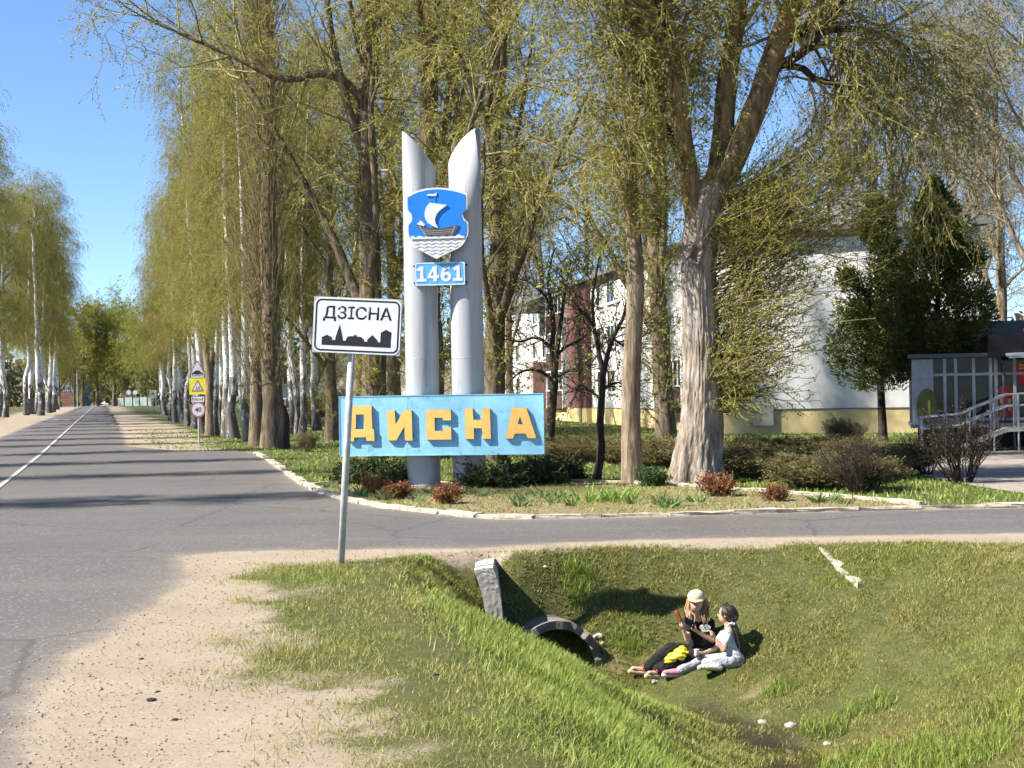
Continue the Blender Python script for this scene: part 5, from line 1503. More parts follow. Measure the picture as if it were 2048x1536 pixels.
# the tree whose long bough reaches out over the road
tb = D(742, 910, 44.0)
ex = line([((D(a, b, 44.0).x-tb.x), dy, D(a, b, 44.0).z) for (a, b), dy in zip([(738, 215), (690, 165), (640, 150), (590, 165), (540, 155), (480, 125), (420, 100), (360, 75), (310, 45), (268, 12)], [0, -.1, -.2, -.4, -.5, -.6, -.7, -.8, -.8, -.9])], [0.14, 0.13, 0.12, 0.11, 0.09, 0.075, 0.06, 0.045, 0.03, 0.015], 24)
put('poplar_tree', 'tall shaggy poplar behind the place-name sign, its bough reaching over the road', 'tree', make_poplar(57, 25, 0.36, 340, 10, 11, 0.07, -0.6, 0.1, extra=ex, n4=4), PM, (tb.x, 44.0, 0), 0.0, 1.0, 'poplars behind the monument')
def place_poplars(lst, protos, mats, group, rr):
    for i, (px, Y, s, lab, nm) in enumerate(lst):
        x = D(px, 850, Y).x
        put(nm, lab, 'tree', protos[i % len(protos)], mats, (x, Y, H(x, Y)), rr.random()*6.28, s, group, (rr.uniform(-.02, .02), rr.uniform(-.02, .02)))
rp2 = random.Random(8)
place_poplars([(866, 43, 1.0, 'shaggy poplar rising between the two silver pillars', 'poplar_tree'),
               (986, 41, 0.92, 'poplar with ivy-like shoots just right of the silver pillars', 'poplar_tree'),
               (663, 62, 0.68, 'poplar with dark leaning trunk left of the name board', 'poplar_tree'),
               (790, 66, 0.95, 'poplar seen over the place-name sign, deeper in the grove', 'poplar_tree'),
               (930, 74, 1.0, 'poplar deep behind the right pillar', 'poplar_tree'),
               (1332, 38, 0.78, 'leafy poplar between the slim willow and the huge willow', 'poplar_tree'),
               (720, 84, 0.85, 'distant poplar over the small white house', 'poplar_tree'),
               (628, 95, 0.62, 'distant poplar left of the small white house', 'poplar_tree')], pops, PM, 'poplars behind the monument', rp2)
# brown columnar poplars at the road mouth
cols = [make_column(61), make_column(62, 24, 0.3)]
p = GH(545, 896); put('columnar_poplar', 'brown columnar poplar with upright shoots at the corner of the kerb', 'tree', cols[0], CM, p, 0.3, 1.0, 'columnar poplars')
p = GH(516, 893); put('columnar_poplar', 'darker slim columnar poplar just left of the corner one', 'tree', cols[1], CM, p, 1.3, 0.92, 'columnar poplars')
st_p = GH(567, 898)
rg = np.random.default_rng(3)
T, tr = line([(0, 0, -0.2), (0.02, 0, 0.5), (0.06, 0, 1.1), (-0.05, 0, 1.6)], [0.26, 0.2, 0.17, 0.11], 24)
v, q = barked(T, tr, 24, 0.02, 31, 9)
stump = thing('tree_stump', 'dark broken stump leaning beside the corner poplar', 'stump', st_p)
obj('trunk', np_mesh('trunk', v, q, smooth=True), M_BARKD, stump)
MB().prism([(-0.15, 1.58), (0.03, 1.55), (0.05, 1.7), (-0.05, 1.82)], -0.09, 0.06).build('splinter', M_BARKD, stump)
# lopped trunk beside the speed sign
lp_p = GH(421, 872); s = FPX/lp_p.y
def lo(a, b, dy=0.0): return ((a-421)/s, dy, (872-b)/s)
T, tr = line([lo(421, 880), lo(421, 840), lo(421, 790), lo(419, 740), lo(414, 700), lo(414, 660), lo(420, 620)], [0.30, 0.24, 0.22, 0.2, 0.16, 0.12, 0.10], 40)
T2, tr2 = line([lo(420, 745), lo(423, 730), lo(426, 715), lo(427, 703)], [0.14, 0.15, 0.15, 0.15], 16)
lop = thing('lopped_tree', 'lopped pale trunk with a sawn limb behind the speed limit sign', 'tree', lp_p)
obj('trunk', np_mesh('trunk', *barked(T, tr, 32, 0.02, 41, 11), smooth=True), M_BARKL, lop)
obj('sawn_limb', np_mesh('limb', *barked(T2, tr2, 20, 0.01, 43, 9), smooth=True), M_BARKL, lop)
M_CUT = surf('fresh_cut_wood', (0.62, 0.50, 0.30), (0.5, 0.38, 0.2), 12, 0.8)
c = lo(427, 702)
MB().tube([(c[0], 0, c[2]-0.02), (c[0]+0.015, -0.02, c[2]+0.015)], [0.15, 0.14], 16).build('sawn_face', M_CUT, lop)

# ------------------------------------------------------------------ pale willows right of and behind the flats
gw = [make_poplar(71, 22, 0.30, 90, 12, 6, 0.075, -1.2, 0.18, 8.5), make_poplar(72, 24, 0.32, 80, 13, 6, 0.075, -1.0, 0.15, 8.5)]
place_poplars([(1580, 92, 0.68, 'pale hazy willow directly behind the huge willow', 'willow_tree'),
               (1690, 84, 1.0, 'pale willow above the gable roof', 'willow_tree'),
               (1800, 88, 1.05, 'pale willow behind the nearer thuja', 'willow_tree'),
               (1910, 78, 0.95, 'pale willow behind the taller thuja', 'willow_tree'),
               (2010, 70, 0.95, 'pale willow behind the shop roof', 'willow_tree'),
               (2090, 62, 0.95, 'pale willow half out of the picture at the right edge', 'willow_tree'),
               (1760, 112, 1.1, 'far pale willow between the gable roof and the thujas', 'willow_tree'),
               (1960, 108, 1.1, 'far pale willow between the shop and the taller thuja', 'willow_tree')], gw, GM, 'pale willows behind the flats', rp2)
place_poplars([(1080, 118, 1.0, 'far pale tree over the left end of the flats', 'willow_tree'),
               (1180, 124, 1.0, 'far pale tree over the middle of the flats', 'willow_tree'),
               (1300, 122, 1.0, 'far pale tree behind the slim willow', 'willow_tree'),
               (1420, 120, 0.8, 'far pale tree behind the forked limbs of the huge willow', 'willow_tree'),
               (1020, 96, 0.85, 'pale tree at the near left end of the flats', 'willow_tree')], gw, GM, 'pale willows behind the flats', rp2)

# ------------------------------------------------------------------ trees closing the road
def make_round(seed, h, lf, mat):
    return make_poplar(seed, h, 0.3, 60, 16, lf, 0.20, -0.3, 0.14, h*0.36, 7, 5, 4)
rt = [make_round(81, 17, 9, 0), make_round(82, 15, 7, 0)]
far_list = [(165, 318, 1.25, 0, CM, 'brownish round tree left of the road end'), (195, 322, 1.2, 0, PM, 'olive round tree over the road end'), (228, 330, 1.45, 1, PM, 'tall yellow-green tree over the road end'), (255, 318, 1.25, 1, PM, 'bright green tree right of the road end'), (285, 300, 1.05, 1, PM, 'yellowish small tree before the pale fence'), (306, 262, 1.0, 0, CM, 'dark purplish tree behind the right crossing sign'), (150, 345, 1.0, 1, CM, 'bare tree beside the far grey building'), (120, 300, 0.9, 0, CM, 'thin tree left of the far grey building'), (100, 262, 1.0, 1, CM, 'low tree between birches and the far grey building')]
for i, (px, Y, s, k, mm, lab) in enumerate(far_list):
    x = D(px, 800, Y).x
    d = rt[k]
    t = put('roadside_tree', lab, 'tree', d, mm, (x, Y, H(x, Y)), i*1.3, s, 'trees closing the road')
    for ch in t.children:                              # the same shapes in their own colours
        for sl in ch.material_slots:
            sl.link = 'OBJECT'
    for ch in t.children:
        if ch.name.startswith('trunk'): ch.material_slots[0].material = M_BARK
        else:
            ch.material_slots[0].material = M_TWIG if mm is PM else M_TWIGG
            ch.material_slots[1].material = M_GREENL if mm is PM else M_OLIVE
# ------------------------------------------------------------------ far woods closing the horizon
rgw = np.random.default_rng(99)
nW = 46000
ang_ = rgw.uniform(-0.62, 0.62, nW)
dist = rgw.uniform(430, 620, nW)
dist = np.where(ang_ > -0.16, dist*0.42, dist)
X_ = np.tan(ang_)*dist; Y_ = dist
top = 9+9*vnoise(ang_*60, dist*0.02, 1.0, 5)+4*vnoise(ang_*190, dist*0.05, 1.0, 6)
Z_ = 1.2*(Y_ > 250)+top*rgw.random(nW)**0.8*np.where(dist > 300, 1.0, 0.62)
P_ = np.stack([X_, Y_, Z_], 1)
d1 = nrm(rgw.normal(size=P_.shape)); d2 = nrm(np.cross(d1, rgw.normal(size=P_.shape)))
s_ = (0.0030*dist*rgw.uniform(0.6, 1.3, nW))[:, None]
V_ = np.stack([P_-d1*s_, P_+d2*s_*0.6, P_+d1*s_, P_-d2*s_*0.6], 1).reshape(-1, 3)
M_WOOD = leafmat('far_wood', [(0.09, 0.085, 0.045), (0.14, 0.13, 0.055), (0.075, 0.075, 0.045), (0.16, 0.14, 0.07)], 0.2)
tag(obj('far_woods', np_mesh('far_woods', V_, np.arange(len(V_)).reshape(-1, 4)), M_WOOD), 'hazy olive woods far beyond the lawn and road end', 'woods', kind='stuff')
# ================================================================== hedge, shrubs, bed
M_HEDGEL = leafmat('hedge_leaves', [(0.10, 0.10, 0.025), (0.17, 0.15, 0.04), (0.13, 0.13, 0.03), (0.20, 0.17, 0.06)], 0.3)
M_HTWIG = leafmat('hedge_twigs', [(0.09, 0.066, 0.04), (0.22, 0.165, 0.10), (0.15, 0.115, 0.065)], 0.0, 0.8)
M_JUNI = leafmat('juniper_sprays', [(0.022, 0.04, 0.014), (0.05, 0.07, 0.02), (0.085, 0.10, 0.03), (0.03, 0.055, 0.018)], 0.1)
M_BARB = leafmat('barberry_leaves', [(0.20, 0.055, 0.025), (0.33, 0.12, 0.04), (0.16, 0.05, 0.03), (0.36, 0.19, 0.06)], 0.3)
M_STRAP = leafmat('bulb_leaves', [(0.09, 0.16, 0.05), (0.15, 0.22, 0.08), (0.12, 0.19, 0.05)], 0.3)
M_LILY = leafmat('day_lily_leaves', [(0.13, 0.23, 0.03), (0.22, 0.33, 0.05), (0.17, 0.27, 0.04)], 0.35)
M_BOX = leafmat('box_leaves', [(0.03, 0.07, 0.02), (0.06, 0.12, 0.03), (0.04, 0.09, 0.025)], 0.2)

def stems(rg, n, r_base, spread, L, K=6, trop=0.2, rad=0.012, wob=0.09):
    a = rg.random(n)*2*np.pi; rr_ = r_base*np.sqrt(rg.random(n))
    p = np.stack([rr_*np.cos(a), rr_*np.sin(a), np.full(n, -0.05)], 1)
    th = np.radians(rg.uniform(spread[0], spread[1], n))
    a2 = a+rg.normal(size=n)*0.5
    d = np.stack([np.sin(th)*np.cos(a2), np.sin(th)*np.sin(a2), np.cos(th)], 1)
    ln = L*rg.uniform(0.7, 1.15, n); out_ = np.empty((n, K, 3)); out_[:, 0] = p
    for j in range(1, K):
        d = nrm(d+wob*rg.normal(size=d.shape)+np.array([0, 0, trop])/(K-1))
        out_[:, j] = out_[:, j-1]+d*(ln/(K-1))[:, None]
    return out_, (rad*rg.uniform(0.7, 1.2, n))[:, None]*np.linspace(1, 0.3, K)[None]

def make_shrub(seed, h, r_, n, spread, tw=7, lf=2, lsize=0.035, rad=0.012, n2=6):
    rg = np.random.default_rng(seed)
    s, q = stems(rg, n, r_, spread, h, rad=rad)
    b, qb = grow(rg, s, q, tw, 0.25, 1, h*0.38, (15, 45), 4, 0.12, (0, 0, 0.2), 0.006, 0.6)
    c, qc = grow(rg, b, qb, n2, 0.2, 1, h*0.18, (20, 60), 3, 0.15, (0, 0, 0.1), 0.004, 0.7)
    return crown_mesh('shrub', join([tubes(s, q, 4), tubes(b, np.maximum(qb, .0045), 3), tubes(c, np.maximum(qc, .004), 3)]), leaves(rg, c, lf, lsize, 0.03, 0.0))
hedge_p = [make_shrub(91, 1.05, 0.34, 46, (0, 32), 7, 3, 0.045), make_shrub(92, 1.0, 0.38, 50, (0, 36), 6, 3, 0.045)]
bare_p = [make_shrub(94, 1.15, 0.16, 40, (5, 48), 6, 1, 0.03, 0.015, 4), make_shrub(95, 1.0, 0.2, 36, (5, 42), 6, 1, 0.03, 0.014, 4)]
def shrub(name, label, d, mats, loc, rz, sc, group):
    t = thing(name, label, 'shrub', loc, rz, group); t.scale = (sc, sc, sc) if not isinstance(sc, tuple) else sc
    o = obj('foliage', d, list(mats), t); o['kind'] = 'stuff'
    return t
HM = (M_HTWIG, M_HEDGEL); DM = (M_TWIGD, M_OLIVEB)
rh = random.Random(4)
segs = [('behind the two dark young trees', [(1122, 921), (1150, 922), (1178, 923), (1206, 924), (1234, 926)], 1.15),
        ('between the slim willow and the huge willow', [(1296, 930), (1318, 932), (1340, 934)], 1.15),
        ('right of the huge willow trunk', [(1458, 946), (1484, 950), (1510, 953), (1536, 956), (1562, 958), (1588, 960)], 1.05),
        ('behind the front hedge near the carpet rack', [(1500, 915), (1540, 915), (1580, 916), (1620, 917), (1660, 918), (1700, 922)], 1.0),
        ('in the front hedge towards the shop', [(1612, 975), (1640, 977), (1668, 978), (1696, 979), (1724, 980), (1750, 955), (1778, 950), (1806, 947)], 1.0)]
k = 0
for where, pts, s in segs:
    for i, (px, py) in enumerate(pts):
        p = G(px, py)
        shrub('hedge_bush', 'brownish clipped hedge bush, %s from the left %s' % (ORD[i], where), hedge_p[k % 2], HM, p, rh.random()*6.28, (s*rh.uniform(0.9, 1.1), s*rh.uniform(0.9, 1.1), s*rh.uniform(0.40, 0.48)), 'hedge bushes'); k += 1
for px, py, s, lab in ((1716, 986, 0.7, 'dark leafless bush at the near end of the front hedge'), (1852, 950, 0.75, 'leafless fan-shaped bush before the taller thuja'), (1925, 966, 0.95, 'largest bare bush, spreading like a fan before the ramp')):
    shrub('bare_bush', lab, bare_p[k % 2], DM, G(px, py), rh.random()*6, s, 'bare bushes by the shop'); k += 1
for px, py, s, lab in ((640, 850, 1.6, 'leafy bush on the lawn before the small white house'), (690, 852, 1.5, 'leafy bush right of another before the small white house'), (610, 846, 1.4, 'leafy bush left of the bush pair before the small white house'), (615, 905, 0.5, 'tiny pale shrub on the grass behind the kerb corner'), (1690, 893, 0.7, 'small bush lying on the lawn before the gable')):
    shrub('lawn_bush', lab, hedge_p[k % 2], HM, GH(px, py), rh.random()*6, s, 'bushes on the lawn'); k += 1

# ---- flower bed
def make_juniper(seed, rx, ry, h, n=46):
    rg = np.random.default_rng(seed)
    a = rg.random(n)*2*np.pi
    th = np.radians(rg.uniform(35, 80, n)); ln = np.hypot(rx*np.cos(a), ry*np.sin(a))*rg.uniform(0.6, 1.1, n)
    K = 7; d = np.stack([np.sin(th)*np.cos(a)*rx/ry, np.sin(th)*np.sin(a), np.cos(th)*h/ry*1.2], 1); d = nrm(d)
    P = np.zeros((n, K, 3)); P[:, 0] = np.stack([0.35*rx*(rg.random(n)-0.5), 0.3*ry*(rg.random(n)-0.5), np.zeros(n)], 1)
    for j in range(1, K):
        d = nrm(d+0.08*rg.normal(size=d.shape)+np.array([0, 0, -0.06])); P[:, j] = P[:, j-1]+d*(ln/(K-1))[:, None]
    P[:, :, 2] = np.clip(P[:, :, 2], 0.03, h)
    q = np.full((n, K), 0.008)
    b, qb = grow(rg, P, q, 11, 0.15, 1, 0.26, (20, 55), 4, 0.12, (0, 0, 0.15), 0.004, 0.6)
    lv = join([leaves(rg, b, 16, 0.06, 0.015, -0.4, aspect=0.22), leaves(rg, P, 30, 0.06, 0.02, -0.3, aspect=0.22)])
    return crown_mesh('juniper', join([tubes(P, q, 3), tubes(b, np.maximum(qb, .003), 3)]), lv)
JM = (M_TWIGD, M_JUNI)
for i, (px, py, rx, ry, h, lab) in enumerate(((752, 968, 0.75, 0.5, 0.62, 'dark juniper at the foot of the left pillar'), (800, 972, 0.5, 0.4, 0.42, 'smaller juniper against the left pillar base'), (985, 974, 0.65, 0.5, 0.52, 'low juniper spreading from the right pillar'), (1060, 968, 0.75, 0.55, 0.55, 'low juniper in the middle of the right-hand clump'), (1115, 962, 0.6, 0.5, 0.50, 'low juniper at the right end of the clump'), (708, 966, 0.4, 0.35, 0.35, 'small juniper left of the other junipers'))):
    shrub('juniper_bush', lab, make_juniper(110+i, rx, ry, h), JM, G(px, py), 0.0, 1.0, 'junipers round the monument')
BMt = (M_HTWIG, M_BARB)
bb = make_shrub(121, 0.30, 0.08, 30, (5, 60), 6, 3, 0.035, 0.006, 4)
for i, (px, py, s, lab) in enumerate(((748, 986, 0.9, 'rusty red barberry left of the pillars'), (798, 997, 0.85, 'rusty barberry before the left pillar'), (892, 1007, 0.95, 'red barberry between the two pillars'), (1432, 992, 1.1, 'largest red barberry at the foot of the huge willow'), (1552, 1002, 0.75, 'low rusty barberry at the narrow end of the bed'))):
    shrub('barberry_bush', lab, bb, BMt, G(px, py), i*1.1, s, 'barberries in the bed')
gb = make_shrub(122, 0.26, 0.07, 40, (0, 62), 6, 6, 0.03, 0.005, 4)
shrub('box_bush', 'small round green box bush left of the huge willow foot', gb, (M_HTWIG, M_BOX), G(1302, 972), 0, 1.15, None)

def blades(rg, P, L, W, lean, az=None, seg=2, curl=0.5, tipw=0.15):
    n = len(P)
    az = rg.random(n)*2*np.pi if az is None else az
    h = np.stack([np.cos(az), np.sin(az), np.zeros(n)], 1)
    s = np.stack([-np.sin(az), np.cos(az), np.zeros(n)], 1)
    th = lean; p = P.copy(); V = []
    rot = rg.random(n)*np.pi
    s = nrm(s*np.cos(rot)[:, None]+h*np.sin(rot)[:, None]*0.7)
    for j in range(seg+1):
        w_ = W*(1-(1-tipw)*(j/seg)**1.4)
        V += [p-s*w_[:, None]/2, p+s*w_[:, None]/2]
        d = h*np.sin(th)[:, None]+np.array([0, 0, 1.0])*np.cos(th)[:, None]
        p = p+d*(L/seg)[:, None]; th = th+curl*rg.uniform(0.4, 1.4, n)
    m = 2*(seg+1)
    V = np.stack(V, 1).reshape(-1, 3)
    b = (np.arange(n)*m)[:, None]
    Q = np.concatenate([b+np.array([[2*j, 2*j+1, 2*j+3, 2*j+2]]) for j in range(seg)], 1).reshape(-1, 4)
    return V, Q

def clump(seed, n, L, W, r_, lean=(0.1, 0.8), curl=0.35):
    rg = np.random.default_rng(seed)
    a = rg.random(n)*2*np.pi; rr_ = r_*np.sqrt(rg.random(n))
    P = np.stack([rr_*np.cos(a), rr_*np.sin(a), np.full(n, -0.01)], 1)
    return np_mesh('leaf_clump', *blades(rg, P, L*rg.uniform(0.6, 1.1, n), W*rg.uniform(0.7, 1.2, n), rg.uniform(*lean, n), a+rg.normal(size=n)*0.4, 4, curl, 0.1))
cl = [clump(131, 26, 0.30, 0.028, 0.10), clump(132, 20, 0.24, 0.03, 0.09), clump(133, 34, 0.36, 0.024, 0.16, (0.1, 1.0), 0.4)]
spots = [(1025, 1001, 1), (1055, 1003, 1), (1085, 996, 0), (1105, 1006, 1), (1130, 996, 0), (1145, 1012, 1), (1180, 1004, 2), (1205, 1000, 2), (1228, 1003, 2), (1250, 998, 2), (1270, 1008, 1), (1320, 1008, 0), (1345, 1012, 1), (1330, 1016, 1), (1395, 1004, 0), (1040, 1012, 1), (960, 992, 1), (690, 985, 1), (720, 992, 0), (770, 1000, 1), (835, 1002, 1), (1640, 1005, 1), (1660, 1002, 1), (1690, 1008, 1), (660, 975, 0), (860, 985, 1)]
names = {0: 'upright grey-green bulb leaves', 1: 'short tuft of bulb leaves', 2: 'bright arching day lily leaves'}
cnt = {0: 0, 1: 0, 2: 0}
for px, py, kd in sorted(spots):
    lab = '%s in the bed, %s of its kind from the left' % (names[kd], ORD[min(cnt[kd], 19)]); cnt[kd] += 1
    o = obj('leaf_clump', cl[kd], M_LILY if kd == 2 else M_STRAP)
    o.location = G(px, py); o.rotation_euler.z = px*0.7; sc = rh.uniform(1.0, 1.4); o.scale = (sc, sc, sc*rh.uniform(0.8, 1.15))
    tag(o, lab, 'plant', 'leaf clumps in the bed')
# ================================================================== culvert, slab and litter in the ditch
M_PIPE = surf('old_concrete_pipe', (0.22, 0.195, 0.165), (0.11, 0.097, 0.08), 5, 0.95, bs=0.7, bscale=22, stain=(0.10, 0.085, 0.065), stain_amt=0.8, stain_scale=2.5)
M_SLAB = surf('weathered_concrete_slab', (0.46, 0.42, 0.36), (0.34, 0.305, 0.255), 9, 0.95, bs=0.25, bscale=60, stain=(0.2, 0.17, 0.13), stain_amt=0.6)
pc = Vector((0.44, 16.08, -1.20)); pdir = Vector((0.22, -0.975, 0)).normalized()
CUL = thing('culvert_pipe', 'broken concrete culvert pipe opening under the side road', 'pipe', pc)
def pipe_mesh(ro, ri, ln):
    n, V, F = 40, [], []
    rr_ = random.Random(12)
    side = pdir.cross(Vector((0, 0, 1))).normalized()
    jag = [rr_.uniform(-0.035, 0.035) for _ in range(n)]
    for (d, r_) in ((-ln, ro), (-0.4, ro), (0.0, ro), (0.0, ri), (-0.4, ri), (-ln, ri)):
        for k in range(n):
            a = 2*math.pi*k/n
            j = jag[k] if d == 0.0 else 0
            p = pdir*(d+j)+side*(math.cos(a)*(r_+(jag[(k*3) % n]*0.25 if d == 0 else 0)))+Vector((0, 0, 1))*(math.sin(a)*r_)
            V.append(p)
    for i in range(5):
        for k in range(n):
            F.append((i*n+k, i*n+(k+1) % n, (i+1)*n+(k+1) % n, (i+1)*n+k))
    me = bpy.data.meshes.new('pipe'); me.from_pydata(V, [], F)
    bm = bmesh.new(); bm.from_mesh(me); bmesh.ops.recalc_face_normals(bm, faces=bm.faces[:]); bm.to_mesh(me); bm.free()
    return me
obj('pipe_ring', pipe_mesh(0.52, 0.43, 5.0), M_PIPE, CUL)
def rock(name, label, cat, pts, y0, y1, mat, seed, cuts=5, jit=0.003, lean=0.0, group=None):
    """an extruded block with broken, uneven faces"""
    me = MB().prism(pts, y0, y1).me(name)
    bm = bmesh.new(); bm.from_mesh(me)
    bmesh.ops.subdivide_edges(bm, edges=bm.edges[:], cuts=cuts, use_grid_fill=True)
    bmesh.ops.triangulate(bm, faces=bm.faces[:])
    r_ = random.Random(seed)
    for v in bm.verts: v.co += Vector((r_.uniform(-1, 1), r_.uniform(-1, 1), r_.uniform(-1, 1)))*jit
    bm.to_mesh(me); bm.free()
    o = obj(name, me, mat)
    return tag(o, label, cat, group)
sy0 = 15.95
rock('concrete_slab', 'weathered concrete slab standing on edge beside the culvert mouth', 'slab',
     [(D(a, b, sy0).x, D(a, b, sy0).z) for a, b in [(948, 1141), (966, 1137), (986, 1135), (994, 1158), (1000, 1190), (1006, 1240), (1008, 1300), (985, 1300), (972, 1230), (962, 1180)]], sy0, sy0+0.95, M_SLAB, 3)
s0, s1 = GH(1646, 1098), GH(1728, 1174)
d_ = (s1-s0)
nrm_ = Vector((-d_.y, d_.x, 0)).normalized()*0.07
me = bpy.data.meshes.new('kerb_stone')
K_ = 9; V = []
rr_ = random.Random(2)
for k in range(K_):
    c = s0+d_*(k/(K_-1)); c.z = H(c.x, c.y); wv = 0.6+0.5*k/(K_-1)
    for sgn in (-1, 1):
        q = c+nrm_*sgn*(wv+rr_.uniform(-.12, .12)); V.append((q.x, q.y, c.z+0.012+rr_.uniform(-.02, .02)))
    for sgn in (1, -1):
        q = c+nrm_*sgn*(wv+0.1); V.append((q.x, q.y, c.z-0.12))
F = [(4*i+j, 4*i+(j+1) % 4, 4*i+4+(j+1) % 4, 4*i+4+j) for i in range(K_-1) for j in range(4)]+[(0, 1, 2, 3), tuple(4*(K_-1)+j for j in (3, 2, 1, 0))]
me.from_pydata(V, [], F)
bm = bmesh.new(); bm.from_mesh(me); bmesh.ops.recalc_face_normals(bm, faces=bm.faces[:]); bm.to_mesh(me); bm.free()
M_PALE = surf('pale_concrete', (0.50, 0.45, 0.37), (0.22, 0.19, 0.12), 7, 0.95, bs=0.6, bscale=30)
tag(obj('sunken_concrete_strip', me, M_PALE), 'pale concrete strip sunk in the grass of the far bank', 'kerb')
# loose things on the ground
def pebble(px, py, r_, mat, name, label, cat, seed, group, flat=0.5):
    bm = bmesh.new(); bmesh.ops.create_icosphere(bm, subdivisions=2, radius=1)
    q = random.Random(seed); ph = [q.uniform(0, 6) for _ in range(3)]
    for v in bm.verts:
        k = 1+0.22*math.sin(3*v.co.x+ph[0])+0.18*math.sin(4*v.co.y+ph[1]); v.co *= k
        v.co = Vector((v.co.x*r_, v.co.y*r_*0.8, v.co.z*r_*flat))
    me = bpy.data.meshes.new(name); bm.to_mesh(me); bm.free()
    o = obj(name, me, mat); c = GH(px, py); o.location = c+Vector((0, 0, r_*flat*0.35)); o.rotation_euler = (0, 0, q.uniform(0, 6))
    return tag(o, label, cat, group)
M_STONE = surf('grey_stone', (0.42, 0.37, 0.31), (0.3, 0.26, 0.22), 20, 0.9)
M_BARKCHIP = surf('dark_chip', (0.05, 0.038, 0.028), (0.035, 0.028, 0.02), 20, 0.9)
stones = [(1309, 1366, 0.045, 'pale stone on the grass just below the feet'), (1195, 1275, 0.06, 'stone at the right side of the culvert mouth'), (1205, 1290, 0.045, 'lower stone at the right side of the culvert mouth'), (1090, 1140, 0.03, 'pale stone on the bank above the culvert'), (1527, 1447, 0.05, 'pale stone beside the wet ditch bottom'), (1580, 1455, 0.06, 'brown stone at the head of the puddle'), (1655, 1490, 0.04, 'stone at the right side of the puddle'), (58, 1433, 0.022, 'small pale stone in the sand near the asphalt'), (228, 1192, 0.03, 'stone in the sand at the road corner')]
for i, (px, py, r_, lab) in enumerate(stones): pebble(px, py, r_, M_STONE, 'stone', lab, 'stone', 60+i, 'loose stones')
chips = [(303, 1402, 0.035, 'longest dark bark chip on the sand'), (282, 1319, 0.022, 'dark bark chip in the middle of the sand'), (350, 1441, 0.022, 'dark chip on the sand below the longest one'), (118, 1363, 0.02, 'dark chip on the sand near the asphalt'), (86, 1508, 0.02, 'dark chip at the bottom of the sand'), (315, 1385, 0.018, 'tiny dark chip above the longest one'), (870, 1350, 0.03, 'black lump in the grass of the near bank')]
for i, (px, py, r_, lab) in enumerate(chips): pebble(px, py, r_, M_BARKCHIP, 'bark_chip', lab, 'debris', 80+i, 'bark chips', 0.35)
# puddle
M_WATER, ntw = newmat('ditch_water')
out(ntw, principled(ntw, (0.03, 0.022, 0.012), 0.08, 0.6, bump(ntw, noise(ntw, coords(ntw), 9, 3), 0.05, 0.02)))
wa = [(1.3, 9.0), (1.3, 13.0), (1.6, 14.3), (2.0, 14.7), (2.9, 14.7), (3.2, 13.5), (3.4, 11.0), (3.6, 9.0)]
zw = float(np.median(Hn([p[0] for p in [(2.2, 13.2), (2.35, 13.6), (2.4, 13.9)]], [13.2, 13.6, 13.9])))-0.03
me = bpy.data.meshes.new('puddle'); me.from_pydata([(p[0], p[1], zw) for p in wa], [], [tuple(range(len(wa)))[::-1]])
tag(obj('water', me, M_WATER), kind='structure')

# ================================================================== the two people
class Body:
    """overlapping rounded volumes fused into one skin"""
    T_ = {}
    def __init__(s):
        s.V, s.F, s.n = [], [], 0
        if not Body.T_:
            for k in (1, 2, 3):
                bm = bmesh.new(); bmesh.ops.create_icosphere(bm, subdivisions=k, radius=1)
                bm.verts.ensure_lookup_table()
                Body.T_[k] = (np.array([v.co[:] for v in bm.verts]), np.array([[v.index for v in f.verts] for f in bm.faces])); bm.free()
    def ell(s, c, r_, rot=None, sub=3):
        v, f_ = Body.T_[sub]
        q = v*np.array(r_ if not isinstance(r_, (int, float)) else (r_, r_, r_))
        if rot: q = q @ np.array(rot).T
        s.V.append(q+np.array(c)); s.F.append(f_+s.n); s.n += len(v); return s
    def limb(s, pts, rad, sq=1.0):
        P = [Vector(p) for p in pts]
        for i in range(len(P)-1):
            a, b = P[i], P[i+1]; n = max(2, int((b-a).length/(0.35*min(rad[i], rad[i+1]))))
            for k in range(n+1):
                t = k/n; s.ell(a.lerp(b, t), rad[i]+(rad[i+1]-rad[i])*t, sub=1 if rad[i] < 0.016 else 2)
        return s
    def fuse(s, name, voxel=0.007, smooth=6):
        me = np_mesh(name, np.concatenate(s.V), None, np.concatenate(s.F))
        o = bpy.data.objects.new(name, me); COL.objects.link(o)
        r_ = o.modifiers.new('r', 'REMESH'); r_.mode = 'VOXEL'; r_.voxel_size = voxel; r_.use_smooth_shade = True
        if smooth:
            q = o.modifiers.new('s', 'SMOOTH'); q.factor = 0.5; q.iterations = smooth
        bpy.context.view_layer.update()
        dg = bpy.context.evaluated_depsgraph_get()
        m2 = bpy.data.meshes.new_from_object(o.evaluated_get(dg))
        bpy.data.objects.remove(o)
        return m2
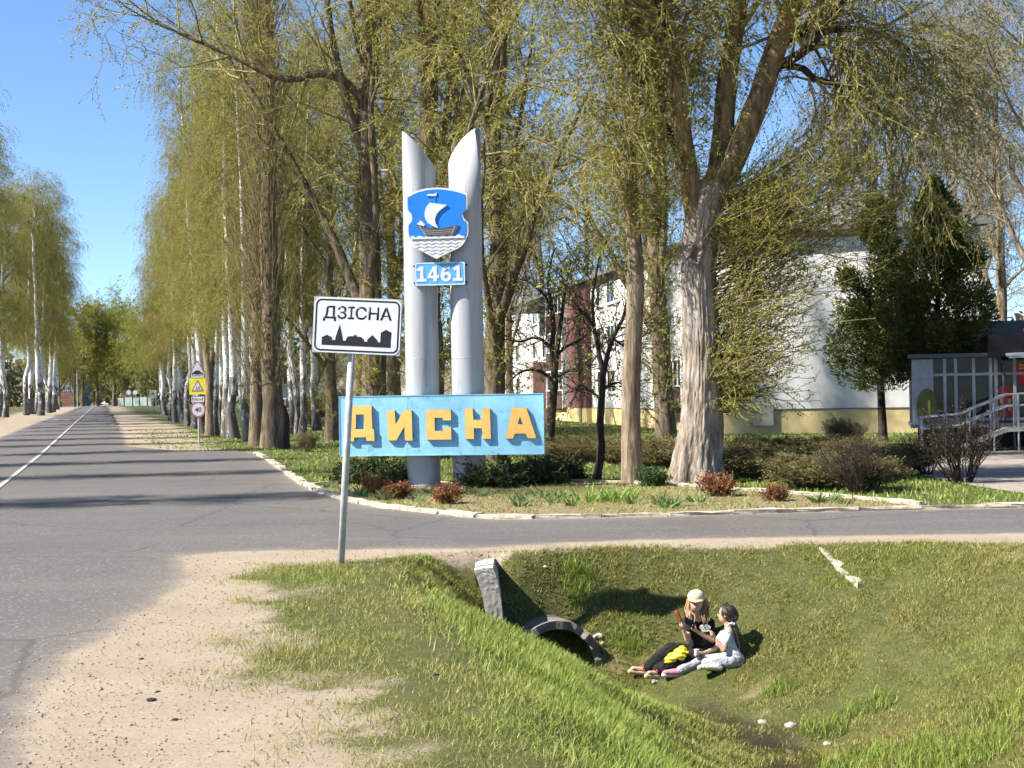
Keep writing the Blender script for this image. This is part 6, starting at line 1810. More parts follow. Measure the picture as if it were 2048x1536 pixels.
def hand(b, wrist, tip, nrm_, curl=0.9, size=1.0, thumb=1):
    """palm, four unequal bent fingers and a thumb off the side of the palm"""
    w = Vector(wrist); d = (Vector(tip)-w).normalized(); n = Vector(nrm_).normalized(); n = (n-d*n.dot(d)).normalized(); s_ = d.cross(n)
    L = 0.085*size
    for k in range(6): b.ell(w+d*(L*k/5), (0.016*size+0.010*size*min(1, k/3),)*3, sub=2)
    for sg in (-1, 0, 1): b.ell(w+d*(L*0.75)+s_*(0.022*size*sg), (0.017*size,)*3, sub=2)
    for i, (off, ln) in enumerate(((-0.030, 0.058), (-0.010, 0.070), (0.010, 0.075), (0.030, 0.068))):
        p = w+d*L+s_*(off*size); dd = d.copy(); ln *= size
        for j in range(3):
            ang = curl*(0.5+0.4*j)
            dd = (d*math.cos(ang*(j+0.6)*0.55)+n*math.sin(ang*(j+0.6)*0.55)).normalized()
            q = p+dd*(ln*(0.45, 0.32, 0.25)[j])
            b.limb([p, q], [0.0088*size, 0.0078*size]); p = q
    p = w+d*(L*0.35)+s_*(0.026*size*thumb)
    q = p+(d*0.55+s_*0.75*thumb+n*0.35).normalized()*0.04*size; r_ = q+(d*0.8+n*0.6).normalized()*0.032*size
    b.limb([p, q, r_], [0.012*size, 0.0105*size, 0.0085*size])

def skin_m(name, c):
    return surf(name, c, tuple(x*0.9 for x in c), 14, 0.55, 0.35, bs=0.05, bscale=90)
M_SKIN = skin_m('fair_skin', (0.50, 0.31, 0.22)); M_SKIN2 = skin_m('tanned_skin', (0.46, 0.28, 0.195))
M_BLKT = surf('black_cotton', (0.012, 0.012, 0.014), (0.022, 0.021, 0.022), 14, 0.9, 0.15, bs=1.0, bscale=16, bdist=0.04)
M_WTEE = surf('white_cotton', (0.62, 0.61, 0.60), (0.52, 0.51, 0.51), 12, 0.9, 0.15, bs=1.0, bscale=16, bdist=0.04)
M_JEAN = surf('pale_jeans', (0.36, 0.37, 0.38), (0.25, 0.26, 0.275), 16, 0.9, 0.15, bs=1.0, bscale=18, bdist=0.04)
M_CAP = surf('cream_cap', (0.60, 0.52, 0.31), (0.54, 0.46, 0.27), 10, 0.85, 0.15, bs=0.2)
M_HAIRB = surf('light_brown_hair', (0.34, 0.20, 0.09), (0.20, 0.11, 0.05), 30, 0.45, 0.5, stretch=(1, 1, 0.1), bs=0.3)
M_HAIRD = surf('dark_hair', (0.035, 0.024, 0.017), (0.018, 0.013, 0.010), 30, 0.4, 0.5, stretch=(1, 1, 0.1), bs=0.3)
M_TAN = surf('tan_leather', (0.55, 0.38, 0.22), (0.45, 0.3, 0.17), 14, 0.7)
M_REDL = surf('red_strap', (0.45, 0.06, 0.03), (0.36, 0.05, 0.03), 14, 0.6)
M_SOLE = surf('cream_sole', (0.62, 0.55, 0.40), (0.50, 0.44, 0.31), 20, 0.85, bs=0.7, bscale=60)
M_LIP = surf('lips', (0.42, 0.13, 0.11), (0.38, 0.11, 0.1), 14, 0.4)
M_EYE = surf('eyes', (0.02, 0.015, 0.012), (0.015, 0.012, 0.01), 14, 0.25)
M_PINKS = surf('pink_canvas', (0.60, 0.22, 0.26), (0.5, 0.18, 0.22), 14, 0.8)
M_YBAG = surf('yellow_plastic', (0.80, 0.72, 0.02), (0.70, 0.6, 0.02), 8, 0.35, 0.5, bs=0.8, bscale=9, bdist=0.06)

def head(b, c, r_, face, up=Vector((0, 0, 1))):
    """skull, jaw, nose, ears, neck stub; face is the direction looked in"""
    f = Vector(face).normalized(); sd_ = f.cross(up).normalized(); u = sd_.cross(f)
    rot = Matrix((sd_, f, u)).transposed()
    c = Vector(c)
    b.ell(c+u*r_*0.18-f*r_*0.12, (r_*0.80, r_*0.98, r_*0.86), rot)
    b.ell(c-u*r_*0.35+f*r_*0.18, (r_*0.62, r_*0.68, r_*0.72), rot)
    b.ell(c-u*r_*0.86+f*r_*0.45, (r_*0.26, r_*0.22, r_*0.18), rot)
    b.ell(c-u*r_*0.18+f*r_*0.92, (r_*0.12, r_*0.17, r_*0.22), rot)
    b.ell(c-u*r_*0.28+f*r_*1.02, (r_*0.13, r_*0.10, r_*0.09), rot)
    for sg in (-1, 1): b.ell(c+sd_*r_*0.80*sg-f*r_*0.1-u*r_*0.05, (r_*0.09, r_*0.17, r_*0.25), rot)
    return f, sd_, u, rot
def J(px, py, Y): return D(px, py, Y)

# ---- woman in black with a cap
wg = GH(1402, 1318)
WO = thing('person', 'woman in black clothes and cream cap sitting on the ditch bank', 'person', wg)
hc = J(1392.5, 1203, 16.02); hr = 0.102
pel, wst, chs, nck = J(1401, 1304, 16.04), J(1401, 1285, 16.06), J(1399, 1259, 16.08), J(1394, 1236, 16.07)
shl, shr = J(1379, 1246, 16.0), J(1420, 1245, 16.13)
ell_, wrl, hal = J(1374, 1279, 15.90), J(1367.5, 1259, 15.86), J(1361, 1242, 15.86)
elr, wrr, har = J(1425, 1281, 16.0), J(1397, 1265, 15.84), J(1380, 1252, 15.82)
hip1, kn1, an1, to1 = J(1393, 1306, 16.0), J(1341, 1298, 15.98), J(1297, 1334, 15.98), J(1266, 1337, 15.97)
hip2, kn2, an2, to2 = J(1406, 1309, 15.94), J(1360, 1319, 15.88), J(1318, 1340, 15.90), J(1298, 1346, 15.85)
b = Body()
f, sd_, u, rot = head(b, hc, hr, (-0.12, -0.97, 0.05))
b.limb([hc-Vector((0, 0, 0.05)), nck, chs], [0.045, 0.047, 0.07])
b.limb([shl, nck.lerp(shl, 0.4)], [0.042, 0.05]); b.limb([shr, nck.lerp(shr, 0.4)], [0.042, 0.05])
b.limb([chs, wst, pel], [0.09, 0.085, 0.10])
b.limb([shl, ell_, wrl], [0.040, 0.032, 0.021]); hand(b, wrl, hal, (0.6, -0.6, 0.1), 1.3, 0.92, -1)
b.limb([shr, elr, wrr], [0.040, 0.032, 0.021]); hand(b, wrr, har, (0.1, -0.3, 0.9), 1.0, 0.92, 1)
for (h_, k_, a_, t_) in ((hip1, kn1, an1, to1), (hip2, kn2, an2, to2)):
    b.limb([h_, k_, a_], [0.075, 0.052, 0.034])
    b.limb([a_, a_+Vector((0.02, 0, -0.035)), t_], [0.034, 0.034, 0.026])
    for k in range(5):
        q = t_+Vector((-0.005-0.003*(2-abs(k-2)), (k-2)*0.014, 0.006)); b.limb([t_.lerp(a_, 0.15)+Vector((0, (k-2)*0.012, 0)), q], [0.012, 0.0095-0.0008*k])
obj('body', b.fuse('body', 0.0078), M_SKIN, WO, world=True)
b = Body()                                        # T-shirt
for k in range(9):
    t = k/8; c = chs.lerp(pel, t); wdt = 0.150-0.030*math.sin(t*math.pi)+0.012*t
    b.ell(c, (wdt, 0.105+0.012*t, 0.06), sub=3)
b.ell(chs+Vector((0, 0, 0.045)), (0.135, 0.085, 0.06))
for sg in (-1, 1): b.ell(chs+Vector((0.055*sg, -0.075, -0.02)), (0.06, 0.05, 0.06))
b.limb([nck.lerp(shl, 0.45)-Vector((0, 0, 0.03)), shl], [0.055, 0.052]); b.limb([nck.lerp(shr, 0.45)-Vector((0, 0, 0.03)), shr], [0.055, 0.052])
b.limb([shl, shl.lerp(ell_, 0.42)], [0.054, 0.052]); b.limb([shr, shr.lerp(elr, 0.42)], [0.054, 0.052])
tee = obj('shirt', b.fuse('shirt', 0.009), M_BLKT, WO, world=True)
b = Body()
b.ell(pel-Vector((0, 0, 0.01)), (0.15, 0.13, 0.085))
for (h_, k_, a_) in ((hip1, kn1, an1), (hip2, kn2, an2)): b.limb([h_, h_.lerp(k_, 0.5), k_, k_.lerp(a_, 0.6), a_], [0.092, 0.086, 0.074, 0.068, 0.062])
obj('trousers', b.fuse('trousers', 0.009), M_BLKT, WO, world=True)
def face_bits(c, r_, f, sd_, u, rot, root):
    e = Body()
    for sg in (-1, 1): e.ell(c+f*r_*0.83+sd_*r_*0.30*sg+u*r_*0.02, (r_*0.13, r_*0.08, r_*0.07), rot, 2)
    obj('eyes', e.fuse('eyes', 0.003, 1), M_EYE, root, world=True)
    e = Body().ell(c+f*r_*0.80-u*r_*0.56, (r_*0.25, r_*0.09, r_*0.075), rot, 2)
    obj('lips', e.fuse('lips', 0.003, 1), M_LIP, root, world=True)
face_bits(hc, hr, f, sd_, u, rot, WO)
# cap: crown, brim and badge
b = Body(); b.ell(hc+u*hr*0.48-f*hr*0.10, (hr*0.93, hr*1.08, hr*0.80), rot); b.ell(hc+u*hr*0.25-f*hr*0.12, (hr*0.90, hr*1.05, hr*0.36), rot)
cap = obj('cap', b.fuse('cap', 0.006), M_CAP, WO, world=True)
V, F = [], []
n = 14
for lay in (0, 1):
    for i in range(n+1):
        a = math.pi*i/n
        for r0_ in (0.86, 1.0):
            ext = 0.80*math.sin(a) if r0_ > 0.9 else 0
            p = hc+u*(hr*(0.30-0.22*ext/0.80*math.sin(a)-(0.05 if lay else 0)))+sd_*(hr*0.93*math.cos(a))+f*(hr*(0.90*math.sin(a)+ext-0.10))
            V.append(p)
m_ = 2*(n+1)
for i in range(n):
    F += [(2*i, 2*i+1, 2*i+3, 2*i+2), (m_+2*i, m_+2*i+2, m_+2*i+3, m_+2*i+1), (2*i+1, m_+2*i+1, m_+2*i+3, 2*i+3), (2*i, 2*i+2, m_+2*i+2, m_+2*i)]
me = bpy.data.meshes.new('brim'); me.from_pydata(V, [], F); me.polygons.foreach_set('use_smooth', [True]*len(F)); me.update()
obj('brim', me, M_CAP, cap)
cb_ = Body().ell(hc+u*hr*0.68+f*hr*0.80, (hr*0.12, hr*0.06, hr*0.10), rot, 2)
obj('badge', cb_.fuse('badge', 0.003, 1), M_BLKT, cap)
def strands(lines, rad0, rad1, n, seed, name, mat, root, spread=0.02):
    rg = np.random.default_rng(seed); P = []; Rr = []
    for i in range(n):
        L_ = lines[i % len(lines)]
        o_ = rg.normal(size=3)*spread
        pts = np.array([np.array(p)+o_*(0.35+0.65*min(1, k/2))+rg.normal(size=3)*0.006 for k, p in enumerate(L_)])
        t = np.linspace(0, len(pts)-1, 9); ii_ = np.minimum(t.astype(int), len(pts)-2); uu = (t-ii_)[:, None]
        P.append(pts[ii_]*(1-uu)+pts[ii_+1]*uu); Rr.append(np.interp(np.linspace(0, 1, 9), [0, 0.6, 1], [rad0, rad0*0.9, rad1]))
    o = obj(name, np_mesh(name, *tubes(np.array(P), np.array(Rr), 5), smooth=True), mat, root, world=True)
    return o
hl = [[hc+sd_*hr*s_*0.84+u*hr*0.15, hc+sd_*hr*s_*0.98-u*hr*0.9+f*hr*0.05, J(1380 if s_ > 0 else 1409, 1231, 15.97), J(1381 if s_ > 0 else 1413, 1246, 15.94)] for s_ in (1, -1)]
hb = [[hc-f*hr*0.9+u*hr*0.1+sd_*hr*q, hc-f*hr*0.95-u*hr*0.8+sd_*hr*q*1.1, nck-f*0.06-Vector((0, 0, 0.04))+sd_*hr*q*1.4] for q in (-0.6, 0, 0.6)]
strands(hl, 0.011, 0.004, 46, 3, 'hair', M_HAIRB, WO, 0.017)
strands(hb, 0.014, 0.006, 30, 4, 'hair', M_HAIRB, WO, 0.02)
# print on the shirt
pm = MB()
c = J(1410, 1257, 15.955)
pts = [(c.x+0.055*math.cos(a)*(1+0.25*math.sin(3*a)), c.z+0.045*math.sin(a)*(1+0.2*math.cos(2*a))) for a in np.linspace(0, 2*math.pi, 22)[:-1]]
pm.prism(pts, c.y-0.004, c.y+0.03)
pm.build('shirt_print', M_WTEE, WO, world=True)
# sandals
for (a_, t_) in ((an1, to1), (an2, to2)):
    mb = MB(); dd = (t_-a_); dd.z = 0; dd.normalize(); sn = Vector((-dd.y, dd.x, 0))
    P_ = [t_+dd*0.03-Vector((0, 0, 0.03)), a_+Vector((0.05, 0, -0.072))]
    bb_ = Body(); bb_.limb(P_, [0.030, 0.030]); obj('sandal', bb_.fuse('sandal', 0.007, 2), M_TAN, WO, world=True)
    Q_ = a_.lerp(t_, 0.35)
    MB().tube([Q_+sn*0.042*math.cos(x)+Vector((0, 0, 0.040*math.sin(x)-0.012)) for x in np.linspace(-0.3, math.pi+0.3, 9)], 0.009, 6).build('strap', M_REDL, WO, world=True)
    MB().tube([a_+Vector((0.045*math.cos(x), 0.045*math.sin(x), 0.0)) for x in np.linspace(0, 2*math.pi, 13)], 0.010, 6, cap=False).build('strap', M_REDL, WO, world=True)
# things in her hands and the bag between her knees
c0 = J(1362, 1240, 15.83); c1 = J(1351, 1221, 15.83)
sn_ = thing('snack_stick', 'red wrapped snack held up in the hand of the woman in black', 'snack', c0)
MB().tube([Vector(c0)*0+Vector((0, 0, 0)), (Vector(c1)-Vector(c0))*0.85, (Vector(c1)-Vector(c0))], [0.020, 0.018, 0.008], 10).build('wrapper', M_REDL, sn_)
MB().tube([(0.004, 0, -0.002), (0.02, 0.0, -0.07)], [0.012, 0.012], 8).build('stick', M_TAN, sn_)
pc_ = J(1379, 1245, 15.80)
ph = thing('phone', 'dark phone held in front of the chest of the woman in black', 'phone', pc_)
ph.rotation_euler = (R(55), R(35), R(20))
MB().box(-0.072, 0.072, -0.036, 0.036, -0.005, 0.005).build('case', M_BLKT, ph)
MB().box(-0.064, 0.064, -0.031, 0.031, 0.0052, 0.007).build('screen', M_GLASS, ph)
yb_ = J(1356, 1312, 15.86)
bm = bmesh.new(); bmesh.ops.create_icosphere(bm, subdivisions=4, radius=1)
for v in bm.verts:
    k = 1+0.16*math.sin(5*v.co.x+2*v.co.z)+0.12*math.sin(9*v.co.y+3*v.co.x)+0.08*math.sin(13*v.co.z+5*v.co.x)
    x_, y_, z_ = v.co*k
    v.co = Vector((x_*0.115+z_*0.03, y_*0.07, z_*(0.085 if z_ > 0 else 0.06)+0.02*x_))
me = bpy.data.meshes.new('bag'); bm.to_mesh(me); bm.free(); me.polygons.foreach_set('use_smooth', [True]*len(me.polygons))
o = obj('plastic_bag', me, M_YBAG); o.location = yb_; tag(o, 'crumpled bright yellow plastic bag between the legs of the woman', 'bag')

# ---- girl in white, turned away
gg = GH(1470, 1332)
GI = thing('person', 'girl in white top and pale jeans with long dark ponytail, turned to the woman', 'person', gg)
hc = J(1453.5, 1229, 15.88); hr = 0.098
pel, wst, chs, nck = J(1467, 1317, 15.78), J(1466, 1298, 15.80), J(1461, 1276, 15.84), J(1457, 1254, 15.86)
sh1, el1, wr1, ha1 = J(1456, 1266, 15.74), J(1448, 1300, 15.66), J(1430, 1277, 15.70), J(1421, 1262, 15.72)
sh2, el2, wr2, ha2 = J(1451, 1264, 15.98), J(1430, 1298, 15.94), J(1408, 1306, 15.84), J(1394, 1307, 15.80)
hip1, kn1, an1, to1 = J(1458, 1319, 15.80), J(1406, 1320, 15.84), J(1362, 1340, 15.82), J(1332, 1345, 15.80)
hip2, kn2, an2, to2 = J(1464, 1322, 15.70), J(1412, 1326, 15.72), J(1436, 1334, 15.66), J(1404, 1334, 15.62)
b = Body()
f, sd_, u, rot = head(b, hc, hr, (-0.85, 0.42, 0.10))
b.limb([hc-Vector((0, 0, 0.05)), nck, chs], [0.042, 0.044, 0.07])
b.limb([chs, wst, pel], [0.085, 0.08, 0.095])
b.limb([sh1, el1, wr1], [0.037, 0.030, 0.020]); hand(b, wr1, ha1, (-0.8, 0.3, 0.2), 1.2, 0.85, 1)
b.limb([sh2, el2, wr2], [0.037, 0.030, 0.020]); hand(b, wr2, ha2, (-0.1, 0.1, -0.9), 0.8, 0.85, -1)
for (h_, k_, a_) in ((hip1, kn1, an1), (hip2, kn2, an2)): b.limb([h_, k_, a_], [0.07, 0.05, 0.033])
obj('body', b.fuse('body', 0.0078), M_SKIN2, GI, world=True)
face_bits(hc, hr, f, sd_, u, rot, GI)
b = Body()
for k in range(9):
    t = k/8; c = chs.lerp(pel+Vector((0, 0, 0.02)), t); wdt = 0.108-0.012*math.sin(t*math.pi)+0.012*t
    b.ell(c, (wdt, 0.130+0.006*t, 0.055))
b.ell(chs+Vector((-0.005, 0, 0.04)), (0.09, 0.125, 0.055))
b.limb([sh1, sh1.lerp(el1, 0.45)], [0.055, 0.058]); b.limb([sh2, sh2.lerp(el2, 0.45)], [0.055, 0.058])
obj('shirt', b.fuse('shirt', 0.009), M_WTEE, GI, world=True)
b = Body(); b.ell(pel-Vector((0.0, 0, 0.015)), (0.125, 0.145, 0.085))
for (h_, k_, a_) in ((hip1, kn1, an1), (hip2, kn2, an2)): b.limb([h_, h_.lerp(k_, 0.5), k_, k_.lerp(a_, 0.6), a_], [0.080, 0.070, 0.056, 0.054, 0.054])
obj('jeans', b.fuse('jeans', 0.009), M_JEAN, GI, world=True)
def shoe(a_, t_, side_n, upper, solem, root):
    b = Body(); b.limb([a_, a_.lerp(t_, 0.45), t_], [0.043, 0.038, 0.030]); b.ell(t_, (0.042, 0.036, 0.027))
    s_ = obj('shoe', b.fuse('shoe', 0.007, 3), upper, root, world=True)
    b = Body(); n_ = Vector(side_n)*0.026; b.limb([a_+n_+(a_-t_)*0.12, a_.lerp(t_, 0.5)+n_, t_+n_+(t_-a_)*0.15], [0.030, 0.028, 0.031])
    obj('sole', b.fuse('sole', 0.007, 2), solem, s_)
shoe(an1+Vector((-0.02, 0, -0.02)), to1, (0, 0, -1), M_PINKS, M_WTEE, GI)
shoe(an2, to2, (0, -1, -0.1), M_WTEE, M_SOLE, GI)
b = Body(); b.ell(hc+u*hr*0.22-f*hr*0.22, (hr*0.90, hr*0.98, hr*0.90), rot); b.ell(hc-u*hr*0.25-f*hr*0.55, (hr*0.72, hr*0.62, hr*0.7), rot)
hair = obj('hair', b.fuse('hair', 0.007, 4), M_HAIRD, GI, world=True)
tie = J(1466, 1247, 15.74)
pt = [[tie+Vector((0, 0.02, 0.02)), J(1471, 1262, 15.74), J(1479, 1290, 15.74), J(1483, 1314, 15.74), J(1481, 1328, 15.76)], [tie, J(1474, 1264, 15.72), J(1482, 1290, 15.72), J(1486, 1318, 15.74)]]
hs_ = [[hc+u*hr*1.02+f*hr*(0.55-0.15*abs(q))+sd_*hr*q*0.55, hc+u*hr*(0.75-0.2*abs(q))-f*hr*0.55+sd_*hr*q*0.85, hc-u*hr*0.2-f*hr*1.05+sd_*hr*q*0.45, tie+Vector((0, 0.01, 0.015))] for q in (-1.15, -0.8, -0.4, 0, 0.4, 0.8, 1.15)]
strands(hs_, 0.011, 0.007, 63, 9, 'hair', M_HAIRD, GI, 0.007)
strands(pt, 0.013, 0.004, 40, 8, 'ponytail', M_HAIRD, GI, 0.016)
b = Body()
for q in (-5, 0, 4): b.ell(J(1464+q, 1247+abs(q)*0.3, 15.715), (0.018, 0.014, 0.018), sub=2)
obj('hair_tie', b.fuse('hair_tie', 0.004, 2), M_WTEE, GI, world=True)
cu = J(1393, 1305, 15.76)
cp = thing('paper_cup', 'small white paper cup in the hand resting on the pale jeans', 'cup', cu)
MB().tube([(0, 0, -0.03), (0, 0, 0.03)], [0.02, 0.027], 14).build('cup_wall', M_WTEE, cp); MB().tube([(0, 0, 0.03), (0, 0, 0.035)], [0.029, 0.029], 14).build('rim', M_WTEE, cp)
# ================================================================== grass
def grass_mat(name, a, b, trans=0.3):
    m, nt = newmat(name)
    g = N(nt, 'NewGeometry').outputs['Random Per Island']
    dry = N(nt, 'Attribute', {'attribute_name': 'dry'}).outputs['Fac']
    c1 = ramp(nt, g, [(i/(len(a)-1), c) for i, c in enumerate(a)])
    c2 = ramp(nt, g, [(i/(len(b)-1), c) for i, c in enumerate(b)])
    col = mixc(nt, dry, c1, c2)
    d = principled(nt, col, 0.6, 0.25); t = N(nt, 'BsdfTranslucent', Color=col)
    mx = nt.nodes.new('ShaderNodeMixShader'); mx.inputs[0].default_value = trans
    nt.links.new(d.outputs[0], mx.inputs[1]); nt.links.new(t.outputs[0], mx.inputs[2]); out(nt, mx)
    return m
M_GRASS = grass_mat('grass_blades', [(0.115, 0.18, 0.026), (0.265, 0.345, 0.06), (0.175, 0.25, 0.038), (0.36, 0.41, 0.10)], [(0.20, 0.19, 0.042), (0.40, 0.35, 0.11), (0.165, 0.175, 0.035), (0.52, 0.44, 0.19)])

def scatter(rg, n, x0, x1, y0, y1, bias=1.0):
    """random ground points, denser towards the camera"""
    y = y0+(y1-y0)*rg.random(n)**bias
    x = x0+(x1-x0)*rg.random(n)
    m = (x > -0.42*y-0.6) & (x < 0.52*y+0.8)
    return x[m], y[m]

def make_grass(name, rg, x, y, L, W, lean, dry, seg, curl=0.5):
    P = np.stack([x, y, Hn(x, y)-0.01], 1)
    V, Q = blades(rg, P, L, W, lean, None, seg, curl)
    me = np_mesh(name, V, Q)
    add_attr(me, 'dry', np.repeat(np.clip(dry, 0, 1), 2*(seg+1)))
    o = obj(name, me, M_GRASS)
    return o
rgG = np.random.default_rng(77)
def near_crest(x, y):                               # the lush strip along the near bank
    P = np.stack([x, y], 1)
    d, s, _ = poly_dist(P, NEAR)
    return d*np.where(inside(P, DITCH), 1, -1)      # + inside the ditch
def bare_at(x, y):
    b = np.zeros(len(x))
    for (bx, by, rx, ry, aa) in BARE:
        b = np.maximum(b, aa*sstep(1.2, 0.4, np.hypot((x-bx)/rx, (y-by)/ry)+(vnoise(x, y, 5, 8)-0.5)*0.8))
    return b
# short turf
x, y = scatter(rgG, 450000, -3.4, 9.6, 6.4, 18.2, 1.25)
xb, yb = scatter(rgG, 230000, 0.2, 9.0, 11.5, 17.7, 0.9)
xc, yc = scatter(rgG, 34000, -1.3, 1.3, 15.5, 17.2, 1.0)
x = np.concatenate([x, xb, xc]); y = np.concatenate([y, yb, yc])
den, _ = grass_density(np.stack([x, y], 1))
dc = near_crest(x, y)
pat = vnoise(x, y, 1.6, 21)*0.6+vnoise(x, y, 5, 22)*0.4
da2, _, rn2 = poly_dist(np.stack([x, y], 1), AXIS)
wet2 = sstep(0.35, 0.1, da2)*sstep(0.9, 2.4, rn2)
keep = (rgG.random(len(x)) < den*np.clip(1.9*pat-0.25, np.where(y > 12, 0.4, 0.12), 1.1)*(1-0.9*bare_at(x, y))*(1-0.7*wet2)) & (road_sd(np.stack([x, y], 1)) < -0.12)
x, y, dc, pat = x[keep], y[keep], dc[keep], pat[keep]
lush = np.exp(-((dc-1.05)/0.75)**2)*(y < 16.3)
right = sstep(3.5, 6, x)*sstep(14.5, 12, y)
dry = np.clip(0.82-0.62*lush-0.35*right+(vnoise(x, y, 0.9, 31)-0.5)*1.3+rgG.normal(size=len(x))*0.22, 0, 1)
L = (0.030+0.034*rgG.random(len(x)))*(1+0.9*lush+0.5*right)*(0.45+1.1*pat)
tag(make_grass('short_grass', rgG, x, y, L, 0.0036+0.00042*y*rgG.uniform(0.6, 1.3, len(x)), rgG.uniform(0.3, 1.3, len(x)), dry, 1), 'short olive turf on the verge and ditch banks', 'grass', kind='stuff')
# long fresh grass along the near crest and tufts on the far bank
x, y = scatter(rgG, 260000, -1.6, 2.6, 6.4, 16.6, 1.1)
dc = near_crest(x, y)
pr_g = np.exp(-((dc-1.15)/0.6)**2)*sstep(16.6, 15.6, y)*(0.45+0.8*vnoise(x, y, 2.2, 41))
kp = rgG.random(len(x)) < pr_g*0.62
x, y = x[kp], y[kp]
tx, ty = [], []
for (px, py, n, r_) in [(1160, 1175, 420, 0.22), (1240, 1290, 160, 0.15), (1650, 1460, 200, 0.25), (1740, 1420, 160, 0.25), (1800, 1520, 400, 0.35), (1950, 1500, 500, 0.5), (1900, 1536, 500, 0.5), (2010, 1420, 300, 0.4), (1270, 1300, 120, 0.12), (1480, 1290, 60, 0.12), (1560, 1385, 120, 0.18), (1700, 1530, 300, 0.3)]:
    c = GH(px, min(py, 1535))
    a = rgG.random(n)*6.283; q = r_*np.sqrt(rgG.random(n))
    tx.append(c.x+q*np.cos(a)); ty.append(c.y+0.7*q*np.sin(a))
nl = len(x)
x = np.concatenate([x]+tx); y = np.concatenate([y]+ty)
L = np.where(np.arange(len(x)) < nl, rgG.uniform(0.06, 0.14, len(x)), rgG.uniform(0.09, 0.2, len(x)))
dry = np.clip(0.08+rgG.normal(size=len(x))*0.18+(vnoise(x, y, 1.2, 51)-0.5)*0.5, 0, 1)
tag(make_grass('long_grass', rgG, x, y, L, 0.0045+0.00035*y*rgG.uniform(0.6, 1.3, len(x)), rgG.uniform(0.05, 0.6, len(x)), dry, 2, 0.45), 'long fresh green grass along the crest of the near bank', 'grass', kind='stuff')
# lawn beyond the side road
n = 100000
u = rgG.random(n)
y = 22.0*(85/22.0)**u
x = y*rgG.uniform(-0.32, 0.46, n)
den, inb = grass_density(np.stack([x, y], 1))
pathp = sdf(np.stack([x, y], 1), [(q.x, q.y) for q in pv]) < 0.05
kp = pathp & (rgG.random(n) < den*np.where(inb > 0, 0, 1)*(0.4+0.8*vnoise(x, y, 0.8, 61))) & (road_sd(np.stack([x, y], 1)) < -0.15)
x, y = x[kp], y[kp]
dry = np.clip(0.12+rgG.normal(size=len(x))*0.2+(vnoise(x, y, 0.4, 63)-0.5)*0.5, 0, 1)
tag(make_grass('lawn_grass', rgG, x, y, rgG.uniform(0.05, 0.11, len(x)), 0.0011*y*rgG.uniform(0.6, 1.3, len(x)), rgG.uniform(0.2, 1.0, len(x)), dry, 1), 'green lawn grass under the trees beyond the kerb', 'grass', kind='stuff')
# straw and weeds in the bed
bx0_, bx1_ = min(p[0] for p in BED), max(p[0] for p in BED)
x = rgG.uniform(bx0_, bx1_, 60000); y = rgG.uniform(20.5, 32, 60000)
ib = sdf(np.stack([x, y], 1), BED)
kp = (ib > 0.12) & (rgG.random(len(x)) < 0.2+0.7*vnoise(x, y, 2.5, 71))
x, y = x[kp], y[kp]
dry = np.clip(0.75+rgG.normal(size=len(x))*0.35, 0, 1)
tag(make_grass('bed_weeds', rgG, x, y, rgG.uniform(0.03, 0.09, len(x)), 0.0010*y*rgG.uniform(0.5, 1.2, len(x)), rgG.uniform(0.4, 1.4, len(x)), dry, 1), 'straw and small weeds on the earth of the bed', 'weeds', kind='stuff')

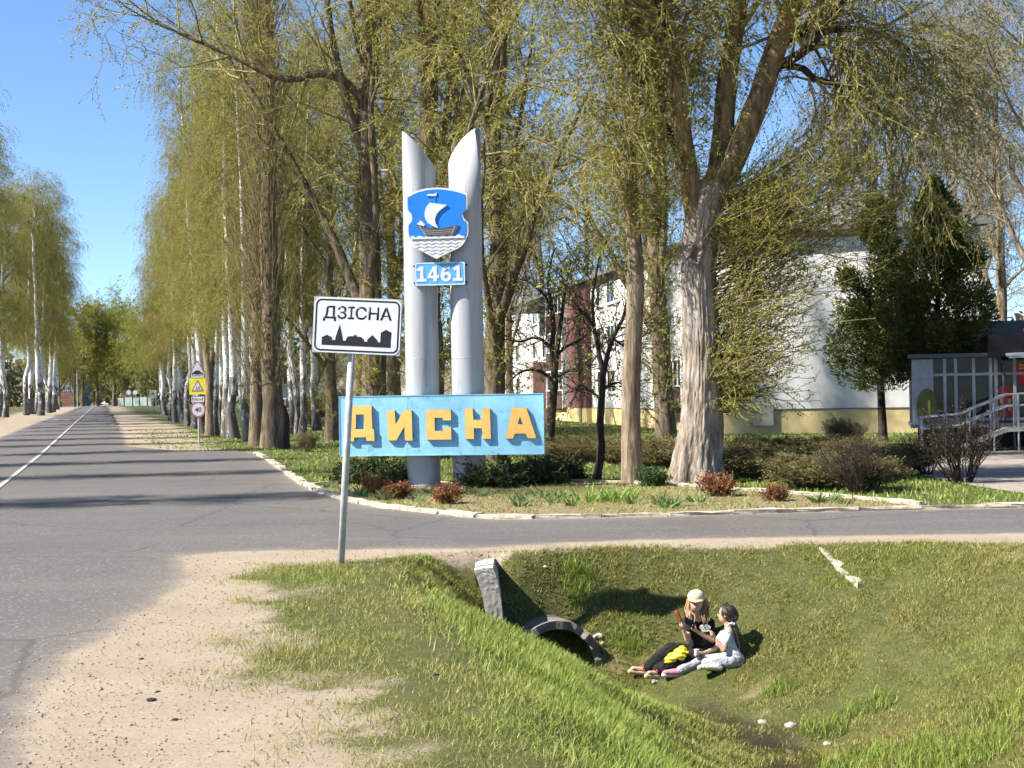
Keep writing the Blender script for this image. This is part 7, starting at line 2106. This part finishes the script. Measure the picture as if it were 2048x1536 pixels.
# grit on the sand and flattened dead stalks at the ragged edge of the turf
n = 26000
y = 6.6*(17.5/6.6)**rgG.random(n); x = rgG.uniform(-4.6, 6.8, n)
Pn = np.stack([x, y], 1); den, _ = grass_density(Pn); rs_ = road_sd(Pn)
kp = (den < 0.6) & (np.abs(x) < 0.36*y+0.3) & (rs_ < 0.35) & (rgG.random(n) < np.exp(-np.abs(rs_+0.2)/0.9)+0.12) & (Hn(x, y) > -0.05)
x, y, rs_ = x[kp], y[kp], rs_[kp]
m_ = len(x)
r_ = rgG.uniform(0.003, 0.0085, m_)*rgG.uniform(0.6, 1.5, m_)
oc = np.array([[1, 0, 0], [0, 1, 0], [-1, 0, 0], [0, -1, 0], [0, 0, 0.7], [0, 0, -0.7]], float)
of = np.array([[0, 1, 4], [1, 2, 4], [2, 3, 4], [3, 0, 4], [1, 0, 5], [2, 1, 5], [3, 2, 5], [0, 3, 5]])
V = oc[None]*r_[:, None, None]*rgG.uniform(0.6, 1.3, (m_, 6, 1))
a = rgG.random(m_)*6.283; ca_, sa_ = np.cos(a)[:, None], np.sin(a)[:, None]
V = np.stack([V[:, :, 0]*ca_-V[:, :, 1]*sa_, V[:, :, 0]*sa_+V[:, :, 1]*ca_, V[:, :, 2]], 2)
V += np.stack([x, y, Hn(x, y)+np.where(rs_ > -0.2, 0.014, 0.0)+r_*0.35], 1)[:, None, :]
M_GRIT = leafmat('grit', [(0.16, 0.125, 0.09), (0.32, 0.255, 0.185), (0.24, 0.19, 0.14), (0.42, 0.36, 0.29), (0.12, 0.095, 0.07)], 0.0, 0.9)
tag(obj('gravel', np_mesh('gravel', V.reshape(-1, 3), None, (of[None]+(np.arange(m_)*6)[:, None, None]).reshape(-1, 3)), M_GRIT), 'loose grit scattered over the sandy shoulder', 'gravel', kind='stuff')
n = 60000
x, y = scatter(rgG, n, -3.4, 7.0, 6.5, 17.6, 1.2)
Pn = np.stack([x, y], 1); den, _ = grass_density(Pn)
kp = (den > 0.02) & (road_sd(Pn) < -0.15) & (rgG.random(len(x)) < np.where(den < 0.75, 0.30, 0.16)*np.clip(2.2*vnoise(x, y, 2.7, 91)-0.45, 0, 1))
x, y = x[kp], y[kp]
tag(make_grass('dead_grass', rgG, x, y, rgG.uniform(0.05, 0.14, len(x)), 0.003+0.0004*y*rgG.uniform(0.5, 1.2, len(x)), rgG.uniform(1.0, 1.5, len(x)), np.clip(0.95+rgG.normal(size=len(x))*0.2, 0, 1), 2, 0.1), 'flattened dead stalks among the turf', 'grass', kind='stuff')
